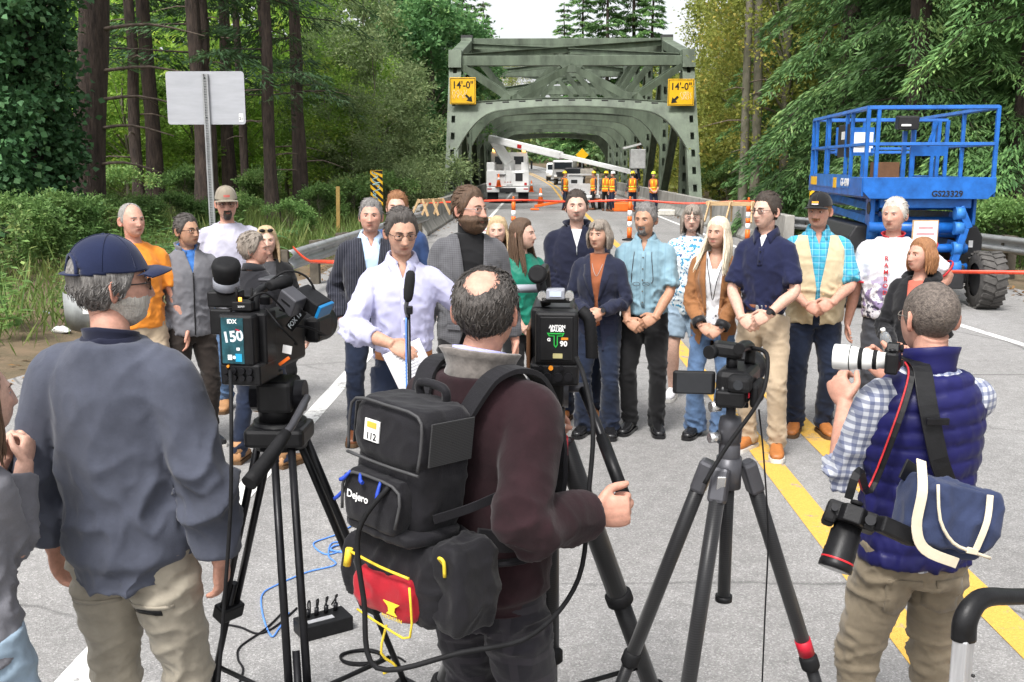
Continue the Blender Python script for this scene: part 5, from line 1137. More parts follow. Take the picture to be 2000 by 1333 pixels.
# ---------------- fabrics
def fab(name, c, rough=0.85, bump=0.35, bs=260, var=0.10, vs=9, sheen=0.15, col2=None): return mat('fabric_'+name, c, rough, var=var, vscale=vs, bump=bump, bscale=bs, spec=0.2, sheen=sheen, col2=col2, dist=0.0015)
def pattern(name, base, lines, rough=0.85, blot=None, bump=0.3):
    """lines: (axis, per metre, width share, colour, opacity); blot: (scale, threshold, colour)"""
    key = 'fabric_'+name
    if key in MATS: return MATS[key]
    m = fab(name, base, rough, bump); t = m.node_tree; b = t.nodes['Principled BSDF']; cur = b.inputs['Base Color'].links[0].from_socket
    tc = nn(t, 'ShaderNodeTexCoord'); sx = nn(t, 'ShaderNodeSeparateXYZ'); t.links.new(tc.outputs['Object'], sx.inputs[0])
    for ax, fq, wd, col, op in lines:
        mu = nn(t, 'ShaderNodeMath', operation='MULTIPLY'); mu.inputs[1].default_value = fq; t.links.new(sx.outputs[ax], mu.inputs[0])
        fr = nn(t, 'ShaderNodeMath', operation='FRACT'); t.links.new(mu.outputs[0], fr.inputs[0])
        lt = nn(t, 'ShaderNodeMath', operation='LESS_THAN'); lt.inputs[1].default_value = wd; t.links.new(fr.outputs[0], lt.inputs[0])
        om = nn(t, 'ShaderNodeMath', operation='MULTIPLY'); om.inputs[1].default_value = op; t.links.new(lt.outputs[0], om.inputs[0])
        x = nn(t, 'ShaderNodeMix', data_type='RGBA'); x.inputs[7].default_value = (*col, 1); t.links.new(om.outputs[0], x.inputs[0]); t.links.new(cur, x.inputs[6]); cur = x.outputs[2]
    for bl in (blot or []):
        sc, th, col, zlo, zhi = bl
        n = nn(t, 'ShaderNodeTexNoise'); n.inputs['Scale'].default_value = sc; n.inputs['Detail'].default_value = 3; t.links.new(tc.outputs['Object'], n.inputs['Vector'])
        r = nn(t, 'ShaderNodeMapRange'); r.inputs[1].default_value = th; r.inputs[2].default_value = th+0.02; t.links.new(n.outputs['Fac'], r.inputs[0])
        zr_ = nn(t, 'ShaderNodeMapRange'); zr_.inputs[1].default_value = zlo; zr_.inputs[2].default_value = zhi; t.links.new(sx.outputs[2], zr_.inputs[0])
        om = nn(t, 'ShaderNodeMath', operation='MULTIPLY'); t.links.new(r.outputs[0], om.inputs[0]); t.links.new(zr_.outputs[0], om.inputs[1])
        x = nn(t, 'ShaderNodeMix', data_type='RGBA'); x.inputs[7].default_value = (*col, 1); t.links.new(om.outputs[0], x.inputs[0]); t.links.new(cur, x.inputs[6]); cur = x.outputs[2]
    t.links.new(cur, b.inputs['Base Color'])
    return m
DENIM = fab('dark_denim', (0.013, 0.020, 0.042), 0.9, 0.5, 300, 0.25, 5); JEAN = fab('blue_denim', (0.10, 0.17, 0.30), 0.9, 0.5, 300, 0.3, 4); LJEAN = fab('pale_denim', (0.28, 0.37, 0.46), 0.9, 0.5, 300, 0.2, 4)
KHAKI = fab('khaki', (0.42, 0.33, 0.23), 0.85, 0.3); DKHAKI = fab('olive_khaki', (0.33, 0.295, 0.235), 0.85, 0.35, var=0.16, vs=6); BLKF = fab('black_cloth', (0.008, 0.008, 0.009), 0.85, 0.3); BRNF = fab('dark_brown_cloth', (0.024, 0.018, 0.015), 0.85, 0.3)
NAVY = fab('navy_knit', (0.009, 0.011, 0.028), 0.85, 0.4); WHITEF = fab('white_cotton', (0.66, 0.66, 0.68), 0.8, 0.2, var=0.04)
LEATHER = mat('brown_leather', (0.16, 0.055, 0.022), 0.45, var=0.2, vscale=20, bump=0.2, bscale=120); TANL = mat('tan_leather', (0.36, 0.19, 0.085), 0.6, var=0.15, vscale=20, bump=0.2, bscale=120); COGN = mat('cognac_leather', (0.36, 0.13, 0.035), 0.45, var=0.15, vscale=20, bump=0.15); BLKL = mat('black_leather', (0.012, 0.012, 0.013), 0.25, var=0.2)
SOLEW = mat('white_rubber', (0.66, 0.64, 0.60), 0.6); SOLEB = mat('brown_rubber', (0.10, 0.055, 0.025), 0.7)
# ---------------- outfits
def blazer(m, inner, hem=0.80, z0=1.10, infl=0.026, col=None, w0=0.008, wt=0.062, hemw=0.06, innercut=None, cuff=None, sleeve=1.93):
    def f(k):
        k['garment'](inner[0], inner[1], 0.014, 0.92, 0, topz=1.485, opening=innercut(k) if innercut else None)
        k['garment']('blazer', m, infl, hem, sleeve, topz=1.475, opening=k['vcut'](z0, 1.50, w0, wt, 0.0, True, hemw), amp=0.0085, flare=0.008, solid=0.004)
        for s in (-1, 1): k['lapel'](m, z0, w0, 1.455, wt*0.93, infl, s)
        if col: k['collar'](col, 0.036, 0.05, 0.022)
        for z in (z0-0.02, z0-0.12):
            q = MB(); y = k['front_y'](0.03, z, infl)-0.012; q.cyl((0.03, y, z), (0.03, y-0.005, z), 0.008, 8); q.build('button', M_BLACK, k['root'])
        for s in (-1, 1):
            q = MB(); z = 0.95; x = s*0.105; q.box((x, k['front_y'](x, z, infl)-0.008, z), (0.085, 0.012, 0.028), (0, 0, s*0.55)); q.build('pocket_flap', m, k['root'], bevel=0.003)
        if cuff:
            for s in (-1, 1):
                sh, el, wr = k['J'][s][:3]; q = MB(); a = el*0.22+wr*0.78; b = el*0.02+wr*0.98; q.tube([a, b], [0.058, 0.054], 16, caps=False); o = q.build('turned_cuff', cuff, k['root']); o.modifiers.new('s', 'SOLIDIFY').thickness = 0.006
    return f
def shirt(m, sleeve=1.9, hem=0.86, col=True, infl=0.014, placket=True, btn=None, belt=None, amp=0.011, name='shirt', extra=None, fatsl=0.006, flare=0.0, vneck=True):
    def f(k):
        k['garment'](name, m, infl, hem, sleeve, topz=1.485, opening=k['vcut'](1.405, 1.52, 0.002, 0.040) if vneck else None, amp=amp, flare=flare, sl_fat=fatsl)
        if col: k['collar'](m)
        if placket: k['placket'](m, hem+0.02 if hem > 0.95 else hem+0.06, 1.40, infl, btn)
        if belt: k['belt'](belt)
        if extra: extra(k)
    return f
def tee(m, sleeve=0.78, hem=0.82, infl=0.016, amp=0.0105, extra=None, belt=None):
    def f(k):
        k['garment']('t_shirt', m, infl, hem, sleeve, topz=1.475, amp=amp, flare=0.004, sl_fat=0.004)
        q = MB(); q.tube([(math.sin(a)*0.072, 0.016-math.cos(a)*0.074, 1.474+0.02*math.cos(a+PI)-0.006) for a in np.linspace(0, 2*PI, 25)], 0.008, 6, caps=False); q.build('neckband', m, k['root'])
        if belt: k['belt'](belt)
        if extra: extra(k)
    return f
G_CROWD = 'people listening at the press event'
# 3 orange shirt
make_person('person', 'bald man in an orange T-shirt and khaki trousers behind the navy cap man', 262, 400, 1.76, 30, G_CROWD, hy=20, hair='grey', hst='bald', hth=0.004, hrough=0.0008, skin='ruddy', bm=KHAKI, shoes=(LEATHER, SOLEB), fat=0.3, armL=((.30, -.04, .85), (.3, 1, 0), (0.02, -.12, -1), (-1, -.1, 0), 'relaxed'),
    fn=tee(fab('orange_cotton', (0.78, 0.26, 0.03), 0.8), hem=0.90, extra=lambda k: k['wristband'](1, M_BLACK)))
# 4 grey fleece
def fleece(m, inner):
    def f(k):
        k['garment']('shirt', inner, 0.010, 1.1, 0); k['garment']('fleece_jacket', m, 0.024, 0.86, 1.95, topz=1.485, opening=k['vcut'](1.33, 1.52, 0.002, 0.048), solid=0.004, sl_fat=0.004); k['stand'](m, 0.052, 0.022, gap=38); k['collar'](inner, 0.04, 0.05, 0.02)
        q = MB(); n = 12; q.tube([(0, k['front_y'](0, z, 0.024)-0.010, z) for z in np.linspace(0.87, 1.33, n)], 0.005, 5); q.build('zip', M_BLACK, k['root'])
        q = MB(); q.tube([(0.12, k['front_y'](0.12, z, 0.024)-0.006, z) for z in (1.02, 1.10)], 0.0035, 4); q.build('pocket_zip', M_BLACK, k['root'])
    return f
make_person('person', 'man in a zipped grey fleece and glasses looking towards the speaker', 358, 423, 1.67, 32, G_CROWD, hy=28, hair='dkgrey', hst='short', hth=0.012, htop=0.012, skin='tan', glasses='dark', bm=BRNF, shoes=(BLKL, SOLEW), stance=0.11, armR='pocket', armL='hang', stubble=0.3,
    fn=fleece(fab('grey_fleece', (0.165, 0.165, 0.18), 0.95, 0.5, 160), fab('royal_blue', (0.05, 0.17, 0.48))))
# 5 ball cap
TEE_LAV = fab('pale_lavender_cotton', (0.48, 0.47, 0.56), 0.85); CAPT = fab('khaki_twill', (0.23, 0.20, 0.155), 0.9)
make_person('person', 'goateed man in khaki ball cap and pale lavender T-shirt before the blank sign', 447, 371, 1.83, 22, G_CROWD, hy=-2, hp=6, hair='dark', hst='short', hth=0.006, skin='ruddy', glasses='dark', beard=('goatee', 'dark', 0.012), cap=(CAPT, CAPT, False), capbadge=[(0, .082, .05, .018, (0.45, 0.10, 0.08))], fat=0.9, wide=1.12, hfat=0.6, bm=JEAN, shoes=(TANL, SOLEB), boot=True, armR='pocket', armL=((.20, -.22, .98), (1, .6, 0), (-.7, -.3, -.5), (0, 1, -.3), 'clasp'),
    fn=tee(TEE_LAV, 0.85, 0.84))
# 6 blonde, black cardigan
def cardigan(m, inner, hem=0.62):
    def f(k):
        k['garment']('top', inner, 0.008, 0.9, 0, topz=1.46); k['garment']('cardigan', m, 0.022, hem, 1.95, topz=1.47, opening=k['vcut'](1.0, 1.50, 0.05, 0.065, 0, True, 0.09), solid=0.004, flare=0.02)
    return f
make_person('person', 'smiling blonde woman in a long black cardigan behind the shoulder camera', 530, 446, 1.57, 12, G_CROWD, sex='f', hy=5, smile=1, hair='blonde', hst='longhair', hlen=0.20, skin='fair', sunglass_up=True, bm=BLKF, shoes=(BLKF, SOLEW), legw=0.95, fn=cardigan(BLKF, fab('charcoal', (0.05, 0.05, 0.055))))
# 6b person hidden by the shoulder camera
make_person('person', 'grey haired person in jeans and tan boots hidden behind the shoulder camera', 494, 460, 1.57, 165, G_CROWD, hy=-70, hair='ashen', hst='short', hth=0.022, htop=0.01, bm=DENIM, shoes=(TANL, SOLEB), boot=True, skin='ruddy', armR=((-.10, -.30, 1.25), (-1, .3, -.4), (.3, -1, .1), (0, 0, -1), 'grip'), armL=((.10, -.30, 1.25), (1, .3, -.4), (-.3, -1, .1), (0, 0, -1), 'grip'), stance=0.2, fn=shirt(fab('black_jacket', (0.018, 0.018, 0.022)), 1.95, 0.82, True, 0.02, False, name='jacket'))
# 7 pinstripe blazer
BLUEOX = fab('pale_blue_oxford', (0.46, 0.60, 0.80), 0.8, 0.2, var=0.05)
PINST = pattern('pinstripe', (0.014, 0.015, 0.024), [(0, 62, 0.12, (0.16, 0.17, 0.21), 0.55)])
make_person('person', 'grey haired man in dark pinstripe blazer with hand in pocket', 712, 394, 1.77, 12, G_CROWD, hy=-6, hair='salt', hst='short', hth=0.012, htop=0.014, skin='ruddy', hfat=0.5, wide=1.06, fat=0.3, bm=DENIM, shoes=(LEATHER, SOLEB), armR='pocket', armL='hang', stubble=0.1,
    fn=blazer(PINST, ('shirt', BLUEOX), 0.80, 1.08, 0.028, BLUEOX, 0.01, 0.072, 0.10, innercut=lambda k: k['vcut'](1.42, 1.52, 0.004, 0.040)))
# 8 blue blazer, half hidden
BLUEB = fab('navy_blue_suiting', (0.030, 0.060, 0.155), 0.8, 0.2)
make_person('person', 'red haired man in blue suit jacket hidden behind the speaker', 775, 379, 1.80, 3, G_CROWD, hair='red', hst='short', hth=0.012, htop=0.016, skin='fair', bm=fab('navy_trousers', (0.02, 0.03, 0.07)), fn=blazer(BLUEB, ('shirt', WHITEF), 0.80, 1.10, 0.024, WHITEF))
# 9 speaker
LAV = fab('lavender_poplin', (0.45, 0.45, 0.63), 0.75, 0.2, var=0.04)
speaker = make_person('person', 'speaker in lavender shirt and glasses reading at the microphone', 783, 414, 1.785, 10, None, wide=0.95, hy=10, hp=13, hair='dkgrey', hst='short', hth=0.013, htop=0.012, skin='mid', glasses='dark', bm=DENIM, shoes=(LEATHER, SOLEB), browm='dark', vox=0.010, eye=0.12, stubble=0.12, hvox=0.005,
    armR=((-.070, -.285, 1.105), (-1, .25, -.35), (.80, -.40, -.38), (.1, .75, -.6), 'relaxed'), armL=((.345, -.245, 1.175), (.75, .35, -.6), (.75, -.45, .35), (-.4, -.7, .5), 'relaxed'),
    fn=shirt(LAV, 1.60, 0.99, True, 0.020, True, WHITEF, COGN, 0.013, fatsl=0.012))
# 10 tall bearded man
TWEED = pattern('grey_tweed', (0.095, 0.095, 0.103), [(0, 85, 0.3, (0.05, 0.05, 0.055), 0.5), (2, 85, 0.3, (0.15, 0.15, 0.16), 0.35)], bump=0.6)
make_person('person', 'tall bearded man in grey tweed blazer and black turtleneck', 905, 371, 1.875, 14, G_CROWD, hy=38, hair='brown', hst='short', hth=0.011, htop=0.013, skin='ruddy', glasses='clear', beard=('full', 'brown', 0.022), fat=0.4, wide=1.0, hs=1.08, bm=BLKF, armR='hang', armL='hang',
    fn=(lambda k: (blazer(TWEED, ('turtleneck', BLKF), 0.78, 1.02, 0.030, None, 0.03, 0.080, 0.12)(k), k['stand'](BLKF, 0.055, 0.006, 'turtleneck_collar', 0, 0.0))))
# 11 blonde behind
make_person('person', 'blonde woman in pale pink top behind the woman in green', 979, 427, 1.62, -3, G_CROWD, sex='f', hair='blonde', hst='longhair', hlen=0.20, skin='fair', bm=BLKF, fn=tee(fab('pale_pink', (0.66, 0.42, 0.44)), 0.6))
# 12 green blouse
make_person('person', 'woman with long dark brown hair in emerald blouse turned aside', 1022, 431, 1.63, 28, G_CROWD, sex='f', hy=38, hair='brown', hst='longhair', hlen=0.30, hspread=0.6, hfront=0.10, skin='fair', bm=BLKF, browm='dark', armR='claspB', armL='claspA', fn=tee(fab('emerald_satin', (0.006, 0.16, 0.105), 0.5, 0.15), 1.6, 0.86, extra=lambda k: MB().box((0.075, k['front_y'](0.075, 1.30, 0.016)-0.008, 1.30), (0.028, 0.004, 0.02)).build('name_pin', mat('gold_pin', (0.75, 0.5, 0.1), 0.3), k['root'])))
# 13 navy quarter zip
def quarterzip(m, inner):
    def f(k):
        k['garment']('undershirt', inner, 0.006, 1.2, 0, topz=1.465); k['garment']('pullover', m, 0.022, 0.86, 1.95, topz=1.485, opening=k['vcut'](1.335, 1.52, 0.002, 0.055), solid=0.004, amp=0.010); k['stand'](m, 0.035, 0.026, gap=46, lean=0.02)
        q = MB(); q.tube([(0, k['front_y'](0, z, 0.022)-0.007, z) for z in (1.28, 1.335)], 0.004, 5); q.build('zip', M_GALV, k['root'])
    return f
make_person('person', 'broad dark haired man in navy quarter zip pullover', 1136, 376, 1.82, -3, G_CROWD, hy=0, hair='dark', hst='short', hth=0.010, htop=0.012, skin='fair', fat=0.8, wide=1.12, hfat=0.8, stubble=0.45, bm=DENIM, shoes=(COGN, SOLEB), armR='claspB', armL='claspB', fn=quarterzip(NAVY, WHITEF))
# 14 navy blazer woman
NAVYB = fab('navy_suiting', (0.013, 0.016, 0.036), 0.8, 0.2); RUST = fab('rust_jersey', (0.30, 0.095, 0.04), 0.8, 0.2)
def necklace(k):
    q = MB(); q.tube([(-.055, .0, 1.465), (-.04, k['front_y'](.04, 1.40, .012)-.004, 1.40), (0, k['front_y'](0, 1.32, .012)-.005, 1.315), (.04, k['front_y'](.04, 1.40, .012)-.004, 1.40), (.055, 0, 1.465)], 0.0022, 5, k=4); q.build('necklace', M_GALV, k['root'])
make_person('person', 'grey haired woman in navy blazer and rust top with folded hands', 1172, 434, 1.615, -12, G_CROWD, sex='f', hy=-16, hair='ashen', hst='longhair', hlen=0.085, hspread=1.5, hwave=0.008, nlock=120, fringe=0.055, hcurl=0.03, skin='mid', bm=DENIM, flareleg=1.35, legw=1.08, shoes=(BLKL, BLKL), wide=1.06, armR=((-.06, -.20, 1.03), (-.8, .8, 0), (.8, -.28, -.3), (0, 1, -.3), 'clasp'), armL=((.06, -.215, 1.045), (.8, .8, 0), (-.80, -.28, -.3), (0, 1, -.3), 'clasp'),
    fn=lambda k: (blazer(NAVYB, ('top', RUST), 0.72, 1.12, 0.026, None, 0.012, 0.070, 0.05)(k), k['wristband'](1, M_BLACK), necklace(k)))
# 15 blue short-sleeve shirt
AQUA = pattern('aqua_guayabera', (0.20, 0.32, 0.385), [(0, 20, 0.22, (0.15, 0.255, 0.32), 0.5)], 0.75)
def neckspecs(k):
    fy = lambda x, z: k['front_y'](x, z, 0.02)-0.010
    q = MB(); q.tube([(-.065, .02, 1.47), (-.07, fy(.07, 1.38), 1.38), (-.085, fy(.085, 1.20), 1.20), (-.083, fy(.083, 1.175), 1.175)], 0.0028, 5, k=4); q.tube([(.065, .02, 1.47), (.06, fy(.06, 1.38), 1.38), (.075, fy(.075, 1.20), 1.20), (.06, fy(.06, 1.172), 1.172)], 0.0028, 5, k=4)
    for s in (-1, 1): q.tube([(s*.035-.01+.026*math.cos(a), fy(s*.035, 1.165)-0.004, 1.165+.014*math.sin(a)) for a in np.linspace(0, 2*PI, 15)], 0.002, 5, caps=False)
    q.build('spectacles_on_cord', mat('spectacle_frame_dark', (0.03, 0.025, 0.025), 0.35), k['root'])
make_person('person', 'moustached man in pale blue short sleeved shirt with black trousers', 1266, 401, 1.735, -12, G_CROWD, hy=-16, hp=4, hair='salt', hst='short', hth=0.013, htop=0.012, skin='tan', beard=('goatee', 'salt', 0.006), browm='dark', bm=BLKF, shoes=(BLKL, BLKL), lace=False, fat=0.45, vox=0.0115, hvox=0.005, armR=((-.10, -.215, .90), (-.9, .7, 0), (.80, -.28, -.50), (0, 1, -.3), 'clasp'), armL=((.105, -.235, .935), (.9, .7, 0), (-.85, -.20, -.45), (0, 1, -.3), 'clasp'),
    fn=shirt(AQUA, 0.92, 0.93, True, 0.024, True, M_WOODD, None, 0.012, fatsl=0.010, flare=0.012, extra=neckspecs))
# 16 woman behind
FLOR = pattern('floral_blue', (0.62, 0.68, 0.70), [], blot=[(34, 0.56, (0.05, 0.25, 0.42), -1, -0.5), (52, 0.62, (0.02, 0.05, 0.16), -1, -0.5)])
make_person('person', 'grey haired woman with glasses in floral top and denim shorts', 1345, 404, 1.68, -6, G_CROWD, sex='f', hy=-4, hair='ashen', hst='longhair', hlen=0.12, fringe=0.045, glasses='wire', skin='fair', fat=0.9, wide=1.08, bottom='shorts', bm=LJEAN, shoes=(WHITEF, SOLEW), fn=tee(FLOR, 0.9, 0.78, 0.022))
# 17 platinum blonde
TANB = fab('tan_suiting', (0.26, 0.115, 0.045), 0.8, 0.2); SATB = fab('black_lining', (0.012, 0.012, 0.014), 0.5, 0.1)
def scoop(k):
    return k['vcut'](1.36, 1.50, 0.02, 0.075)
make_person('person', 'smiling platinum blonde woman in a tan blazer and flared jeans', 1396, 428, 1.64, -16, G_CROWD, sex='f', hy=-18, smile=1, hair='plat', hst='longhair', hlen=0.29, hspread=1.3, hwave=0.016, nlock=170, ha0=56, hcurl=0.02, hfront=0.16, skin='mid', browm='dark', lip=(0.95, 0.45, 0.45), bm=JEAN, flareleg=1.7, legw=0.92, shoes=(BLKL, BLKL), lace=False, armR=((-.075, -.20, .93), (-.9, .7, 0), (.75, -.28, -.50), (0, 1, -.3), 'clasp'), armL=((.080, -.215, .915), (.9, .7, 0), (-.75, -.20, -.50), (0, 1, -.3), 'clasp'),
    fn=lambda k: (blazer(TANB, ('top', WHITEF), 0.74, 1.02, 0.026, None, 0.045, 0.078, 0.10, scoop, SATB, 1.80)(k), k['lanyard'](M_BLACK, 1.12, 0.022, 0.062), k['wristband'](1, M_BLACK)))
# 18 navy polo
POLO = fab('navy_pique', (0.010, 0.013, 0.045), 0.85, 0.5, 200)
def under(k):
    k['garment']('undershirt', WHITEF, 0.006, 1.25, 0, topz=1.475)
make_person('person', 'tall man in navy polo shirt and khaki chinos with glasses', 1508, 382, 1.822, -28, G_CROWD, wide=0.88, hy=-26, hair='dark', hst='short', hth=0.010, htop=0.018, skin='fair', glasses='dark', bm=KHAKI, shoes=(COGN, SOLEW), vox=0.0115, hvox=0.005, stubble=0.15, feet=((-.10, .05, -14), (.12, -.06, 16)), armR=((-.09, -.215, .945), (-.9, .7, 0), (.80, -.28, -.50), (0, 1, -.3), 'clasp'), armL=((.095, -.235, .975), (.9, .7, 0), (-.85, -.20, -.45), (0, 1, -.3), 'clasp'),
    fn=lambda k: (under(k), shirt(POLO, 0.86, 0.96, True, 0.020, False, None, LEATHER, 0.012, 'polo_shirt', None, 0.008)(k), k['placket'](POLO, 1.28, 1.40, 0.020, M_BLACK, 2), k['wristband'](1, M_BLACK)))
# 19 tan vest
TEAL = pattern('teal_plaid', (0.06, 0.36, 0.50), [(0, 22, 0.35, (0.03, 0.22, 0.36), 0.6), (2, 22, 0.35, (0.03, 0.22, 0.36), 0.6), (0, 22, 0.06, (0.5, 0.7, 0.75), 0.5), (2, 22, 0.06, (0.5, 0.7, 0.75), 0.5)]); VEST = fab('cream_canvas', (0.56, 0.46, 0.30), 0.85, 0.3)
def vest(m, under_, sleeve):
    def f(k):
        k['garment']('shirt', under_, 0.014, 0.92, sleeve, topz=1.485, opening=k['vcut'](1.405, 1.52, 0.002, 0.040), sl_fat=0.012); k['collar'](under_)
        k['garment']('vest', m, 0.034, 0.84, 0, topz=1.455, opening=k['vcut'](1.10, 1.50, 0.012, 0.085, 0, True, 0.03), solid=0.005, flare=0.006)
        for z in (0.92, 0.99, 1.06):
            q = MB(); y = k['front_y'](0.03, z, 0.034)-0.010; q.cyl((0.035, y, z), (0.035, y-0.004, z), 0.007, 8); q.build('button', M_WOOD, k['root'])
    return f
make_person('person', 'man in black cap and cream vest over teal plaid shirt', 1604, 384, 1.80, -10, G_CROWD, hy=-22, hp=4, hair='red', hst='short', hth=0.006, skin='ruddy', hfat=0.6, beard=('moustache', 'red', 0.006), cap=(BLKF, BLKF, False), capbadge=[(0, .084, .05, .014, (0.9, 0.35, 0.03)), (0, .070, .05, .009, (0.8, 0.8, 0.8))], fat=0.8, wide=1.08, bm=DENIM, shoes=(COGN, SOLEB), armR=((-.08, -.245, .99), (-.9, .7, 0), (.80, -.28, -.40), (0, 1, -.3), 'clasp'), armL=((.09, -.265, 1.01), (.9, .7, 0), (-.85, -.20, -.40), (0, 1, -.3), 'clasp'), fn=vest(VEST, TEAL, 0.95))
# 20 cycling jersey
JERS = pattern('printed_jersey', (0.64, 0.62, 0.65), [], 0.6, blot=[(16, 0.53, (0.26, 0.20, 0.34), 1.28, 1.12), (30, 0.55, (0.04, 0.035, 0.06), 1.16, 0.98)])
def jersey(k):
    tee(JERS, 0.80, 0.90, 0.018)(k); red = mat('red_trim', (0.50, 0.02, 0.03), 0.6)
    for s in (-1, 1):
        sh, el = k['J'][s][:2]; q = MB(); a = sh*0.22+el*0.78; b = sh*0.17+el*0.83; q.tube([a, b], [0.092, 0.092], 20, caps=False); o = q.build('sleeve_trim', red, k['root']); o.modifiers.new('s', 'SOLIDIFY').thickness = 0.004
    k['stand'](red, 0.02, 0.012, 'collar_trim', 20)
    for i, ch in enumerate('RAMROD'): text('lettering', ch, 0.042, red, k['root'], (-0.035, k['front_y'](0.035, 1.33-0.048*i, 0.018)-0.012, 1.33-0.048*i), FRONT, bold=0.001)
make_person('person', 'white haired man in white printed cycling jersey beside the hooded woman', 1756, 392, 1.775, -20, G_CROWD, hy=-20, hair='white', hst='short', hth=0.011, htop=0.014, skin='ruddy', hfat=0.7, fat=0.7, wide=1.12, stubble=0.0, bm=fab('charcoal_trousers', (0.045, 0.047, 0.055)), armR='hang', armL=((.22, .07, 1.00), (1, .3, 0), (-.6, -.5, -.5), (0, 0, -1), None), browm='white', fn=jersey)
# 21 hoodie woman
HOOD = fab('black_fleece', (0.011, 0.011, 0.013), 0.95, 0.5, 160)
def hoodie(k):
    k['garment']('top', fab('coral', (0.55, 0.13, 0.09)), 0.008, 1.1, 0, topz=1.45); k['garment']('hooded_jacket', HOOD, 0.026, 0.80, 1.95, topz=1.47, opening=k['vcut'](1.20, 1.50, 0.004, 0.062), solid=0.004, sl_fat=0.006)
    q = MB(); q.tube([(math.sin(a)*(0.108+0.012*math.cos(a)), 0.035+math.cos(a)*0.085, 1.465+0.025*math.cos(a)) for a in np.linspace(-R(150), R(150), 22)], [0.018+0.020*math.sin(PI*i/21) for i in range(22)], 10); m_ = remesh(q, 0.009, 4); wrinkle(m_, 0.006, (14, 14, 14), 4); m_.materials.append(HOOD); set_smooth(m_); link('hood', m_, k['root'])
    y = k['front_y'](0.09, 1.27, 0.026)-0.010; q = MB(); q.cyl((0.09, y, 1.27), (0.09, y-0.004, 1.27), 0.034, 18); q.build('chest_badge', mat('orange_badge', (0.75, 0.28, 0.05), 0.6, col2=(0.6, 0.6, 0.3), vscale=60), k['root'])
    y = k['front_y'](0.10, 0.93, 0.026)-0.010; q = MB(); q.box((0.10, y, 0.93), (0.026, 0.004, 0.03)); q.build('pocket_tag', mat('tan_tag', (0.6, 0.5, 0.35), 0.7), k['root'])
bottle_woman = make_person('person', 'auburn haired woman in black hooded jacket holding a water bottle', 1790, 469, 1.56, -40, G_CROWD, sex='f', hy=-26, hair='auburn', hst='longhair', hlen=0.10, hspread=1.4, nlock=130, hcurl=0.02, skin='ruddy', bm=BLKF, fat=0.3, armR=((-.05, -.25, .985), (-.9, .7, 0), (.7, -.5, -.15), (.3, .8, .4), 'grip'), armL=((.09, -.24, .985), (.9, .7, 0), (-.7, -.4, -.25), (0, 1, -.3), 'grip'), fn=hoodie)
# ================================================================== press in the foreground
def at_root(root, v):
    s = root.scale[0]; return Vector(root.location) + Matrix.Rotation(root.rotation_euler.z, 3, 'Z') @ (Vector(v)*s)
def rloc(px, Y): return (yp(px, 700, Y).x, Y, 0)
# 1 cap man
SWEAT = fab('slate_sweatshirt', (0.068, 0.075, 0.102), 0.95, 0.45, 180, 0.16, 5, 0.12)
NAVYCAP = fab('navy_twill', (0.010, 0.016, 0.050), 0.85, 0.4)
def sweat(k):
    k['garment']('undershirt', NAVY, 0.006, 1.30, 0, topz=1.50)
    k['garment']('sweatshirt', SWEAT, 0.036, 0.80, 1.93, topz=1.487, amp=0.015, sl_fat=0.024, folds=(7, 7, 6), rib=0.07, flare=0.0)
    k['stand'](NAVY, 0.030, 0.010, 'neckband', 0, 0.004)
capman = make_person('person', 'man in navy cap and slate sweatshirt seen from behind, hands in pockets', 240, 460, 1.80, 172, None, loc=rloc(226, 2.72), hy=-44, hair='salt', hst='short', hth=0.013, htop=0.0, skin='ruddy', strands=1600, slen=0.022, cap=(NAVYCAP, NAVYCAP, False), capback=True, glasses='dark', beard=('full', 'white', 0.0025), fat=0.5, wide=0.99, hfat=0.3, hs=1.0, vox=0.0085, hvox=0.006, pw=0.011,
    bm=DKHAKI, armR=((-.255, -.035, .865), (-1, .8, 0), (.1, -.25, -1), (1, 0, 0), 'relaxed'), armL=((.255, -.035, .865), (1, .8, 0), (-.1, -.25, -1), (-1, 0, 0), 'relaxed'), fn=sweat)
from mathutils.bvhtree import BVHTree
def snap_back(root, pts, off=0.003, nm='trousers'):
    me = [c for c in root.children if c.name.startswith(nm)][0].data; bv = BVHTree.FromPolygons([v.co for v in me.vertices], [tuple(q.vertices) for q in me.polygons]); out = []
    for x, z in pts: h = bv.ray_cast(Vector((x, 1, z)), Vector((0, -1, 0))); out.append((x, (h[0].y if h[0] else 0.11)+off, z))
    return out
def patch(root, name, m, x0, x1, z0, z1, off=0.003, nx=6, nz=5, nm='trousers', point=0.0, th=0.004):
    P = [(x0+(x1-x0)*i/nx, z0+(z1-z0)*j/nz-(point*(1-abs(2*i/nx-1)) if j == 0 else 0)) for j in range(nz+1) for i in range(nx+1)]; q = MB()
    q.add(snap_back(root, P, off, nm), [(j*(nx+1)+i, (j+1)*(nx+1)+i, (j+1)*(nx+1)+i+1, j*(nx+1)+i+1) for j in range(nz) for i in range(nx)], 0, True); o = q.build(name, m, root); o.modifiers.new('s', 'SOLIDIFY').thickness = th; return o
def back_pocket(root, x, z, m, w_=0.13, phone=False):
    patch(root, 'pocket_welt', m, x-w_/2, x+w_/2, z-0.012, z, 0.004, 8, 1)
    if phone: patch(root, 'phone', M_BLACK, x-0.04, x+0.05, z-0.030, z-0.012, 0.003, 5, 1, th=0.008)
back_pocket(capman, -0.085, 0.755, DKHAKI, 0.14, True); back_pocket(capman, 0.085, 0.755, DKHAKI, 0.14)
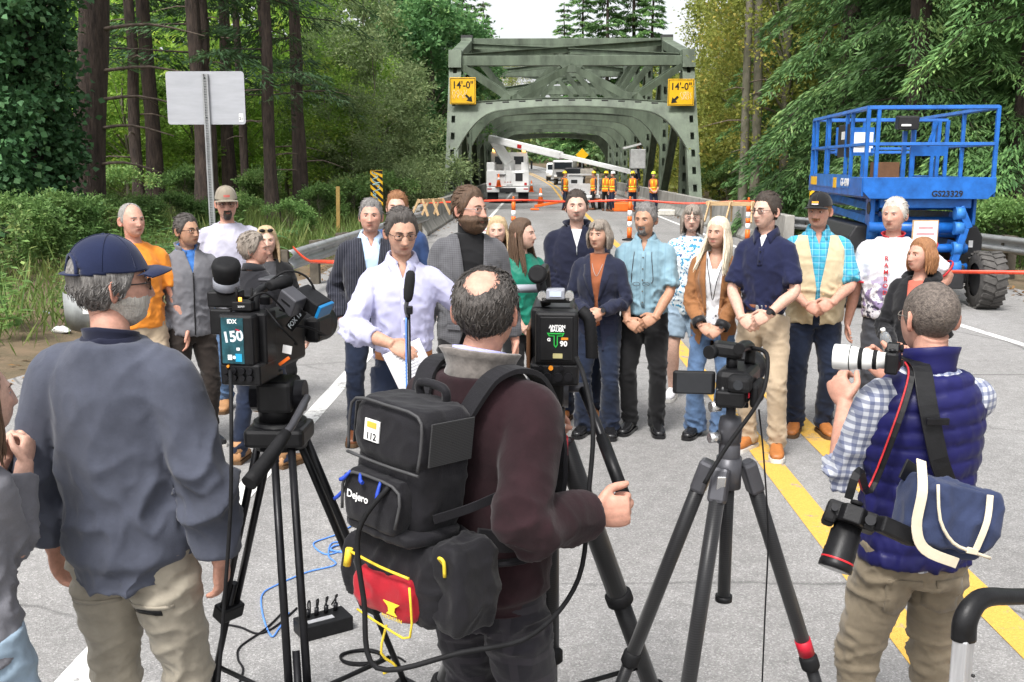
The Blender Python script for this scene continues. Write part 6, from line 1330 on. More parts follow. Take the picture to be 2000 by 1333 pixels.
# 2 woman at the edge
GREYK = fab('grey_knit', (0.17, 0.17, 0.19), 0.95, 0.6, 150)
edgewoman = make_person('person', 'brown haired woman in grey knit top holding up a camera', -20, 715, 1.545, 165, None, loc=rloc(-112, 2.40), hx=-0.095, hy=-24, sex='f', hair='brown', hst='longhair', hlen=0.18, hspread=0.7, skin='fair', bm=LJEAN, vox=0.009, armR=((-.04, -.22, 1.36), (-.12, .3, -1), (.25, -.6, .75), (.6, .3, -.2), 'grip'), armL=((.08, -.26, 1.36), (.3, .4, -.9), (-.3, -.6, .7), (-.6, .3, -.2), 'grip'),
    fn=tee(GREYK, 1.9, 0.84, 0.020, 0.010))
# 23 cameraman with backpack
MAROON = fab('maroon_fleece', (0.021, 0.009, 0.0115), 0.98, 0.6, 120, 0.2, 10, 0.08); SHERPA = fab('grey_sherpa', (0.19, 0.17, 0.155), 0.98, 1.0, 90, 0.2, 40, 0.3); BLUECOL = fab('blue_white_collar', (0.42, 0.42, 0.72), 0.8)
CHECK = pattern('charcoal_check', (0.012, 0.011, 0.015), [(0, 14, 0.3, (0.026, 0.023, 0.029), 0.7), (2, 14, 0.3, (0.026, 0.023, 0.029), 0.7)])
def fleece2(k):
    k['garment']('fleece_jacket', MAROON, 0.036, 0.845, 1.93, topz=1.475, amp=0.0095, sl_fat=0.016, folds=(7, 7, 8), rib=0.05)
    k['stand'](SHERPA, 0.048, 0.026, 'fleece_collar', 24, 0.020); k['stand'](BLUECOL, 0.052, 0.008, 'shirt_collar', 20, 0.004)
camman = make_person('person', 'balding cameraman in maroon fleece seen from behind wearing a backpack', 950, 525, 1.755, 142, None, loc=rloc(945, 2.55), hy=26, hs=0.98, hair='dkgrey', hst='spot', hth=0.013, htop=0.0, skin='ruddy', strands=1500, slen=0.026, vox=0.0085, hvox=0.0045, pw=0.011, wide=1.06, fat=0.2,
    bm=CHECK, armR=((-.285, -.095, 1.125), (-.4, .5, -1), (-.75, -.62, .06), (.62, -.75, 0), 'fist'), armL=((.12, -.36, 1.25), (.8, .3, -.7), (-.3, -1, .1), (0, 0, -1), 'grip'), fn=fleece2)
# 22 photographer
VESTN = fab('navy_quilted_nylon', (0.014, 0.014, 0.085), 0.42, 0.15, 200, 0.12, 8, 0.0); PLAIDB = pattern('navy_white_plaid', (0.55, 0.57, 0.62), [(0, 42, 0.45, (0.05, 0.07, 0.17), 0.6), (2, 42, 0.45, (0.05, 0.07, 0.17), 0.6)])
def puffer(k):
    k['garment']('plaid_shirt', PLAIDB, 0.014, 0.87, 1.12, topz=1.485, sl_fat=0.012, amp=0.009)
    k['garment']('quilted_vest', VESTN, 0.036, 0.875, 0, topz=1.470, amp=0.008, quilt=0.055, flare=0.0, folds=(16, 16, 9)); k['stand'](VESTN, 0.062, 0.014, 'vest_collar', 16, 0.010)
    for s in (-1, 1):
        sh, el, wr = k['J'][s][:3]; q = MB(); a = el*0.98+wr*0.02; b = el*0.80+wr*0.20; q.tube([a, b], [0.062, 0.060], 16); m_ = remesh(q, 0.008, 2); wrinkle(m_, 0.006, (14, 14, 20), 3); m_.materials.append(PLAIDB); set_smooth(m_); link('rolled_sleeve', m_, k['root'])
photog = make_person('person', 'crop haired photographer in navy quilted vest seen from behind', 1800, 572, 1.68, 188, None, loc=rloc(1812, 2.90), hy=3, hp=4, hs=0.98, hair='crop', hst='short', hth=0.0045, htop=0.001, hrough=0.0008, strands=0, skin='ruddy', glasses='wire', stubble=0.4, vox=0.0085, hvox=0.005, pw=0.012, wide=0.96,
    bm=fab('faded_olive_denim', (0.225, 0.185, 0.13), 0.9, 0.5, 260, 0.22, 4), stance=0.13, armL=((.135, -.25, 1.31), (.30, .2, -1), (.15, -.55, .8), (-.4, -.6, .3), 'grip'), armR=((-.03, -.26, 1.40), (-1, .3, -.55), (.3, -.75, .4), (.5, .3, .3), 'grip'), fn=puffer)
for x in (-0.072, 0.072): patch(photog, 'back_pocket', MATS['fabric_faded_olive_denim'], x-0.05, x+0.05, 0.72, 0.835, 0.004, 6, 6, point=0.022)
# ---- backpack
NYL = fab('black_nylon', (0.008, 0.0075, 0.010), 0.7, 0.6, 240, 0.2, 12, 0.1); MESHF = pattern('black_mesh', (0.010, 0.010, 0.011), [(0, 220, 0.4, (0.035, 0.035, 0.036), 0.8), (2, 220, 0.4, (0.035, 0.035, 0.036), 0.8)]); PIPE = mat('grey_piping', (0.05, 0.05, 0.052), 0.6); BLUEP = mat('blue_cord', (0.02, 0.06, 0.42), 0.5); YELC = mat('yellow_cord', (0.75, 0.55, 0.04), 0.5); REDN = fab('red_nylon', (0.34, 0.008, 0.018), 0.6, 0.4)
def softbox(mb_, c, size, puff=0.02, n=10, ex=5.0, m=0):
    rings = []; sx, sy, sz = (k/2 for k in size)
    for i in range(n+1):
        t = -1+2*i/n; k = (1-abs(t)**6)**(1/6.0) if abs(t) < 1 else 0.0; k = 0.86+0.14*k if abs(t) > 0.98 else k
        rings.append((c[0], c[1], c[2]+t*sz, sx*k+puff*(1-t*t), sy*k+puff*0.6*(1-t*t)))
    mb_.loft(rings, 36, m=m, ex=ex)
def bag_part(parent, name, m, build, vox=0.008, amp=0.004, sc=(14, 14, 14), sd=1, sm=3):
    q = MB(); build(q); me = remesh(q, vox, sm)
    if amp: wrinkle(me, amp, sc, sd)
    me.materials.clear(); me.materials.append(m); set_smooth(me); return link(name, me, parent)
bl = at_root(camman, (0.035, 0.250, 1.115)); pack = thing('backpack', 'black backpack with 112 sticker on the cameraman in maroon fleece', 'backpack', bl, R(142)); pack.rotation_euler = (R(4), R(-4), R(142)); pack.scale = (0.88,)*3
bag_part(pack, 'main_compartment', NYL, lambda q: softbox(q, (0, 0, 0.185), (0.27, 0.20, 0.36), 0.008), amp=0.004)
bag_part(pack, 'top_lid', NYL, lambda q: softbox(q, (0, 0.012, 0.285), (0.285, 0.215, 0.17), 0.006), amp=0.003)
bag_part(pack, 'front_pocket', NYL, lambda q: softbox(q, (0.012, 0.115, 0.095), (0.215, 0.06, 0.15), 0.008), amp=0.004)
bag_part(pack, 'bottom_panel', NYL, lambda q: softbox(q, (0, 0.02, 0.012), (0.285, 0.225, 0.045), 0.004), amp=0.003)
for s in (-1, 1):
    q = MB(); q.box((s*0.1475, 0.012, 0.285), (0.006, 0.17, 0.12)); q.build('mesh_panel', MESHF, pack, bevel=0.002)
def piping(pts, m=PIPE, r=0.0045, nm='piping', par=None, k=3): q = MB(); q.tube(pts, r, 6, k=k); return q.build(nm, m, par or pack)
piping([(-0.135, 0.124, 0.215), (-0.14, 0.124, 0.30), (-0.12, 0.124, 0.362), (0, 0.124, 0.368), (0.12, 0.124, 0.362), (0.14, 0.124, 0.30), (0.135, 0.124, 0.215)])
piping([(-0.14, 0.124, 0.205), (0, 0.128, 0.203), (0.14, 0.124, 0.205)])
piping([(-0.095, 0.150, 0.05), (-0.10, 0.150, 0.15), (0, 0.152, 0.168), (0.11, 0.150, 0.15), (0.115, 0.150, 0.05)])
q = MB(); q.box((0.045, 0.1255, 0.287), (0.058, 0.004, 0.060)); st = q.build('sticker', M_WHITE, pack)
text('lettering', '112', 0.027, M_INK, st, (0.045, 0.1285, 0.270), (PI/2, 0, PI), ext=0.0004, bold=0.0004)
q = MB(); q.box((0.045, 0.1285, 0.303), (0.036, 0.002, 0.016)); q.build('sticker_mark', mat('sticker_gold', (0.70, 0.45, 0.06), 0.5), st)
text('lettering', 'Dejero', 0.030, M_WHITE, pack, (0.055, 0.1525, 0.100), (PI/2, 0, PI), ext=0.0005, bold=0.0006)
for a, b in (((0.09, 0.152, 0.165), (0.115, 0.165, 0.135)), ((0.05, 0.152, 0.168), (0.025, 0.165, 0.150)), ((-0.03, 0.152, 0.166), (-0.035, 0.165, 0.115)), ((0.13, 0.13, 0.10), (0.165, 0.135, 0.06))):
    q = MB(); a_, b_ = Vector(a), Vector(b); q.tube([a_, a_*.5+b_*.5+Vector((0, .004, -.006)), b_], [0.004, 0.006, 0.006], 6, k=2); q.build('zip_pull', BLUEP, pack)
# straps wrapping the shoulders, carry handle
def strap(par, name, m, pts, w_=0.03, th=0.006, k=5, up=(0, 0, 1)):
    q = MB(); P = smooth_path(pts, k); v = []
    for i, p in enumerate(P):
        d = (P[min(i+1, len(P)-1)]-P[max(i-1, 0)]).normalized(); u = Vector(up[i*len(up)//len(P)] if isinstance(up[0], (tuple, list)) else up); s = d.cross(u).normalized()*w_; n_ = s.cross(d).normalized()*th
        v += [p-s-n_, p+s-n_, p+s+n_, p-s+n_]
    q.add(v, [(4*i+a, 4*i+(a+1) % 4, 4*i+4+(a+1) % 4, 4*i+4+a) for i in range(len(P)-1) for a in range(4)]+[(3, 2, 1, 0), tuple(len(v)-4+a for a in range(4))], 0, False); return q.build(name, m, par, bevel=0.0015)
def to_local(o, p): return o.matrix_basis.inverted() @ Vector(p)
for s in (-1, 1):
    pts = [at_root(camman, p) for p in ((s*0.08, 0.16, 1.40), (s*0.105, 0.10, 1.478), (s*0.120, 0.02, 1.495), (s*0.125, -0.07, 1.455), (s*0.13, -0.135, 1.33), (s*0.17, -0.10, 1.15), (s*0.19, 0.06, 1.08), (s*0.13, 0.18, 1.10))]
    R_ = Matrix.Rotation(R(142), 3, 'Z'); ups = [R_ @ Vector(u) for u in ((0, .7, 1), (0, .3, 1), (0, 0, 1), (0, -.6, 1), (0, -1, .4), (s*.4, -1, 0), (s, 0, 0), (s, .3, 0))]
    strap(pack, 'shoulder_strap', NYL, [to_local(pack, p) for p in pts], 0.030, 0.008, up=[tuple(Matrix.Rotation(-R(142), 3, 'Z') @ u) for u in ups])
q = MB(); q.tube([(-0.05, -0.06, 0.365), (-0.045, -0.05, 0.405), (0.045, -0.05, 0.405), (0.05, -0.06, 0.365)], 0.013, 8, k=4); q.build('carry_handle', NYL, pack)
strap(pack, 'compression_strap', NYL, [(-0.14, 0.05, 0.07), (-0.20, -0.03, 0.105), (-0.245, -0.13, 0.145)], 0.014, 0.002, up=(-1, 0.3, 0))
# ---- waist pack
wl = at_root(camman, (0.01, 0.235, 0.885)); fan = thing('waist_pack', 'red and black waist pack with yellow cord under the backpack', 'bag', wl, R(142))
bag_part(fan, 'main_compartment', NYL, lambda q: softbox(q, (0, 0, 0.12), (0.30, 0.19, 0.21), 0.012), amp=0.008, sc=(11, 11, 11))
bag_part(fan, 'red_panel', REDN, lambda q: softbox(q, (0.015, 0.088, 0.085), (0.20, 0.07, 0.105), 0.008), amp=0.006, sd=4)
bag_part(fan, 'side_pouch', NYL, lambda q: softbox(q, (-0.155, 0.01, 0.125), (0.11, 0.14, 0.22), 0.012), amp=0.009, sc=(12, 12, 9), sd=6)
bag_part(fan, 'side_pouch', NYL, lambda q: softbox(q, (0.165, 0.0, 0.10), (0.09, 0.14, 0.17), 0.012), amp=0.010, sc=(13, 13, 10), sd=8)
piping([(0.12, 0.125, 0.175), (0.0, 0.135, 0.168), (-0.09, 0.128, 0.160)], YELC, 0.0035, 'yellow_cord', fan)
piping([(0.11, 0.115, 0.020), (0.0, 0.130, 0.014), (-0.09, 0.128, 0.012), (-0.095, 0.132, 0.14)], YELC, 0.0030, 'yellow_cord', fan)
piping([(-0.165, 0.085, 0.20), (-0.16, 0.098, 0.22), (-0.175, 0.098, 0.215), (-0.172, 0.092, 0.175)], YELC, 0.0045, 'zip_pull', fan)
piping([(0.125, 0.122, 0.18), (0.13, 0.128, 0.135)], YELC, 0.010, 'yellow_tab', fan, 0)
piping([(0.02, 0.10, 0.0), (0.01, 0.13, -0.06), (-0.01, 0.10, -0.10), (0.015, 0.12, -0.12)], YELC, 0.0035, 'hanging_cord', fan)
q = MB(); q.prism([(-.028, .012), (.028, .012), (.012, 0), (.010, -.012), (.018, -.02), (-.018, -.02), (-.010, -.012), (-.012, 0)], 0.130, 0.132, M=lambda u, v, w: (-0.035-u, w+0.004, 0.075+v)); q.build('emblem', YELC, fan)
text('lettering', 'MOUNTAIN', 0.013, YELC, fan, (-0.035, 0.1345, 0.046), (PI/2, 0, PI), ext=0.0004)
q = MB(); rx = 0.215; q.tube([(math.sin(a)*0.205, -0.215+math.cos(a)*0.165, 0.14) for a in np.linspace(-R(165), R(165), 30)], 0.022, 6, flat=0.3, up=(0, 0, 1)); q.build('waist_belt', NYL, fan)
# ---- photographer's gear
LW = mat('white_lens_barrel', (0.80, 0.80, 0.78), 0.35, var=0.03); LBLK = mat('lens_glass', (0.01, 0.012, 0.02), 0.08, spec=0.8)
def slr(t, lens_prof, lm, body=True, big=1.0):
    q = MB(); q.box((0, 0, 0), (0.135*big, 0.05*big, 0.09*big)); q.build('camera_body', M_BLACK, t, bevel=0.010)
    q = MB(); q.prism([(-.036, .045), (.036, .045), (.022, .075), (-.022, .075)], -0.025, 0.022, M=lambda u, v, w: (u*big, w*big, v*big)); q.build('prism_hump', M_BLACK, t, bevel=0.004)
    q = MB(); q.box((-0.052*big, -0.022*big, 0), (0.034*big, 0.035*big, 0.095*big)); q.build('hand_grip', M_RUB, t, bevel=0.010)
    q = MB(); q.lathe(lens_prof, (0, -0.022, 0), (0, -1, 0), 28); q.build('lens', lm, t)
    L = lens_prof[-1]; q = MB(); q.cyl((0, -0.022-L[1]+0.004, 0), (0, -0.022-L[1]-0.0015, 0), L[0]*0.86, 24); q.build('front_glass', LBLK, t)
    q = MB(); q.lathe([(0.012, 0), (0.016, 0.002), (0.016, 0.010), (0.010, 0.012)], (0, 0.025, 0.055*big), (0, 1, 0), 14); q.build('eyecup', M_RUB, t)
    for (x, z, r) in ((0.045, 0.047, 0.014), (-0.048, 0.05, 0.009)): q = MB(); q.cyl((x*big, 0, z*big), (x*big, 0, z*big+0.010), r, 14); q.build('dial', M_BLACKM, t)
c = yp(1744, 706, 2.78); t = thing('telephoto_camera', 'black camera with big white telephoto lens raised by the vest photographer', 'camera', c, R(-116)); t.scale = (0.70,)*3
slr(t, [(0.034, 0), (0.034, 0.03), (0.038, 0.032), (0.038, 0.06), (0.043, 0.075), (0.043, 0.11), (0.047, 0.125), (0.052, 0.15), (0.052, 0.205), (0.050, 0.208)], LW)
for h, r in ((0.045, 0.0388), (0.100, 0.0440)): q = MB(); q.lathe([(r, h-0.008), (r+0.001, h-0.007), (r+0.001, h+0.008), (r, h+0.009)], (0, -0.022, 0), (0, -1, 0), 28, caps=False); q.build('focus_ring', M_RUB, t)
q = MB(); q.lathe([(0.0522, 0.140), (0.0530, 0.141), (0.0530, 0.143), (0.0522, 0.144)], (0, -0.022, 0), (0, -1, 0), 28, caps=False); q.build('ring_line', M_BLACK, t)
c2 = yp(1662, 1010, 2.52); t = thing('hanging_camera', 'black camera with red ringed lens hanging at the photographer\'s hip', 'camera', c2, 0); t.rotation_euler = (R(62), R(14), R(-20)); t.scale = (0.98,)*3
slr(t, [(0.036, 0), (0.036, 0.02), (0.040, 0.024), (0.040, 0.07), (0.042, 0.075), (0.042, 0.105), (0.044, 0.11), (0.044, 0.125)], M_BLACK)
q = MB(); q.lathe([(0.0425, 0.098), (0.0432, 0.099), (0.0432, 0.102), (0.0425, 0.103)], (0, -0.022, 0), (0, -1, 0), 28, caps=False); q.build('red_ring', mat('red_line', (0.6, 0.02, 0.03), 0.4), t)
q = MB(); q.box((0.115, 0.0, 0.03), (0.11, 0.045, 0.04), (0, 0.5, 0)); q.build('flash', M_BLACK, t, bevel=0.006)
cs = thing('camera_strap', 'black and red neck strap holding the hanging camera', 'strap', c2)
P0 = [at_root(photog, p) for p in ((0.075, 0.02, 1.50), (0.105, 0.10, 1.475), (0.165, 0.150, 1.35), (0.235, 0.15, 1.15))]+[c2+Vector((0.02, 0.02, 0.12)), c2+Vector((-0.01, 0.0, 0.05))]
strap(cs, 'strap_band', M_BLACK, [p-c2 for p in P0], 0.011, 0.003, up=(-.25, -1, 0.3)); strap(cs, 'red_edge', mat('red_edging', (0.5, 0.02, 0.03), 0.6), [p-c2+Vector((-0.010, -0.006, 0.002)) for p in P0[:-1]], 0.0025, 0.003, up=(-.25, -1, 0.3))
# messenger bag
BAGN = fab('navy_canvas', (0.030, 0.042, 0.095), 0.75, 0.5, 200, 0.2, 7, 0.1); CREAM = fab('cream_webbing', (0.66, 0.58, 0.44), 0.8, 0.4)
cb = yp(1850, 1010, 2.50); bag = thing('messenger_bag', 'navy canvas messenger bag with cream straps on the photographer\'s back', 'bag', cb, 0); bag.rotation_euler = (R(-4), R(14), R(6))
bag_part(bag, 'main_compartment', BAGN, lambda q: softbox(q, (0, 0.02, 0), (0.225, 0.11, 0.185), 0.010), amp=0.008, sc=(10, 10, 10), sd=3)
bag_part(bag, 'flap', BAGN, lambda q: softbox(q, (0.012, -0.028, 0.010), (0.215, 0.045, 0.165), 0.008), amp=0.008, sc=(10, 10, 10), sd=5)
strap(bag, 'cream_strap', CREAM, [(-0.112, 0.0, 0.13), (-0.118, -0.055, 0.06), (-0.112, -0.062, -0.03), (-0.07, -0.058, -0.085), (0.03, -0.05, -0.104)], 0.014, 0.002, up=(0, -1, 0))
strap(bag, 'cream_strap', CREAM, [(0.062, -0.055, 0.088), (0.066, -0.066, 0.02), (0.058, -0.066, -0.055)], 0.009, 0.002, up=(0, -1, 0))
piping([(-0.085, -0.060, 0.085), (-0.06, -0.070, 0.0), (-0.01, -0.070, -0.05), (0.045, -0.070, -0.062), (0.105, -0.062, -0.07)], CREAM, 0.0045, 'cream_piping', bag)
q = MB(); q.box((0.045, -0.072, -0.060), (0.03, 0.008, 0.016)); q.build('buckle', CREAM, bag, bevel=0.002)
sp_ = thing('shoulder_strap', 'wide black shoulder strap of the navy messenger bag', 'strap', cb)
P1 = [at_root(photog, p) for p in ((0.055, -0.02, 1.515), (0.065, 0.08, 1.500), (0.075, 0.150, 1.40), (0.05, 0.185, 1.25), (0.02, 0.200, 1.14))]+[cb+Vector((-0.115, 0.02, 0.125))]
strap(sp_, 'strap_band', M_BLACK, [p-cb for p in P1], 0.027, 0.003, up=(0, -1, 0.25))
for z, hh in ((1.36, 0.02), (1.16, 0.012), (1.12, 0.012)):
    p = at_root(photog, (0.062 if z > 1.3 else 0.022, 0.187 if z > 1.3 else 0.212, z))-cb; q = MB(); q.box(p, (0.062, 0.010, hh), (0, 0, 0)); q.build('strap_keeper', M_BLACKM, sp_, bevel=0.002)
# camera in the edge woman's hands
ce = at_root(edgewoman, (0.0, -0.36, 1.42)); t = thing('compact_camera', 'small black camera held by the woman in grey knit', 'camera', ce, R(165)); slr(t, [(0.03, 0), (0.03, 0.04), (0.033, 0.05), (0.033, 0.07)], M_BLACK, big=0.9)
# speaker's paper; woman's water bottle
pp = at_root(speaker, (0.015, -0.315, 1.005)); q = MB(); n = 8; v = []
for i in range(n+1):
    for j in range(2): t_ = i/n; v.append(((j-0.5)*0.20, -0.02*math.sin(t_*PI)+0.012*(j-0.5), 0.10-0.25*t_))
q.add(v, [(2*i, 2*i+1, 2*i+3, 2*i+2) for i in range(n)], 0, True); pap = thing('paper_sheet', 'white typed sheet of paper in the speaker\'s hand', 'paper', pp, 0); pap.rotation_euler = (R(-14), R(-24), R(12)); o = q.build('sheet', mat('white_paper', (0.80, 0.80, 0.82), 0.8, var=0.02), pap); o.modifiers.new('s', 'SOLIDIFY').thickness = 0.001
inkg = mat('grey_print', (0.36, 0.36, 0.40), 0.8, var=0.0)
for i in range(13):
    z = 0.075-0.0155*i; t_ = (0.10-z)/0.25; L = 0.15*random.Random(i).uniform(0.7, 1.0); q = MB(); q.box((-0.078+L/2, -0.02*math.sin(t_*PI)-0.0035, z), (L, 0.0008, 0.0042)); q.build('printed_line', inkg, pap)
pb_ = at_root(bottle_woman, (-0.03, -0.345, 1.03)); t = thing('water_bottle', 'clear plastic water bottle held by the hooded jacket woman', 'bottle', pb_, 0, rot=(R(12), R(-22), 0)); q = MB(); q.lathe([(0.030, -0.09), (0.033, -0.085), (0.033, -0.03), (0.030, -0.02), (0.033, -0.01), (0.033, 0.05), (0.026, 0.075), (0.013, 0.09), (0.013, 0.098)], n=18)
PET = mat('clear_plastic', (0.75, 0.80, 0.85), 0.15, var=0.0); PET.node_tree.nodes['Principled BSDF'].inputs['Transmission Weight'].default_value = 0.75; q.build('bottle_body', PET, t)
q = MB(); q.cyl((0, 0, 0.096), (0, 0, 0.112), 0.0145, 14); q.build('bottle_cap', M_WHITE, t)
# ================================================================== cameras and tripods
CARBON = pattern('carbon_weave', (0.012, 0.012, 0.013), [(2, 180, 0.5, (0.024, 0.024, 0.026), 0.5)], 0.35, bump=0.1); GREYM = mat('dark_grey_metal', (0.085, 0.085, 0.095), 0.4, metal=0.4); REDP = mat('red_plastic', (0.50, 0.01, 0.03), 0.4); CHROME = mat('satin_chrome', (0.7, 0.7, 0.7), 0.25, metal=0.9); SCREEN = mat('dark_screen', (0.02, 0.022, 0.026), 0.12, spec=0.6)
def bx(t, name, c, s, m=M_BLACK, rot=None, bev=0.004): return MB().box(c, s, rot).build(name, m, t, bevel=bev)
def cy(t, name, a, b, r, m=M_BLACK, n=18, r2=None): return MB().cyl(a, b, r, n, 0, r2).build(name, m, t)
def tripod(name, lab, top, feet, twin=True, r=0.014, spread_z=None, legm=M_BLACKM, group=None):
    """three legs from the bowl to the ground; twin-tube upper sections, single lower, mid-level spreader"""
    t = thing(name, lab, 'tripod', (top[0], top[1], 0), group=group); T = Vector((0, 0, top[2]))
    for i, f in enumerate(feet):
        f = Vector((f[0]-top[0], f[1]-top[1], 0)); d = (f-T).normalized(); s = d.cross(Vector((0, 0, 1))).normalized(); h = Vector((f.x, f.y, 0)).normalized()*0.055; a = T+h; L = (f-a).length; d = (f-a).normalized()
        q = MB()
        if twin:
            for k in (-1, 1): q.tube([a+s*k*0.024, a+d*L*0.50+s*k*0.024], r, 10)
            leg = q.build('leg', legm, t)
            q = MB(); 
            for k in (-1, 1): q.tube([a+d*L*0.42+s*k*0.0, a+d*L*0.78], r*0.92, 10) if k > 0 else None
            q.build('middle_tube', legm, leg)
            for u in (0.50, 0.78): c = a+d*L*u; MB().box(c, (0.085, 0.05, 0.05), Matrix((s, d.cross(s), d)).transposed()).build('leg_lock', M_BLACK, leg, bevel=0.006)
            q = MB(); q.tube([a+d*L*0.76-s*0.018, f-s*0.0+Vector((0, 0, 0.02))], r*0.85, 10); q.tube([a+d*L*0.76+s*0.018, f+s*0.0+Vector((0, 0, 0.02))], r*0.85, 10); q.build('lower_tube', legm, leg)
        else:
            q.tube([a, a+d*L*0.45], r*1.25, 16); leg = q.build('leg', legm, t)
            for u, uu, rr_ in ((0.45, 0.75, 1.08), (0.75, 0.985, 0.92)):
                MB().tube([a+d*L*u, a+d*L*uu], r*rr_, 16).build('leg_section', legm, leg); c = a+d*L*u; MB().tube([c-d*0.022, c-d*0.015, c+d*0.015, c+d*0.022], [r*1.35, r*1.62, r*1.62, r*1.30], 18).build('twist_lock', M_RUB, leg)
            MB().box(a+d*0.03, (0.045, 0.04, 0.09), Matrix((s, d.cross(s), d)).transposed()).build('leg_hinge', GREYM, leg, bevel=0.010)
        MB().sphere(f+Vector((0, 0, 0.022)), (0.026, 0.026, 0.022), 12, 8).build('foot', M_RUB, t)
    cy(t, 'bowl', T+Vector((0, 0, -0.05)), T+Vector((0, 0, 0.03)), 0.075 if twin else 0.032, M_BLACK if twin else GREYM, 20)
    if spread_z:
        c = Vector((0, 0, spread_z)); MB().cyl(c-Vector((0, 0, .012)), c+Vector((0, 0, .012)), 0.03, 14).build('spreader_hub', M_BLACK, t)
        for f in feet:
            f = Vector((f[0]-top[0], f[1]-top[1], 0)); u = 1-spread_z/top[2]; e = T+(f-T)*u; MB().tube([c, e], 0.008, 8).build('spreader_arm', M_BLACK, t)
    return t
# ---- camera A: shoulder camera with the 150 battery
A0 = yp(490, 742, 2.66); A = thing('shoulder_camera', 'shoulder broadcast camera with teal 150 battery and large viewfinder', 'camera', A0, R(-9)); A.scale = (0.76,)*3
# local: lens towards +Y, operator side -Y
bx(A, 'connector_box', (0, 0, 0.035), (0.150, 0.17, 0.080), bev=0.010); bx(A, 'camera_body', (0.012, 0.20, 0.12), (0.125, 0.30, 0.20), bev=0.014); bx(A, 'wireless_module', (0.012, 0.02, 0.155), (0.135, 0.10, 0.190), bev=0.010)
bt = bx(A, 'battery', (-0.008, -0.060, 0.158), (0.130, 0.060, 0.185), bev=0.012)
TEALB = mat('battery_label_teal', (0.015, 0.075, 0.095), 0.35, var=0.3, vscale=25); bx(bt, 'battery_label', (-0.018, -0.0905, 0.158), (0.082, 0.003, 0.162), TEALB, bev=0.0)
text('lettering', 'IDX', 0.021, M_WHITE, bt, (-0.018, -0.0925, 0.226), FRONT, 0.0004, bold=0.0006); text('lettering', '150', 0.052, mat('pale_print', (0.62, 0.68, 0.72), 0.5), bt, (-0.016, -0.0925, 0.172), (PI/2, -R(8), 0), 0.0004, bold=0.0018)
bx(bt, 'label_square', (0.003, -0.0925, 0.098), (0.024, 0.002, 0.028), mat('label_cyan', (0.02, 0.33, 0.55), 0.4), bev=0); bx(bt, 'label_mark', (-0.030, -0.0925, 0.099), (0.016, 0.002, 0.018), M_WHITE, bev=0); cy(bt, 'label_dot', (-0.014, -0.0915, 0.099), (-0.014, -0.0935, 0.099), 0.006, M_WHITE, 12); bx(bt, 'label_stripe', (0.002, -0.0925, 0.129), (0.012, 0.002, 0.010), M_WHITE, bev=0); bx(bt, 'label_red_mark', (0.003, -0.0925, 0.197), (0.016, 0.002, 0.004), REDP, (0, 0.3, 0), bev=0)
for x in (-0.05, -0.02, 0.012, 0.04):
    for z in (0.025, 0.05): cy(A, 'connector', (x, -0.084, z), (x, -0.098, z), 0.011, M_BLACKM, 14)
cy(A, 'lit_knob', (-0.04, -0.084, 0.066), (-0.04, -0.094, 0.066), 0.005, mat('amber', (0.7, 0.25, 0.02), 0.4), 10)
bx(A, 'receiver', (-0.01, 0.01, 0.270), (0.075, 0.075, 0.034), bev=0.004); text('lettering', 'SONY', 0.010, M_WHITE, A, (-0.01, -0.029, 0.270), FRONT, 0.0003)
cy(A, 'tally_lamp', (-0.022, -0.01, 0.287), (-0.022, -0.01, 0.300), 0.006, emis_mat('tally_orange', (1.0, 0.35, 0.05), 1.5), 10)
for s in (-1, 1): cy(A, 'antenna', (-0.01+s*0.028, 0.0, 0.285), (-0.01+s*0.030, 0.0, 0.335), 0.0045, M_RUB, 8)
q = MB(); q.tube([(0.02, 0.02, 0.25), (0.02, 0.04, 0.31), (0.02, 0.20, 0.325), (0.02, 0.32, 0.31), (0.02, 0.34, 0.23)], 0.017, 10, k=4); q.build('top_handle', M_BLACK, A)
bx(A, 'handle_plate', (0.02, 0.20, 0.345), (0.085, 0.12, 0.016), GREYM, bev=0.006)
q = MB(); q.lathe([(0.012, 0), (0.020, 0.004), (0.020, 0.05), (0.024, 0.055), (0.024, 0.10), (0.018, 0.105)], (0.06, 0.06, 0.335), (0.35, 1, 0.1), 16); q.build('shotgun_microphone', M_RUB, A)
vf = bx(A, 'viewfinder', (-0.115, 0.07, 0.285), (0.118, 0.075, 0.060), (M_BLACK), (0, 0, R(6)), 0.008)
q = MB(); q.lathe([(0.040, 0), (0.046, 0.01), (0.044, 0.055), (0.048, 0.062), (0.052, 0.10), (0.046, 0.115), (0.030, 0.118)], (-0.105, 0.055, 0.318), (0.22, -0.35, 0.9), 22); q.build('eyecup', M_RUB, vf)
q = MB(); q.lathe([(0.0450, 0.012), (0.0475, 0.014), (0.0475, 0.044), (0.0455, 0.046)], (-0.105, 0.055, 0.318), (0.22, -0.35, 0.9), 22, caps=False); q.build('grey_ring', mat('grey_plastic', (0.28, 0.29, 0.33), 0.5), vf)
bx(vf, 'flip_monitor', (-0.115, 0.025, 0.205), (0.085, 0.02, 0.095), M_BLACK, None, 0.008); bx(A, 'viewfinder_bracket', (-0.04, 0.15, 0.27), (0.13, 0.03, 0.03), M_BLACKM)
q = MB(); q.lathe([(0.045, 0), (0.052, 0.02), (0.052, 0.06), (0.060, 0.07), (0.060, 0.16), (0.072, 0.18), (0.078, 0.28), (0.074, 0.285)], (0.012, 0.35, 0.13), (0.05, 1, -0.05), 26); q.build('lens', M_BLACK, A)
bx(A, 'lens_servo', (0.085, 0.46, 0.12), (0.06, 0.16, 0.10), M_BLACK, None, 0.015)
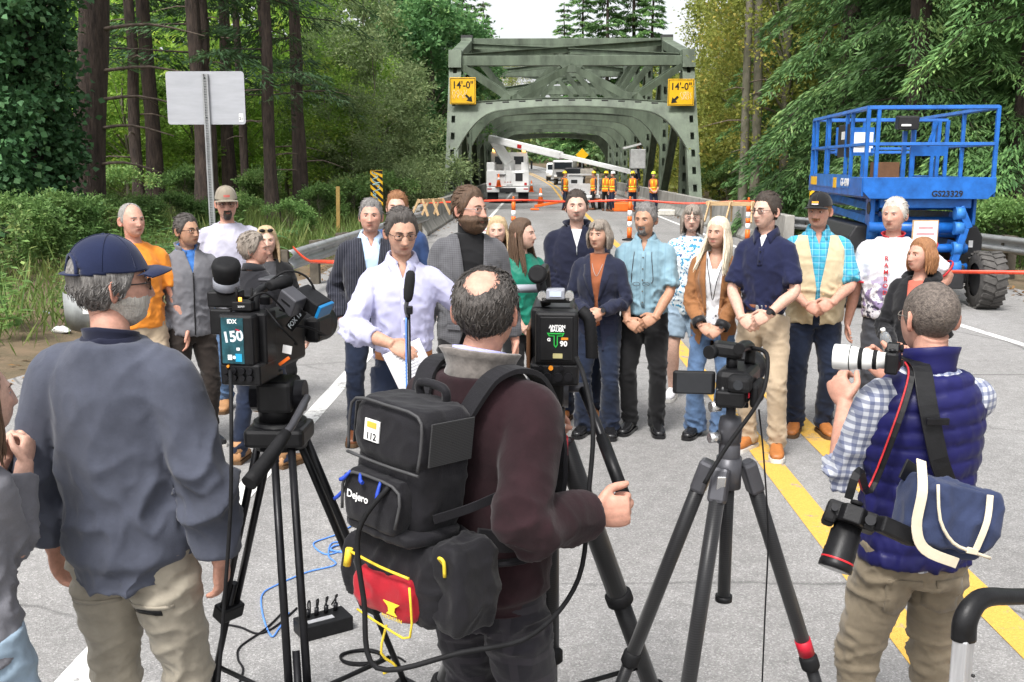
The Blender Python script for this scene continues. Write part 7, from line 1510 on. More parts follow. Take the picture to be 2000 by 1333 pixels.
wr_ = thing('wireless_receiver', 'grey wireless receiver box strapped on the shoulder camera', 'receiver', A.matrix_basis @ Vector((0.125, 0.10, 0.275)), R(-9)); wr_.rotation_euler = (R(10), R(32), R(-25)); wr_.scale = (0.8,)*3; bx(wr_, 'case', (0, 0, 0), (0.075, 0.06, 0.072), GREYM, None, 0.005); bx(wr_, 'case_slot', (0, -0.031, 0.005), (0.04, 0.003, 0.006), M_BLACK, None, 0)
lt = thing('camera_light', 'black camera light with blue edge and FOX 13 flap on the shoulder camera', 'lamp', A.matrix_basis @ Vector((0.165, 0.17, 0.255)), R(-9)); lt.rotation_euler = (R(8), R(30), R(-20)); lt.scale = (0.74,)*3; bx(lt, 'housing', (0, 0, 0.02), (0.12, 0.09, 0.055), M_BLACK, None, 0.006); bx(lt, 'blue_edge', (0.067, 0, 0.02), (0.014, 0.085, 0.052), mat('blue_gel', (0.01, 0.16, 0.38), 0.35), None, 0.002)
fl = bx(lt, 'flap', (0.0, -0.055, -0.055), (0.110, 0.006, 0.036), M_BLACK, (0.25, R(-75), 0), 0.002); text('lettering', 'FOX 13', 0.026, mat('pale_print', (0.62, 0.68, 0.72), 0.5), lt, (0.0, -0.062, -0.055), (PI/2, R(-75), 0), 0.0004, bold=0.0006)
cy(lt, 'mount', (0, 0, -0.01), (-0.03, 0, -0.06), 0.012, M_BLACKM)
for pts, r_ in (([(0.03, -0.05, 0.30), (0.08, -0.02, 0.32), (0.11, 0.06, 0.25), (0.07, 0.12, 0.24)], 0.004), ([(0.06, 0.02, 0.26), (0.12, 0.0, 0.20), (0.14, 0.10, 0.12), (0.09, 0.2, 0.10)], 0.004), ([(0.02, 0.1, 0.33), (0.09, 0.14, 0.38), (0.15, 0.18, 0.36), (0.18, 0.2, 0.30)], 0.0045), ([(0.09, 0.14, 0.18), (0.16, 0.16, 0.17), (0.17, 0.3, 0.12), (0.1, 0.42, 0.10)], 0.005)):
    q = MB(); q.tube(pts, r_, 6, k=5); q.build('cable_loop', M_RUB, A)
bx(A, 'orange_tag', (0.105, 0.06, 0.06), (0.05, 0.006, 0.012), M_ORANGE, (0, R(-35), 0), 0.002); bx(A, 'paper_tag', (0.11, 0.08, 0.10), (0.035, 0.004, 0.03), M_WHITE, (0, R(10), 0), 0)
bx(A, 'quick_release_plate', (0, 0.10, -0.012), (0.07, 0.22, 0.02), M_BLACKM)
TA = (A0.x+0.05, A0.y+0.10, 1.27)
tp = tripod('twin_tube_tripod', 'black twin tube tripod carrying the shoulder camera with teal battery', TA, [(TA[0]+0.20, TA[1]-0.62, 0), (TA[0]-0.42, TA[1]+0.30, 0), (TA[0]+0.38, TA[1]+0.42, 0)], True, 0.0115, 0.42)
cy(tp, 'fluid_head', (0, 0, 0.0+1.30), (0, 0, 1.38), 0.06, M_BLACK, 20); bx(tp, 'head_block', (0, 0.0, 1.375), (0.10, 0.13, 0.09), M_BLACK, None, 0.012); cy(tp, 'tilt_drum', (-0.075, 0, 1.37), (0.075, 0, 1.37), 0.045, M_BLACKM, 20); bx(tp, 'top_casting', (0, -0.01, 1.262), (0.17, 0.15, 0.055), M_BLACK, None, 0.012)
q = MB(); q.tube([(0.085, -0.02, 1.37), (0.07, -0.14, 1.32), (0.055, -0.18, 1.30)], 0.011, 10, k=3); pbq = q.build('pan_bar', GREYM, tp)
q = MB(); q.tube([(0.06, -0.17, 1.305), (0.03, -0.26, 1.255), (0.0, -0.33, 1.215)], [0.016, 0.021, 0.022], 12, k=3); q.build('pan_bar_grip', M_RUB, pbq)
# ---- camera B: broadcast camera with the GT 90 battery
B0 = yp(1084, 742, 2.80); B = thing('broadcast_camera', 'broadcast camera with green logo 90 battery beside the balding cameraman', 'camera', B0, R(-3)); B.scale = (0.95,)*3
bx(B, 'connector_box', (0, 0, 0.03), (0.145, 0.15, 0.066), bev=0.008); bx(B, 'camera_body', (-0.012, 0.19, 0.12), (0.13, 0.30, 0.19), bev=0.012); bx(B, 'brown_side_panel', (-0.082, 0.14, 0.09), (0.012, 0.26, 0.13), mat('brown_panel', (0.10, 0.045, 0.02), 0.5), None, 0.004)
bt = bx(B, 'battery', (0.006, -0.045, 0.140), (0.126, 0.075, 0.158), bev=0.010); bx(bt, 'battery_rib', (0.006, -0.084, 0.140), (0.098, 0.006, 0.130), M_BLACK, None, 0.004)
text('lettering', 'ANTON', 0.013, M_WHITE, bt, (0.008, -0.0885, 0.176), FRONT, 0.0004, bold=0.0006); text('lettering', 'BAUER', 0.013, M_WHITE, bt, (0.008, -0.0885, 0.166), FRONT, 0.0004, bold=0.0006)
GRN = mat('green_print', (0.02, 0.42, 0.06), 0.4)
q = MB(); q.prism([(-.026, .020), (.026, .020), (.020, .010), (.006, .010), (.006, -.016), (0, -.024), (-.006, -.016), (-.006, .010), (-.020, .010)], -0.0892, -0.0875, M=lambda u, v, w: (u+0.004, w, v+0.138)); q.build('emblem', GRN, bt)
q = MB(); q.prism([(-.020, .0165), (.020, .0165), (.017, .0130), (.003, .0130), (.003, -.014), (0, -.019), (-.003, -.014), (-.003, .0130), (-.017, .0130)], -0.0897, -0.0880, M=lambda u, v, w: (u+0.004, w, v+0.138)); q.build('emblem_inner', M_BLACK, bt)
text('lettering', 'G', 0.013, M_WHITE, bt, (-0.016, -0.0900, 0.138), FRONT, 0.0004, bold=0.0006); text('lettering', '90', 0.021, M_WHITE, bt, (0.027, -0.0905, 0.126), FRONT, 0.0004, bold=0.0009); bx(bt, 'orange_mark', (0.030, -0.0885, 0.141), (0.020, 0.002, 0.007), mat('amber', (0.7, 0.25, 0.02), 0.4), None, 0); bx(bt, 'gold_label', (0.010, -0.0885, 0.090), (0.028, 0.002, 0.014), mat('gold_label', (0.42, 0.38, 0.18), 0.5), None, 0)
for i, x in enumerate((-0.05, -0.02, 0.012, 0.042)): cy(B, 'connector', (x, -0.074, 0.025), (x, -0.088, 0.025), 0.0125, M_BLACKM, 14)
for i, x in enumerate((-0.04, -0.01, 0.02)): cy(B, 'knob', (x, -0.074, 0.052), (x, -0.084, 0.052), 0.007, M_BLACKM if i != 1 else mat('amber', (0.7, 0.25, 0.02), 0.4), 12)
cr_ = MB(); cr_.box((0.0, 0.02, 0.245), (0.09, 0.06, 0.02)); cr_.build('handle_bracket', M_BLACK, B, bevel=0.004)
for s in (-1, 1): cy(B, 'rod_clamp', (s*0.04, -0.01, 0.255), (s*0.04, 0.03, 0.255), 0.014, CHROME, 14)
bx(B, 'shoe_monitor', (0, 0.0, 0.262), (0.055, 0.05, 0.03), mat('grey_plastic', (0.28, 0.29, 0.33), 0.5), None, 0.004); bx(B, 'monitor_glass', (0, -0.0265, 0.264), (0.035, 0.002, 0.016), mat('pale_screen', (0.55, 0.62, 0.75), 0.2), None, 0)
q = MB(); q.tube([(-0.03, 0.05, 0.22), (-0.05, 0.06, 0.30), (-0.045, 0.2, 0.31), (-0.045, 0.33, 0.30), (-0.04, 0.34, 0.22)], 0.015, 10, k=4); q.build('top_handle', M_BLACK, B)
q = MB(); q.lathe([(0.010, 0), (0.021, 0.004), (0.021, 0.03), (0.028, 0.034), (0.028, 0.05), (0.02, 0.055)], (-0.045, 0.03, 0.31), (-0.2, -1, 0.25), 16); q.build('eyepiece', M_RUB, B); cy(B, 'microphone', (-0.16, 0.08, 0.265), (-0.05, 0.10, 0.265), 0.013, mat('grey_plastic', (0.28, 0.29, 0.33), 0.5), 12)
q = MB(); q.lathe([(0.045, 0), (0.052, 0.02), (0.052, 0.06), (0.060, 0.07), (0.060, 0.16), (0.072, 0.18), (0.078, 0.26), (0.074, 0.265)], (-0.012, 0.34, 0.12), (0, 1, -0.04), 26); q.build('lens', M_BLACK, B)
# corrugated hose and cable
q = MB(); pts = smooth_path([(0.075, -0.02, 0.215), (0.10, -0.03, 0.19), (0.108, -0.03, 0.12), (0.11, -0.03, 0.075)], 12); q.tube(pts, [0.017+0.003*(i % 2) for i in range(len(pts))], 12); q.build('corrugated_hose', M_RUB, B)
TB = (B0.x-0.02, B0.y+0.06, 1.20)
tp = tripod('carbon_tripod', 'heavy carbon tripod with red bowl carrying the broadcast camera', TB, [(TB[0]+0.0, TB[1]-0.50, 0), (TB[0]+0.46, TB[1]+0.26, 0), (TB[0]-0.44, TB[1]+0.30, 0)], False, 0.027, 0.40, CARBON)
cy(tp, 'red_bowl', (0, 0, 1.17), (0, 0, 1.225), 0.062, REDP, 22); cy(tp, 'fluid_head', (0, 0, 1.225), (0, 0, 1.34), 0.052, M_BLACK, 20); bx(tp, 'head_block', (0, 0, 1.37), (0.09, 0.12, 0.09), M_BLACK, None, 0.01); cy(tp, 'tilt_drum', (-0.06, 0, 1.36), (0.06, 0, 1.36), 0.045, GREYM, 20); cy(tp, 'counterweight_ring', (0, 0, 1.255), (0, 0, 1.262), 0.054, CHROME, 22)
bx(tp, 'red_accent', (-0.02, -0.062, 1.395), (0.05, 0.004, 0.018), REDP, None, 0)
cy(tp, 'handle_joint', (0.05, 0.0, 1.375), (0.12, 0.0, 1.375), 0.014, GREYM, 14); q = MB(); q.tube([(0.10, 0.0, 1.375), (0.14, -0.10, 1.29), (0.175, -0.19, 1.205)], 0.013, 12); pbq = q.build('pan_bar', M_BLACKM, tp); q = MB(); q.tube([(0.152, -0.13, 1.262), (0.205, -0.27, 1.135)], 0.018, 14); q.build('pan_bar_grip', M_BLACK, pbq)
# ---- camera C: camcorder
C0 = yp(1432, 770, 2.42); Cc = thing('camcorder', 'small black camcorder with flip out screen on the ball head tripod', 'camera', C0, R(-22)); 
bx(Cc, 'camera_body', (0, 0.06, 0.02), (0.085, 0.16, 0.082), bev=0.016); q = MB(); q.lathe([(0.036, 0), (0.040, 0.01), (0.040, 0.05), (0.046, 0.06), (0.046, 0.09), (0.042, 0.092)], (0, 0.13, 0.03), (0, 1, 0), 24); q.build('lens', M_BLACK, Cc)
ef = bx(Cc, 'eyepiece', (0.022, -0.035, 0.036), (0.058, 0.05, 0.042), M_RUB, None, 0.012); cy(ef, 'eyepiece_glass', (0.022, -0.055, 0.036), (0.022, -0.0615, 0.036), 0.012, SCREEN, 16)
sc_ = bx(Cc, 'flip_screen', (-0.098, -0.005, 0.022), (0.105, 0.012, 0.060), M_BLACK, (0, 0, R(16)), 0.006); bx(sc_, 'screen_glass', (-0.096, -0.0125, 0.022), (0.086, 0.002, 0.050), SCREEN, (0, 0, R(16)), 0)
q = MB(); q.tube([(0.02, 0.10, 0.06), (0.02, 0.10, 0.10), (0.015, 0.05, 0.115), (0.01, -0.005, 0.115)], 0.014, 10, k=4); q.build('top_handle', M_BLACK, Cc); cy(Cc, 'handle_pillar', (-0.012, 0.03, 0.055), (-0.012, 0.03, 0.092), 0.014)
bx(Cc, 'microphone_unit', (-0.022, 0.03, 0.105), (0.075, 0.055, 0.036), M_BLACK, (0, R(6), R(10)), 0.010); cy(Cc, 'microphone_grille', (-0.055, 0.005, 0.102), (-0.062, -0.012, 0.102), 0.017, M_RUB, 16)
q = MB(); q.tube([(0.025, 0.08, 0.105), (0.07, 0.04, 0.10), (0.078, 0.0, 0.04), (0.06, -0.02, -0.02), (0.0, -0.06, -0.12), (-0.045, -0.09, -0.21)], 0.0055, 8, k=5); q.build('cable', M_RUB, Cc)
bx(Cc, 'red_button', (0.042, -0.022, 0.005), (0.004, 0.004, 0.014), REDP, None, 0.001); bx(Cc, 'battery', (0.0, -0.03, -0.004), (0.07, 0.04, 0.04), M_BLACK, None, 0.006); bx(Cc, 'hand_strap', (0.052, 0.04, 0.0), (0.020, 0.11, 0.06), M_RUB, None, 0.009)
for x, z in ((-0.034, 0.012), (-0.026, 0.004), (-0.034, -0.004), (-0.022, 0.018)): cy(Cc, 'button', (x, -0.020, z), (x, -0.0235, z), 0.0025, CHROME, 8)
TC = (C0.x+0.0, C0.y+0.02, 1.262)
tp = tripod('ball_head_tripod', 'carbon photo tripod with red leg band and ball head under the camcorder', TC, [(TC[0]-0.26, TC[1]-0.44, 0), (TC[0]-0.44, TC[1]+0.18, 0), (TC[0]+0.50, TC[1]+0.16, 0)], False, 0.0155, None, CARBON)
q = MB(); q.lathe([(0.026, 0), (0.027, 0.01), (0.027, 0.055), (0.024, 0.06), (0.028, 0.062), (0.030, 0.10), (0.026, 0.125), (0.012, 0.13), (0.012, 0.15)], (0, 0, 1.27), n=22); q.build('ball_head', GREYM, tp)
for z in (1.345, 1.425): cy(tp, 'clamp_knob', (-0.03, -0.01, z), (-0.055, -0.018, z), 0.013, CHROME, 14)
bx(tp, 'clamp_plate', (0, 0, 1.432), (0.075, 0.06, 0.014), M_BLACKM, None, 0.003)
cy(tp, 'centre_column', (0, 0, 1.27), (0, 0, 0.92), 0.0165, CARBON, 18); cy(tp, 'column_hook', (0, 0, 0.92), (0, 0, 0.905), 0.022, M_BLACK, 18)
T_ = Vector((0, 0, TC[2])); f_ = Vector((0.50, 0.16, 0)); h_ = f_.normalized()*0.055; a_ = T_+h_; L_ = (f_-a_).length; d_ = (f_-a_).normalized(); q = MB(); q.tube([a_+d_*L_*0.395, a_+d_*L_*0.43], 0.0215, 16); q.build('red_band', REDP, tp)
f_ = Vector((-0.26, -0.44, 0)); h_ = f_.normalized()*0.055; a_ = T_+h_; d_ = (f_-a_).normalized(); bx(tp, 'steel_badge', a_+d_*0.03+Vector((0, -0.024, 0.012)), (0.022, 0.006, 0.045), CHROME, (R(22), 0, 0), 0.004)
# edge tripod at the left
TE = (gp(40, 1300).x-0.30, 2.85, 1.15); tripod('black_tripod', 'slim black tripod beside the woman in grey knit', TE, [(gp(20, 1290).x+0.12, 3.2, 0), (TE[0]-0.4, 3.1, 0), (TE[0]-0.1, 2.3, 0)], False, 0.012, None, M_BLACKM)
# ---- microphone on its stand
m0 = yp(797, 565, 4.72); t = thing('microphone_stand', 'black foam covered microphone on a slim stand before the speaker', 'microphone', (m0.x, m0.y, 0)); cy(t, 'stand_tube', (0, 0, 0.03), (0, 0, 1.33), 0.0095, M_BLACKM, 12); cy(t, 'weighted_base', (0, 0, 0), (0, 0, 0.03), 0.14, M_BLACKM, 28, 0.12)
q = MB(); q.lathe([(0.012, -0.075), (0.021, -0.062), (0.025, -0.03), (0.0255, 0.03), (0.022, 0.062), (0.012, 0.075)], (0.006, 0, 1.450), (0.12, 0.02, 1), 20); q.build('foam_windscreen', mat('black_foam', (0.012, 0.012, 0.013), 0.95, bump=0.8, bscale=400), t)
q = MB(); q.tube([(-0.004, 0, 1.385), (-0.012, 0, 1.34), (-0.004, -0.01, 1.30)], [0.011, 0.010, 0.007], 10, k=3); q.build('microphone_body', GREYM, t); bx(t, 'clip', (0.006, -0.004, 1.335), (0.03, 0.03, 0.04), M_BLACK, None, 0.005)
BLUEC = mat('blue_cable', (0.10, 0.26, 0.70), 0.45); q = MB(); q.tube([(-0.010, -0.012, 1.30), (-0.014, -0.012, 1.0), (-0.012, -0.012, 0.5), (-0.02, -0.02, 0.05), (-0.15, -0.2, 0.006)], 0.0045, 8, k=5); q.build('cable', BLUEC, t)
# ---- press box and cables on the road
b0 = gp(632, 1232); t = thing('audio_press_box', 'low black audio press box with plugs on the asphalt', 'audio box', (b0.x, b0.y, 0), R(34)); bx(t, 'case', (0, 0, 0.033), (0.23, 0.13, 0.065), M_BLACK, None, 0.005); bx(t, 'label_panel', (-0.02, -0.02, 0.0665), (0.12, 0.03, 0.002), mat('silver_label', (0.6, 0.6, 0.62), 0.3, metal=0.5), None, 0)
for i, x in enumerate((-0.06, -0.02, 0.025, 0.07)):
    cy(t, 'plug', (x, 0.03, 0.065), (x+0.004, 0.03, 0.100), 0.010, M_BLACKM, 12)
    q = MB(); q.tube([(x+0.004, 0.03, 0.098), (x+0.01, 0.045, 0.125), (x+0.04, 0.10, 0.10), (x+0.06, 0.16+0.02*i, 0.006)], 0.004, 6, k=4); q.build('plug_lead', M_RUB, t)
def cable(name, lab, pix, m, r=0.0045, zs=0.006):
    P = [gp(*p) for p in pix]; o0 = P[0]; q = MB(); q.tube([(p.x-o0.x, p.y-o0.y, r+0.001*(i % 2)) for i, p in enumerate(P)], r, 7, k=6); tag(q.build(name, m, None, loc=(o0.x, o0.y, 0.001)), lab, 'cable')
cable('blue_cable', 'blue cable curving across the asphalt to the press box', [(705, 1018), (660, 1045), (640, 1052), (612, 1065), (640, 1085), (690, 1066), (650, 1062), (642, 1088), (655, 1105), (600, 1120), (540, 1145), (512, 1165), (514, 1205), (530, 1245), (545, 1230), (565, 1200)], BLUEC, 0.0042)
cable('black_cable', 'black cable trailing from the press box past the cap man', [(440, 1222), (470, 1228), (505, 1240), (540, 1225), (580, 1190)], M_RUB); cable('black_cable', 'black cable looping towards the bottom edge from the press box', [(560, 1190), (520, 1230), (470, 1265), (465, 1290), (475, 1310), (465, 1345)], M_RUB)
def coil(px, py, lab, rx, ry, n, m, sd):
    p = gp(px, py); rr_ = random.Random(sd); q = MB(); pts = []
    for i in range(n*9): a = i*2*PI/9; k = 1+0.16*math.sin(i*0.7)+rr_.uniform(-.07, .07); pts.append((math.cos(a)*rx*k, math.sin(a)*ry*k, 0.006+0.004*(i//9 % 3)))
    pts += [(rx*1.6, ry*0.4, 0.006), (rx*2.2, -ry*0.3, 0.006)]; q.tube(pts, 0.0042, 6, k=4); tag(q.build('coiled_cable', m, None, loc=(p.x, p.y, 0)), lab, 'cable')
coil(705, 1290, 'loose coil of black cable on the road beside the cameraman', 0.085, 0.06, 5, M_RUB, 3); coil(668, 1075, 'small loose coil of blue cable on the road', 0.06, 0.05, 2, BLUEC, 5)
# cable from the backpack round to camera B, cable hanging from camera A and camcorder
def hang(name, lab, pts, m=M_RUB, r=0.0065):
    P = [Vector(p) for p in pts]; q = MB(); q.tube([p-P[0] for p in P], r, 8, k=6); tag(q.build(name, m, None, loc=P[0]), lab, 'cable')
hang('backpack_cable', 'black cable from the backpack round the cameraman up to the broadcast camera', [pack.matrix_basis @ Vector((-0.06, 0.15, 0.16)), pack.matrix_basis @ Vector((-0.01, 0.20, 0.03)), fan.matrix_basis @ Vector((0.0, 0.19, 0.10)), fan.matrix_basis @ Vector((-0.05, 0.20, -0.05)), yp(900, 1275, 2.18), yp(1040, 1240, 2.25), yp(1130, 1130, 2.4), yp(1150, 960, 2.45), yp(1158, 830, 2.5), yp(1140, 735, 2.6), yp(1125, 700, 2.68)])
hang('camera_cable', 'dark cable hanging from the shoulder camera to the road', [yp(449, 720, 2.62), yp(451, 760, 2.50), yp(452, 850, 2.44), yp(450, 1000, 2.42), yp(438, 1180, 2.40), yp(426, 1345, 2.40)], M_RUB, 0.005)
hang('thin_cable', 'thin cable hanging from the camcorder down to the road', [yp(1482, 800, 2.42), yp(1492, 900, 2.42), yp(1500, 1050, 2.44), yp(1494, 1200, 2.46), yp(1488, 1345, 2.5)], M_RUB, 0.0022)
# ---- step ladder rail at the lower right
l0 = yp(1882, 1245, 2.05); t = thing('ladder_handrail', 'aluminium ladder rail with black grip bar before the photographer', 'ladder', (l0.x, l0.y, 0)); ALU = mat('brushed_aluminium', (0.62, 0.62, 0.63), 0.35, metal=0.7, stretch=(8, 8, 0.6)); zt = l0.z
MB().bar((0, 0, 0), (0, 0, zt), 0.044, 0.034, up=(0.7, -0.7, 0)).build('upright', ALU, t, bevel=0.004); MB().cyl((0.012, -0.026, zt-0.075), (0.016, -0.031, zt-0.075), 0.0035, 10).build('rivet_shade_disc', M_INK, t)  # small black disc on the upright, coloured as the shade in a rivet hole
q = MB(); q.tube([(0, 0, zt-0.005), (0.004, 0.004, zt+0.045), (0.05, 0.035, zt+0.075), (0.15, 0.09, zt+0.055), (0.32, 0.18, zt+0.02), (0.44, 0.24, zt-0.005)], [0.027, 0.026, 0.022, 0.019, 0.019, 0.019], 14, k=5, flat=0.85); q.build('grip_bar', M_BLACK, t)
MB().bar((0.44, 0.24, 0), (0.44, 0.24, zt-0.02), 0.044, 0.034, up=(0.7, -0.7, 0)).build('upright', ALU, t, bevel=0.004)
for z in (0.25, 0.5): MB().bar((0.02, 0.01, z), (0.42, 0.23, z), 0.08, 0.03).build('tread', ALU, t, bevel=0.003)

# ================================================================== roadside things
# delineator posts with orange/white bands
REFW = mat('reflective_white', (0.80, 0.80, 0.80), 0.4, var=0.04)
def tube_marker(px, py, lab):
    p = gp(px, py); t = thing('delineator_post', lab, 'traffic post', (p.x, p.y, 0), group='orange delineator posts'); MB().lathe([(0.20, 0), (0.20, 0.035), (0.10, 0.055), (0.07, 0.07)], n=8).build('rubber_base', M_RUB, t)
    for z0, z1, r0, r1, m in ((0.06, 0.36, 0.068, 0.062, M_ORANGE), (0.36, 0.52, 0.064, 0.062, REFW), (0.52, 0.66, 0.061, 0.059, M_ORANGE), (0.66, 0.82, 0.061, 0.059, REFW), (0.82, 1.08, 0.058, 0.054, M_ORANGE)): cy(t, 'band', (0, 0, z0), (0, 0, z1), r0, m, 18, r1)
    q = MB(); q.lathe([(0.05, 1.08), (0.03, 1.10), (0.022, 1.14), (0.03, 1.17), (0.03, 1.19), (0.01, 1.20)], n=14); q.build('knob', M_ORANGE, t)
tube_marker(1003, 470, 'orange and white post on the road by the bearded man'); tube_marker(1229, 470, 'orange and white post between navy pullover man and moustached man'); tube_marker(1459, 475, 'orange and white post behind the navy polo man')
# sawhorses
def sawhorse(px, Y, rz, lab, zc):
    p = yp(px, 400, Y); t = thing('sawhorse', lab, 'sawhorse', (p.x, Y, 0), rz, 'raw lumber sawhorses'); t.scale = (1, 1, zc)
    MB().box((0, 0, 1.0), (1.15, 0.09, 0.08)).build('beam', M_WOOD, t, bevel=0.004)
    for x in (-0.48, 0.0, 0.48):
        for s in (-1, 1): MB().bar((x, s*0.05, 1.04), (x+0.05*(1 if x > 0 else -1), s*0.26, 0.66), 0.06, 0.03, up=(1, 0, 0)).build('leg', M_WOOD, t)
sawhorse(842, 26.5, R(62), 'raw lumber sawhorse beside the left parapet behind the speaker', 1.12); sawhorse(1428, 22.8, R(-25), 'raw lumber sawhorse by the right parapet behind the polo man', 1.18)
# striped object markers
def marker(px, py0, py1, Y, lab, s, graf):
    a, b = yp(px, py0, Y), yp(px, py1, Y); h = a.z-b.z; w_ = 0.40; t = thing('object_marker', lab, 'sign', (a.x, Y, 0)); MB().box((0, 0, (a.z+b.z)/2), (w_, 0.02, h)).build('panel', M_YSIGN, t)
    n = 7; z0 = b.z-(0); st_ = h/5
    for i in range(-1, 7):
        zz = z0+i*st_; pl = [(-w_/2, zz), (-w_/2, zz+st_*0.5), (w_/2, zz+st_*0.5+s*w_*0.9), (w_/2, zz+s*w_*0.9)]
        pl = [(x, min(a.z-0.004, max(b.z+0.004, z))) for x, z in pl]
        if abs(pl[0][1]-pl[1][1])+abs(pl[2][1]-pl[3][1]) < 0.02: continue
        q = MB(); q.prism(pl, -0.016, -0.0115, M=lambda u, v, w: (u, w, v)); q.build('black_stripe', M_INK, t)
    if graf:
        for k in range(5):
            rr_ = random.Random(k+3); q = MB(); zz = b.z+h*(0.15+0.16*k); q.tube([(rr_.uniform(-.14, .14), -0.019, zz+0.05*j+rr_.uniform(-.05, .05)) for j in range(5)], 0.014, 5, k=3, flat=0.25, up=(0, 1, 0)); q.build('spray_stroke', mat('pale_blue_spray', (0.35, 0.58, 0.62), 0.6), t)
    MB().box((0, 0.06, a.z*0.5-0.1), (0.10, 0.09, a.z+0.1)).build('post', M_WOODD, t)
marker(735, 333, 402, 33, 'yellow black striped marker with pale graffiti beside the brambles', -1, True); marker(1600, 345, 420, 23.5, 'yellow black striped marker half hidden by the blue lift', 1, False)
p = gp(662, 470); t = thing('wooden_stake', 'yellow brown wooden stake in the verge grass', 'stake', (p.x, p.y, 0)); MB().box((0, 0, 0.62), (0.10, 0.05, 1.7), (0, 0.02, 0)).build('stake', mat('stake_wood', (0.30, 0.20, 0.06), 0.8), t)
# back of a road sign on a perforated post
s0 = yp(402, 192, 20.0); t = thing('road_sign', 'blank back of a grey aluminium road sign on perforated steel post', 'sign', (s0.x, 20.0, 0)); W_, H_ = 1.55, 1.02; zc = s0.z; rr_ = 0.06
ALS = mat('sign_back_aluminium', (0.40, 0.41, 0.44), 0.5, metal=0.25, var=0.06, vscale=3, stretch=(0.5, 1, 3))
pl = []
for cx_, cz_, a0 in ((W_/2-rr_, H_/2-rr_, 0), (-W_/2+rr_, H_/2-rr_, 90), (-W_/2+rr_, -H_/2+rr_, 180), (W_/2-rr_, -H_/2+rr_, 270)): pl += [(cx_+rr_*math.cos(R(a0+d)), cz_+rr_*math.sin(R(a0+d))) for d in (0, 22, 45, 68, 90)]
q = MB(); q.prism(pl, -0.003, 0.003, M=lambda u, v, w: (u, w, zc+v)); q.build('panel', ALS, t)
q = MB(); x0 = 0.02; pw = 0.055
for s in (-1, 1): q.bar((x0+s*(pw-0.012), -0.035, 0), (x0+s*(pw-0.012), -0.035, zc+0.46), 0.03, 0.055, up=(0, 1, 0))
n = int((zc+0.46)/0.05)
for i in range(n): q.box((x0, -0.0535, 0.025+i*0.05), (0.05, 0.006, 0.026))
q.box((x0, -0.01, (zc+0.46)/2), (0.10, 0.006, zc+0.46)); q.build('perforated_post', M_GALV, t)
for dz in (0.38, -0.38): MB().cyl((x0, -0.057, zc+dz), (x0, -0.066, zc+dz), 0.016, 6).build('bolt', M_BLACKM, t)
st = MB().box((W_/2-0.09, -0.0045, zc-H_/2+0.13), (0.085, 0.003, 0.16)).build('date_sticker', M_WHITE, t); text('lettering', '21', 0.075, M_INK, t, (W_/2-0.09, -0.0065, zc-H_/2+0.11), FRONT, 0.0005, bold=0.002)
# posted notices
def notice(px, py, Y, lab, w_, h, lines, zpost=True):
    p = yp(px, py, Y); t = thing('posted_notice', lab, 'sign', (p.x, Y, 0)); MB().box((0, 0, p.z), (w_, 0.012, h)).build('board', mat('notice_paper', (0.74, 0.72, 0.70), 0.7), t); MB().box((0, 0.012, p.z), (w_+0.03, 0.01, h+0.03)).build('backing', M_WOOD, t)
    for i in range(lines): MB().box((0, -0.0072, p.z+h*0.32-i*h*0.17), (w_*(0.75 if i % 2 else 0.6), 0.001, h*0.055)).build('printed_line', mat('faded_red_print', (0.62, 0.30, 0.32), 0.7), t)
    if zpost: MB().box((0, 0.03, p.z/2-0.05), (0.05, 0.03, p.z)).build('post', M_WOOD, t)
notice(955, 450, 10.5, 'white notice with faded red print behind the bearded man', 0.30, 0.24, 4); notice(1806, 468, 12.9, 'white notice with faded red print before the scissor lift', 0.30, 0.46, 4)
# caution tape
REDT = mat('red_barrier_tape', (0.78, 0.07, 0.03), 0.4, var=0.25, vscale=14)
def tape(pts, lab, h=0.042):
    P = smooth_path(pts, 10); o0 = P[0]; q = MB(); v = []
    for i, p in enumerate(P): tw = 0.35*math.sin(i*0.35); sag = 0; v += [p-o0+Vector((0, math.sin(tw)*h/2, math.cos(tw)*h/2)), p-o0-Vector((0, math.sin(tw)*h/2, math.cos(tw)*h/2))]
    q.add(v, [(2*i, 2*i+1, 2*i+3, 2*i+2) for i in range(len(P)-1)], 0, True); t = thing('barrier_tape', lab, 'tape', o0); o = q.build('ribbon', REDT, t); o.modifiers.new('s', 'SOLIDIFY').thickness = 0.002
ptL, ptC, ptR = gp(1003, 470), gp(1229, 470), gp(1459, 475)
tape([(-3.3, 28.6, 0.98), (ptL.x, ptL.y-0.07, 1.10), ((ptL.x+ptC.x)/2, 27.7, 1.05), (ptC.x, ptC.y-0.07, 1.10), ((ptC.x+ptR.x)/2, 27.1, 1.03), (ptR.x, ptR.y-0.07, 1.10), (6.0, 25.5, 1.0)], 'red tape strung between the orange posts across the road', 0.055)
tape([(ptR.x, ptR.y-0.07, 0.9), yp(1560, 500, 17), yp(1640, 522, 12.0), yp(1800, 530, 11.2), yp(2030, 533, 10.6)], 'red tape stretched before the blue scissor lift')
tape([(-3.70, 15.1, 0.80), yp(600, 508, 13.0), yp(640, 512, 11.0), yp(900, 520, 9.8)], 'red tape tied to the left guardrail end')
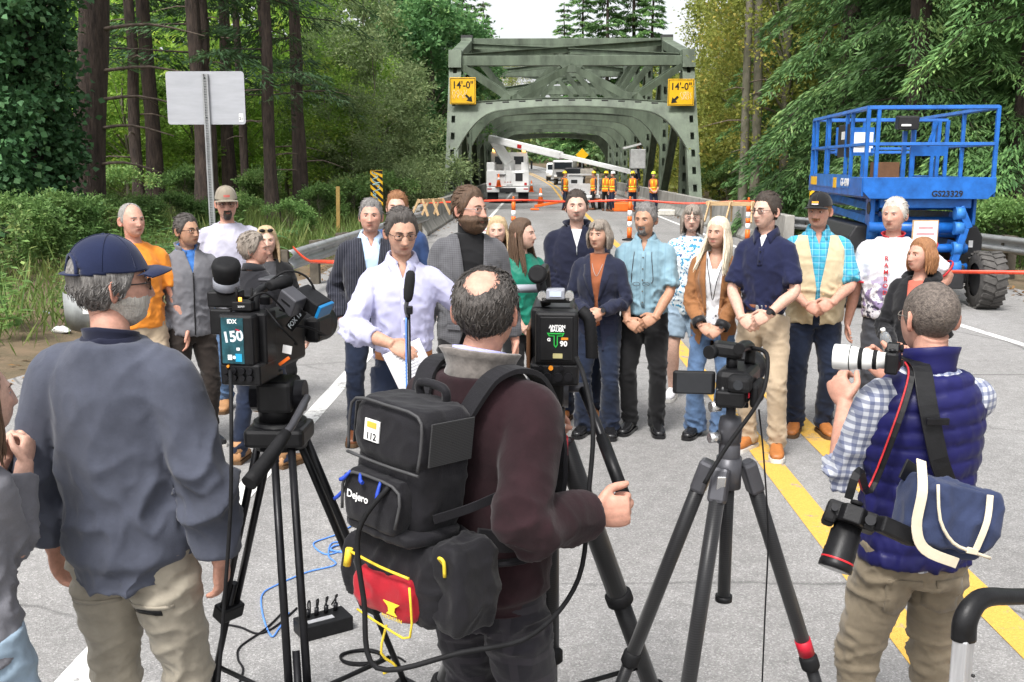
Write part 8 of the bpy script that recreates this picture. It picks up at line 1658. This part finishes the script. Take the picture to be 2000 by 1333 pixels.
# litter in the verge
for px, py, lab, m in ((92, 625, 'crumpled blue and white wrapper in the verge', mat('wrapper', (0.65, 0.68, 0.75), 0.4, col2=(0.08, 0.14, 0.4), vscale=14)), (120, 655, 'torn white paper scrap on the soil by the guardrail end', M_WHITE)):
    p = gp(px, py); q = MB(); q.sphere((0, 0, 0.03), (0.12, 0.08, 0.05), 10, 8); me = q.mesh('litter'); co = vco(me); co += rng.normal(0, 0.014, co.shape); me.vertices.foreach_set('co', co.ravel()); me.materials.append(m); tag(link('litter', me, None, loc=(p.x, p.y, 0.03)), lab, 'litter')

# ================================================================== blue scissor lift
BLUE = mat('lift_blue', (0.012, 0.125, 0.46), 0.4, var=0.2, vscale=5, coat=0.1, bump=0.05); LBLU = mat('lift_blue_worn', (0.03, 0.18, 0.55), 0.5, var=0.2, vscale=5); DKG = mat('lift_charcoal', (0.022, 0.022, 0.024), 0.5, var=0.2, vscale=6)
lift = thing('scissor_lift', 'blue rough terrain scissor lift parked on the right shoulder', 'lift', (5.52, 14.3, 0), R(-4.5))
X0, X1, Y0, Y1, ZD, ZR = -0.90, 0.90, 0.0, 3.95, 1.82, 2.82
MB().box((0, 1.975, ZD-0.02), (1.78, 3.93, 0.05)).build('deck', mat('deck_grey', (0.12, 0.12, 0.13), 0.8), lift)
MB().prism([(X0, 1.66), (X0, ZD+0.04), (X1, ZD+0.04), (X1, 1.66), (X1-0.10, 1.56), (X0+0.10, 1.56)], -0.03, 0.0, M=lambda u, v, w: (u, w, v)).build('end_skirt', BLUE, lift, bevel=0.006)
for s in (-1, 1):
    q = MB(); q.box((s*0.895, 1.98, ZD-0.095), (0.03, 3.94, 0.27)); sk_ = q.build('side_skirt', BLUE, lift, bevel=0.006)
MB().box((-0.914, 2.1, ZD-0.03), (0.008, 2.6, 0.20)).build('extension_rail', LBLU, lift)
text('lettering', 'GS23329', 0.115, M_INK, lift, (0.25, -0.033, 1.63), FRONT, 0.002, bold=0.003)
SDE = (PI/2, 0, -PI/2); text('lettering', 'GS-4390', 0.16, M_WHITE, lift, (-0.922, 1.05, ZD-0.05), SDE, 0.002, bold=0.004)
MB().box((-0.921, 3.45, ZD-0.05), (0.006, 0.5, 0.14)).build('yellow_decal', M_YSIGN, lift); MB().box((-0.921, 1.75, ZD-0.06), (0.006, 0.22, 0.16)).build('yellow_decal', M_YSIGN, lift)
def tb(name, a, b, r=0.024, m=BLUE): q = MB(); q.bar(a, b, r*2, r*2, up=(0.3, 0.2, 1)) if abs(Vector(b).x-Vector(a).x)+abs(Vector(b).y-Vector(a).y) > 0.01 else q.box((Vector(a)+Vector(b))/2, (r*2, r*2, abs(b[2]-a[2]))); return q.build(name, m, lift, bevel=0.004)
for (x, y) in ((X0+.03, 0.02), (X1-.03, 0.02), (X0+.03, Y1-.02), (X1-.03, Y1-.02), (X0+.03, 2.6), (X0+.03, 2.75), (X0+.03, 1.3), (X1-.03, 1.4), (X1-.03, 2.6), (X0+.03, 3.6), (X0+.03, 0.95), (X0+0.17, 0.02), (0.0, Y1-.02), (-0.35, 1.9), (0.35, 1.9)):
    if y == 1.9: continue
    tb('rail_post', (x, y, ZD), (x, y, ZR), 0.026)
for z, r_ in ((ZR, 0.026), (ZD+0.5, 0.022)):
    tb('guard_rail', (X0+.03, 0.02, z), (X1-.03, 0.02, z), r_); tb('guard_rail', (X0+.03, Y1-.02, z), (X1-.03, Y1-.02, z), r_)
    tb('guard_rail', (X0+.03, 0.02, z-0.002), (X0+.03, Y1-.02, z-0.002), r_); tb('guard_rail', (X1-.03, 0.02, z-0.002), (X1-.03, Y1-.02, z-0.002), r_)
# entry gate, control box, document panel, inner extension posts
for x in (0.12, 0.42, 0.50): tb('gate_post', (x, 1.35, ZD), (x, 1.35, ZR-0.12), 0.026)
tb('gate_rail', (0.12, 1.35, ZR-0.12), (0.62, 1.35, ZR-0.12), 0.022); tb('gate_post', (0.62, 1.35, ZD), (0.62, 1.35, ZR-0.12), 0.026); tb('gate_brace', (0.34, 1.33, ZD+0.5), (0.46, 1.33, ZR-0.14), 0.018); MB().box((0.38, 1.34, ZD+0.45), (0.5, 0.03, 0.20)).build('gate_panel', BLUE, lift)
MB().box((-0.02, 1.2, ZR-0.16), (0.30, 0.22, 0.20), (0.1, 0, 0)).build('control_box', DKG, lift, bevel=0.015); MB().box((-0.06, 1.085, ZR-0.20), (0.14, 0.01, 0.03)).build('control_label', M_WHITE, lift); MB().box((0.0, 1.35, ZD+0.36), (0.06, 0.06, 0.72)).build('control_post', BLUE, lift)
MB().box((-0.42, 2.75, ZD+0.60), (0.62, 0.03, 0.46)).build('document_panel', BLUE, lift)
for x, z, w_, h in ((-0.30, 0.62, 0.34, 0.26), (-0.36, 0.47, 0.40, 0.09), (-0.56, 0.77, 0.12, 0.10)): MB().box((x, 2.73, ZD+z), (w_, 0.01, h)).build('instruction_label', M_WHITE, lift)
MB().box((-0.86, 1.55, ZD+0.58), (0.03, 0.72, 0.50)).build('manual_box', DKG, lift, bevel=0.02); MB().box((-0.878, 1.5, ZD+0.66), (0.006, 0.26, 0.12)).build('manual_label', M_WHITE, lift); MB().box((-0.05, 2.2, ZD+0.14), (0.38, 0.3, 0.24)).build('tool_crate', mat('brown_crate', (0.16, 0.08, 0.04), 0.8), lift)
tb('guard_rail', (X0+.05, 2.75, ZR-0.06), (X1-.05, 2.75, ZR-0.06), 0.022); tb('guard_rail', (X0+.05, 2.75, ZD+0.42), (X1-.05, 2.75, ZD+0.42), 0.022)
# scissor stack (stowed), pivots and cylinders
for k in range(4):
    z = 0.78+0.20*k
    for s, nm in ((-1, 'scissor_arm'), (1, 'scissor_arm')):
        tb(nm, (s*0.62, 0.45, z+0.03), (s*0.62, 3.6, z+0.12), 0.055, LBLU); tb(nm, (s*0.50, 0.45, z+0.12), (s*0.50, 3.6, z+0.03), 0.055, BLUE)
    cy(lift, 'cross_tube', (-0.66, 0.45, z+0.06), (0.66, 0.45, z+0.06), 0.05, BLUE, 16)
    for s in (-1, 1): cy(lift, 'pivot_boss', (s*0.70, 0.45, z+0.06), (s*0.56, 0.45, z+0.06), 0.085, LBLU, 18)
MB().box((0, 1.9, 1.60), (1.5, 3.3, 0.10)).build('under_frame', BLUE, lift); MB().box((0, 0.12, 1.50), (1.25, 0.10, 0.14)).build('under_beam', BLUE, lift, bevel=0.01)
for a, b, r_ in (((-0.75, 0.16, 1.15), (0.62, 0.16, 1.15), 0.075), ((-0.2, 0.12, 0.86), (0.62, 0.12, 0.86), 0.060), ((0.0, 0.08, 0.60), (0.62, 0.08, 0.60), 0.050)): cy(lift, 'lift_cylinder', a, b, r_, BLUE, 20)
for z in (1.36, 1.15, 0.86, 0.60): cy(lift, 'pivot_boss', (0.40, 0.06, z), (0.52, 0.06, z), 0.095, LBLU, 20)
MB().bar((0.55, 0.05, 1.15), (0.42, 0.05, 0.62), 0.10, 0.10).build('link_arm', BLUE, lift, bevel=0.01); MB().bar((0.46, 0.05, 1.45), (0.60, 0.05, 1.15), 0.10, 0.10).build('link_arm', BLUE, lift, bevel=0.01)
MB().box((-0.70, 0.30, 1.38), (0.07, 0.30, 0.42)).build('support_plate', BLUE, lift, bevel=0.02); MB().box((0.70, 0.30, 1.38), (0.05, 0.30, 0.40)).build('support_plate', BLUE, lift, bevel=0.02); cy(lift, 'hole_shade_disc', (-0.745, 0.24, 1.42), (-0.733, 0.24, 1.42), 0.09, DKG, 20)  # last piece: raised charcoal disc, coloured as the shade in a plate hole
MB().box((0, 1.9, 0.52), (1.20, 3.7, 0.26)).build('chassis', DKG, lift, bevel=0.02); MB().box((0, 0.06, 0.46), (1.15, 0.16, 0.34)).build('bumper', DKG, lift, bevel=0.02); cy(lift, 'red_cap', (0.12, -0.01, 0.92), (0.12, -0.04, 0.92), 0.06, REDP, 16)
for s in (-1, 1): MB().prism([(0.55, 0.30), (0.95, 0.34), (0.95, 1.00), (0.86, 1.16), (0.55, 1.16)], 0.45, 3.3, M=lambda u, v, w: (s*u, w, v)).build('side_pod', DKG, lift, bevel=0.03)
MB().box((0.78, 0.442, 0.90), (0.06, 0.01, 0.10)).build('warning_label', M_WHITE, lift)
def wheel(par, c, r, w_, lug=True, rim=DKG, n=40):
    t = MB(); pr = [(r*0.58, -w_/2), (r*0.88, -w_/2), (r*0.97, -w_*0.42), (r*0.97, w_*0.42), (r*0.88, w_/2), (r*0.58, w_/2)]; t.lathe(pr, c, (1, 0, 0), n, caps=False); ty = t.build('tyre', mat('tyre_rubber', (0.085, 0.08, 0.075), 0.9, var=0.25, vscale=9, bump=0.2), par)
    if lug:
        for i in range(22):
            a = 2*PI*i/22
            for s in (-1, 1): aa = a+s*0.07; MB().box((c[0]+s*w_*0.25, c[1]+math.cos(aa)*r*0.975, c[2]+math.sin(aa)*r*0.975), (w_*0.50, r*0.155, r*0.07), Matrix.Rotation(aa-PI/2, 3, 'X') @ Matrix.Rotation(s*0.35, 3, 'Z')).build('tread_lug', MATS['tyre_rubber'], ty)
    q = MB(); q.lathe([(r*0.60, -w_*0.42), (r*0.50, -w_*0.36), (r*0.48, -w_*0.1), (r*0.2, 0), (r*0.2, w_*0.1), (r*0.48, w_*0.2), (r*0.60, w_*0.42)], c, (1, 0, 0), 28); q.build('rim', rim, par)
for x, y in ((-0.93, 0.15), (0.93, 0.15), (-0.93, 3.3), (0.93, 3.3)): wheel(lift, (x, y, 0.41), 0.41, 0.33, True)

# ================================================================== vehicles and crew on the bridge
GLZ = mat('vehicle_glass', (0.02, 0.025, 0.03), 0.08, spec=0.7); RLAMP = mat('red_lamp', (0.45, 0.02, 0.02), 0.3); AMB = emis_mat('amber_beacon', (1.0, 0.45, 0.12), 2.5)
tr0 = Vector((-1.55, 55.5, 0)); tk = thing('bucket_truck', 'white bucket truck with raised boom parked on the bridge lane', 'truck', tr0); B_ = lambda n, c, s, m=M_WHITE, r=None, bv=0.03: MB().box(c, s, r).build(n, m, tk, bevel=bv)
B_('chassis', (0, 2.6, 0.72), (0.9, 6.4, 0.25), DKG); B_('service_body', (0, 1.4, 1.25), (2.3, 2.8, 0.95)); B_('tail_panel', (0, -0.04, 1.35), (2.34, 0.08, 0.85)); B_('cab', (0, 5.0, 1.75), (2.2, 1.6, 1.9), bv=0.15); B_('hood', (0, 6.2, 1.3), (2.0, 1.0, 0.9), bv=0.15); B_('cab_rear_window', (0.0, 4.19, 2.3), (1.5, 0.03, 0.55), GLZ); B_('windscreen', (0, 5.82, 2.2), (1.8, 0.05, 0.6), GLZ); B_('bumper', (0, -0.14, 0.74), (2.3, 0.16, 0.28)); B_('headboard', (0, 3.0, 2.15), (2.1, 0.12, 1.3)); B_('headboard_window', (-0.55, 2.93, 2.35), (0.55, 0.02, 0.45), GLZ); B_('headboard_window', (0.55, 2.93, 2.35), (0.55, 0.02, 0.45), GLZ)
for s in (-1, 1):
    B_('side_box', (s*0.95, 1.4, 1.95), (0.42, 2.7, 0.55)); B_('wheel_arch', (s*0.95, 1.0, 0.8), (0.4, 1.1, 0.5), DKG); B_('mudflap', (s*0.85, -0.05, 0.40), (0.55, 0.03, 0.55), M_RUB, None, 0.005); B_('tail_lamp', (s*0.98, -0.09, 1.05), (0.14, 0.03, 0.14), RLAMP, None, 0.01); B_('beacon', (s*0.85, 2.95, 2.92), (0.22, 0.2, 0.16), AMB, None, 0.03); B_('mirror', (s*1.28, 5.5, 2.1), (0.12, 0.16, 0.5), DKG); B_('bumper_reflector', (s*1.0, -0.225, 0.78), (0.24, 0.01, 0.06), RLAMP, None, 0)
    for y in (1.0, 5.6): wheel(tk, (s*0.92, y, 0.5), 0.5, 0.36, False)
for x in (-0.15, 0, 0.15): B_('marker_lamp', (x, -0.09, 1.15), (0.05, 0.02, 0.04), RLAMP, None, 0)
B_('dark_panel', (0.62, -0.09, 1.42), (0.40, 0.02, 0.42), DKG, None, 0.01); B_('panel_edge', (0.62, -0.10, 1.66), (0.55, 0.05, 0.05)); B_('number_plate', (0.1, -0.09, 0.98), (0.34, 0.02, 0.12), mat('plate_grey', (0.5, 0.5, 0.5), 0.5), None, 0); B_('step_bracket', (-0.35, -0.12, 1.55), (0.5, 0.08, 0.05), DKG); B_('ladder_stile', (-0.15, -0.10, 1.6), (0.05, 0.04, 0.8)); B_('ladder_stile', (0.15, -0.10, 1.6), (0.05, 0.04, 0.8)); B_('hitch', (0, -0.25, 0.62), (0.22, 0.2, 0.16), DKG)
cy(tk, 'turntable', (0, 1.9, 1.75), (0, 1.9, 2.35), 0.36, M_WHITE, 20); MB().bar((0.0, 1.7, 2.2), (-0.9, 1.6, 3.55), 0.5, 0.55).build('boom_pedestal', M_WHITE, tk, bevel=0.04)
e0 = Vector((-0.95, 1.5, 3.5)); e1 = yp(1240, 338, 50)-tr0; mid = e0.lerp(e1, 0.52)
MB().bar(e0+Vector((-.1, 0, .05)), mid, 0.32, 0.38).build('lower_boom', M_WHITE, tk, bevel=0.04); MB().bar(e0.lerp(e1, 0.45), e1, 0.2, 0.22).build('upper_boom', M_WHITE, tk, bevel=0.02)
c = e0.lerp(e1, 0.30); dd = (e1-e0).normalized(); ang = math.atan2(dd.z, math.hypot(dd.x, dd.y)); yw = math.atan2(dd.y, dd.x)
MB().box(c+Vector((0, -0.18, 0)), (1.2, 0.03, 0.20), Matrix.Rotation(yw, 3, 'Z') @ Matrix.Rotation(-ang, 3, 'Y')).build('boom_decal', DKG, tk); MB().box(c+Vector((-0.62, -0.19, 0.10)), (0.3, 0.03, 0.2), Matrix.Rotation(yw, 3, 'Z') @ Matrix.Rotation(-ang, 3, 'Y')).build('boom_decal', RLAMP, tk)
bk = yp(1243, 315, 50)-tr0; MB().box(bk+Vector((0.05, 0, 0.1)), (0.75, 0.6, 0.95)).build('bucket', mat('bucket_grey', (0.55, 0.56, 0.55), 0.5), tk, bevel=0.05); MB().box(bk+Vector((-0.25, -0.05, 0.72)), (0.9, 0.5, 0.10), (0, -0.25, 0)).build('bucket_lid', M_WHITE, tk); MB().bar(e1, bk+Vector((0, 0, -0.35)), 0.2, 0.2).build('bucket_link', M_WHITE, tk)
# small cones
def cone(p, lab, h=0.7):
    t = thing('traffic_cone', lab, 'cone', p, group='small traffic cones near the truck'); t.scale = (h/0.7,)*3; MB().box((0, 0, 0.015), (0.36, 0.36, 0.03)).build('base', M_ORANGE, t, bevel=0.01); MB().cyl((0, 0, 0.03), (0, 0, 0.70), 0.135, 18, 0, 0.03).build('body', M_ORANGE, t); MB().cyl((0, 0, 0.36), (0, 0, 0.50), 0.0840, 18, 0, 0.0620).build('band', REFW, t)
cone((tr0.x-0.5, tr0.y-0.16, 0.90), 'orange cone standing on the bucket truck bumper', 0.7); p = yp(1056, 365, 52); cone((p.x, p.y, 0), 'orange cone on the road right of the bucket truck', 0.9); p = yp(1038, 345, 80); cone((p.x, 80, 0), 'far orange cone on the road beyond the bucket truck', 0.9)
# compressor trailer
ct = thing('compressor_trailer', 'white work trailer with generator and orange outriggers on the bridge', 'trailer', (2.25, 47.5, 0)); X_ = lambda n, c, s, m=M_WHITE, r=None: MB().box(c, s, r).build(n, m, ct, bevel=0.02)
X_('bed', (0, 0.6, 0.62), (1.5, 2.2, 0.14)); X_('tank', (-0.2, 0.3, 0.95), (1.1, 0.9, 0.5), mat('grey_tank', (0.45, 0.45, 0.45), 0.5)); X_('generator', (-0.35, 1.2, 1.15), (0.7, 0.8, 0.75)); X_('engine_block', (0.35, 1.1, 1.15), (0.5, 0.6, 0.6), mat('engine_tan', (0.28, 0.2, 0.12), 0.6)); X_('vent', (-0.42, 0.79, 1.2), (0.3, 0.02, 0.35), DKG); X_('roll_frame', (0.0, 0.75, 1.62), (1.5, 0.08, 0.08)); X_('load', (0.2, 1.2, 1.72), (0.6, 0.5, 0.35), mat('pale_load', (0.6, 0.55, 0.48), 0.8))
for s in (-1, 1): X_('frame_post', (s*0.72, 0.75, 1.15), (0.07, 0.07, 1.0)); wheel(ct, (s*0.85, 0.8, 0.35), 0.35, 0.22, False); MB().bar((s*0.4, -0.3, 0.5), (s*2.3, -0.9, 0.18), 0.16, 0.12).build('outrigger', M_ORANGE, ct, bevel=0.02); X_('outrigger_pad', (s*2.3, -0.9, 0.05), (0.4, 0.4, 0.08), M_ORANGE)
X_('drawbar', (0, -0.6, 0.45), (0.12, 0.9, 0.12), DKG)
# parked vehicles beyond the bridge
def car(p, rz, lab, paint, kind):
    t = thing('parked_'+kind, lab, 'truck' if kind != 'van' else 'van', p, rz, 'vehicles parked beyond the bridge'); X = lambda n, c, s, m=paint, bv=0.08: MB().box(c, s).build(n, m, t, bevel=bv)
    if kind == 'van': X('body', (0, 2.2, 1.25), (1.95, 4.4, 1.7), bv=0.25); X('hood', (0, -0.3, 0.85), (1.85, 1.0, 0.7), bv=0.2); X('windscreen', (0, 0.0, 1.6), (1.6, 0.12, 0.6), GLZ, 0.02)
    elif kind == 'pickup': X('cab', (0, 1.6, 1.45), (1.85, 1.8, 0.9), bv=0.2); X('body', (0, 1.6, 0.85), (1.95, 5.2, 0.65), bv=0.1); X('windscreen', (0, 0.72, 1.5), (1.6, 0.12, 0.55), GLZ, 0.02); X('grille', (0, -1.01, 0.85), (1.2, 0.04, 0.4), DKG, 0.02)
    else: X('cab', (0, 0.5, 1.6), (2.2, 1.8, 1.9), bv=0.2); X('cargo_box', (0, 3.6, 1.7), (2.3, 4.2, 1.6), mat('cargo_grey', (0.35, 0.34, 0.33), 0.6)); X('windscreen', (0, -0.42, 2.0), (1.8, 0.08, 0.7), GLZ, 0.02); X('grille', (0, -0.42, 1.1), (1.4, 0.06, 0.5), DKG, 0.02)
    for s in (-1, 1):
        X('headlight', (s*0.75, -1.0 if kind == 'pickup' else (-0.82 if kind == 'van' else -0.44), 0.95), (0.3, 0.06, 0.2), M_WHITE, 0.02)
        for y in (0.2, 3.2): wheel(t, (s*0.85, y, 0.38), 0.38, 0.24, False, n=20)
def far(px, py, Y): p = yp(px, py, Y); return (p.x, Y, zr(Y))
car(far(1083, 330, 118), R(-6), 'white van parked on the road shoulder beyond the bridge', M_WHITE, 'van'); car(far(1100, 330, 104), R(-5), 'grey tank truck parked between van and dark pickup', mat('silver_paint', (0.5, 0.5, 0.5), 0.35, metal=0.4), 'truck'); car(far(1121, 335, 92), R(-4), 'dark flatbed pickup parked behind the boom', DKG, 'pickup')
p = yp(1137, 303, 100); t = thing('warning_sign', 'yellow diamond warning sign beyond the bridge', 'sign', (p.x, 100, 0)); MB().box((0, 0, p.z), (0.9, 0.03, 0.9), (0, R(45), 0)).build('panel', M_YSIGN, t); MB().box((0, 0.05, p.z/2), (0.08, 0.06, p.z)).build('post', M_GALV, t)
# crew
HIV = fab('hi_vis_orange', (0.85, 0.20, 0.02), 0.7); HIY = mat('hi_vis_lime', (0.70, 0.80, 0.05), 0.5); HATY = mat('hard_hat_yellow', (0.80, 0.55, 0.02), 0.35); HATW = mat('hard_hat_white', (0.8, 0.8, 0.8), 0.35); HATL = mat('hard_hat_lime', (0.62, 0.80, 0.06), 0.35); CHAR = fab('charcoal', (0.05, 0.05, 0.055))
def crew(px, top, Y, yaw, hat, lab, under_=CHAR, loc=None, legs=DENIM, **kw):
    def f(k):
        k['garment']('shirt', under_, 0.012, 0.9, 1.9 if under_ is CHAR else 0.9, vx=0.022); k['garment']('safety_vest', HIV, 0.034, 0.86, 0, topz=1.46, vx=0.02)
        for z in (0.98, 1.10): rx, ry, cy_ = k['ztorso'](z, 0.040); q = MB(); q.loft([(0, cy_, z-0.022, rx, ry), (0, cy_, z+0.022, rx, ry)], 24, caps=False); o = q.build('reflective_band', HIY, k['root']); o.modifiers.new('s', 'SOLIDIFY').thickness = 0.004
        for s in (-1, 1):
            q = MB(); pts = [(s*0.085, (-1 if w_ < 0.5 else 1)*0+k['front_y'](0.085, z, 0.042) if w_ < 0.5 else 0.135, z) for w_, z in ((0, 1.12), (0, 1.30), (0, 1.40), (1, 1.40), (1, 1.12))]; q.tube(pts, 0.020, 5, flat=0.3); q.build('reflective_strap', HIY, k['root'])
        q = MB(); q.lathe([(0.135, 0.055), (0.130, 0.062), (0.103, 0.066), (0.100, 0.11), (0.075, 0.150), (0.03, 0.168), (0.0, 0.170)], (0, 0.01, 0), n=24); k['hb_add'](q.v, q.f, 'hard_hat', hat)
    p = yp(px, top, Y); return make_person('person', lab, px, top, 1.76, yaw, 'bridge crew in hi vis vests', loc=loc or (p.x, Y, 0), vox=0.022, hvox=0.016, hair='brown', hst='short', bm=legs, skin='ruddy', shoes=(LEATHER, SOLEB), fn=f, **kw)
crew(1103, 338, 46.5, 60, HATY, 'worker in yellow hard hat left of the work trailer'); crew(1160, 342, 47.0, -70, HATY, 'worker in yellow hard hat right of the work trailer', legs=BLKF); crew(1183, 336, 46.0, 160, HATY, 'worker with yellow hard hat and lime banded vest in dark trousers', legs=BLKF); crew(1197, 337, 45.4, -60, HATW, 'worker in white hard hat beside the parapet'); crew(1236, 342, 45.0, 175, HATY, 'worker with back turned leaning at the parapet'); crew(1278, 339, 43.2, 5, HATL, 'worker in lime hard hat with folded arms', under_=fab('maroon_tee', (0.12, 0.04, 0.04)), armR='claspA', armL='claspA')
bkw = tr0+bk; crew(1255, 305, 50, -60, HATY, 'worker standing in the raised bucket', loc=(bkw.x+0.1, bkw.y, bkw.z-0.95))
# materials stacked against the right parapet
for i, (px, Y, s_, lab, m) in enumerate(((1215, 45.5, (0.9, 0.5, 0.4), 'orange tool box on the deck behind the crew', M_ORANGE), (1205, 46.3, (0.7, 0.5, 0.5), 'tan timber bundle on the deck behind the crew', M_WOOD), (1300, 41.5, (0.8, 0.2, 0.25), 'pale sandbag slumped by the right parapet', mat('sandbag', (0.6, 0.58, 0.52), 0.9)))):
    p = yp(px, 400, Y); t = thing('tool_box' if i == 0 else ('timber_bundle' if i == 1 else 'sandbag'), lab, 'box' if i == 0 else ('timber' if i == 1 else 'sandbag'), (p.x, Y, 0)); MB().box((0, 0, s_[2]/2), s_).build('body', m, t, bevel=0.05); MB().box((0, 0, s_[2]+0.01), (s_[0]*0.6, s_[1]*0.5, 0.04)).build('top_piece', m, t, bevel=0.01)
bpy.data.scenes.remove(TMP)
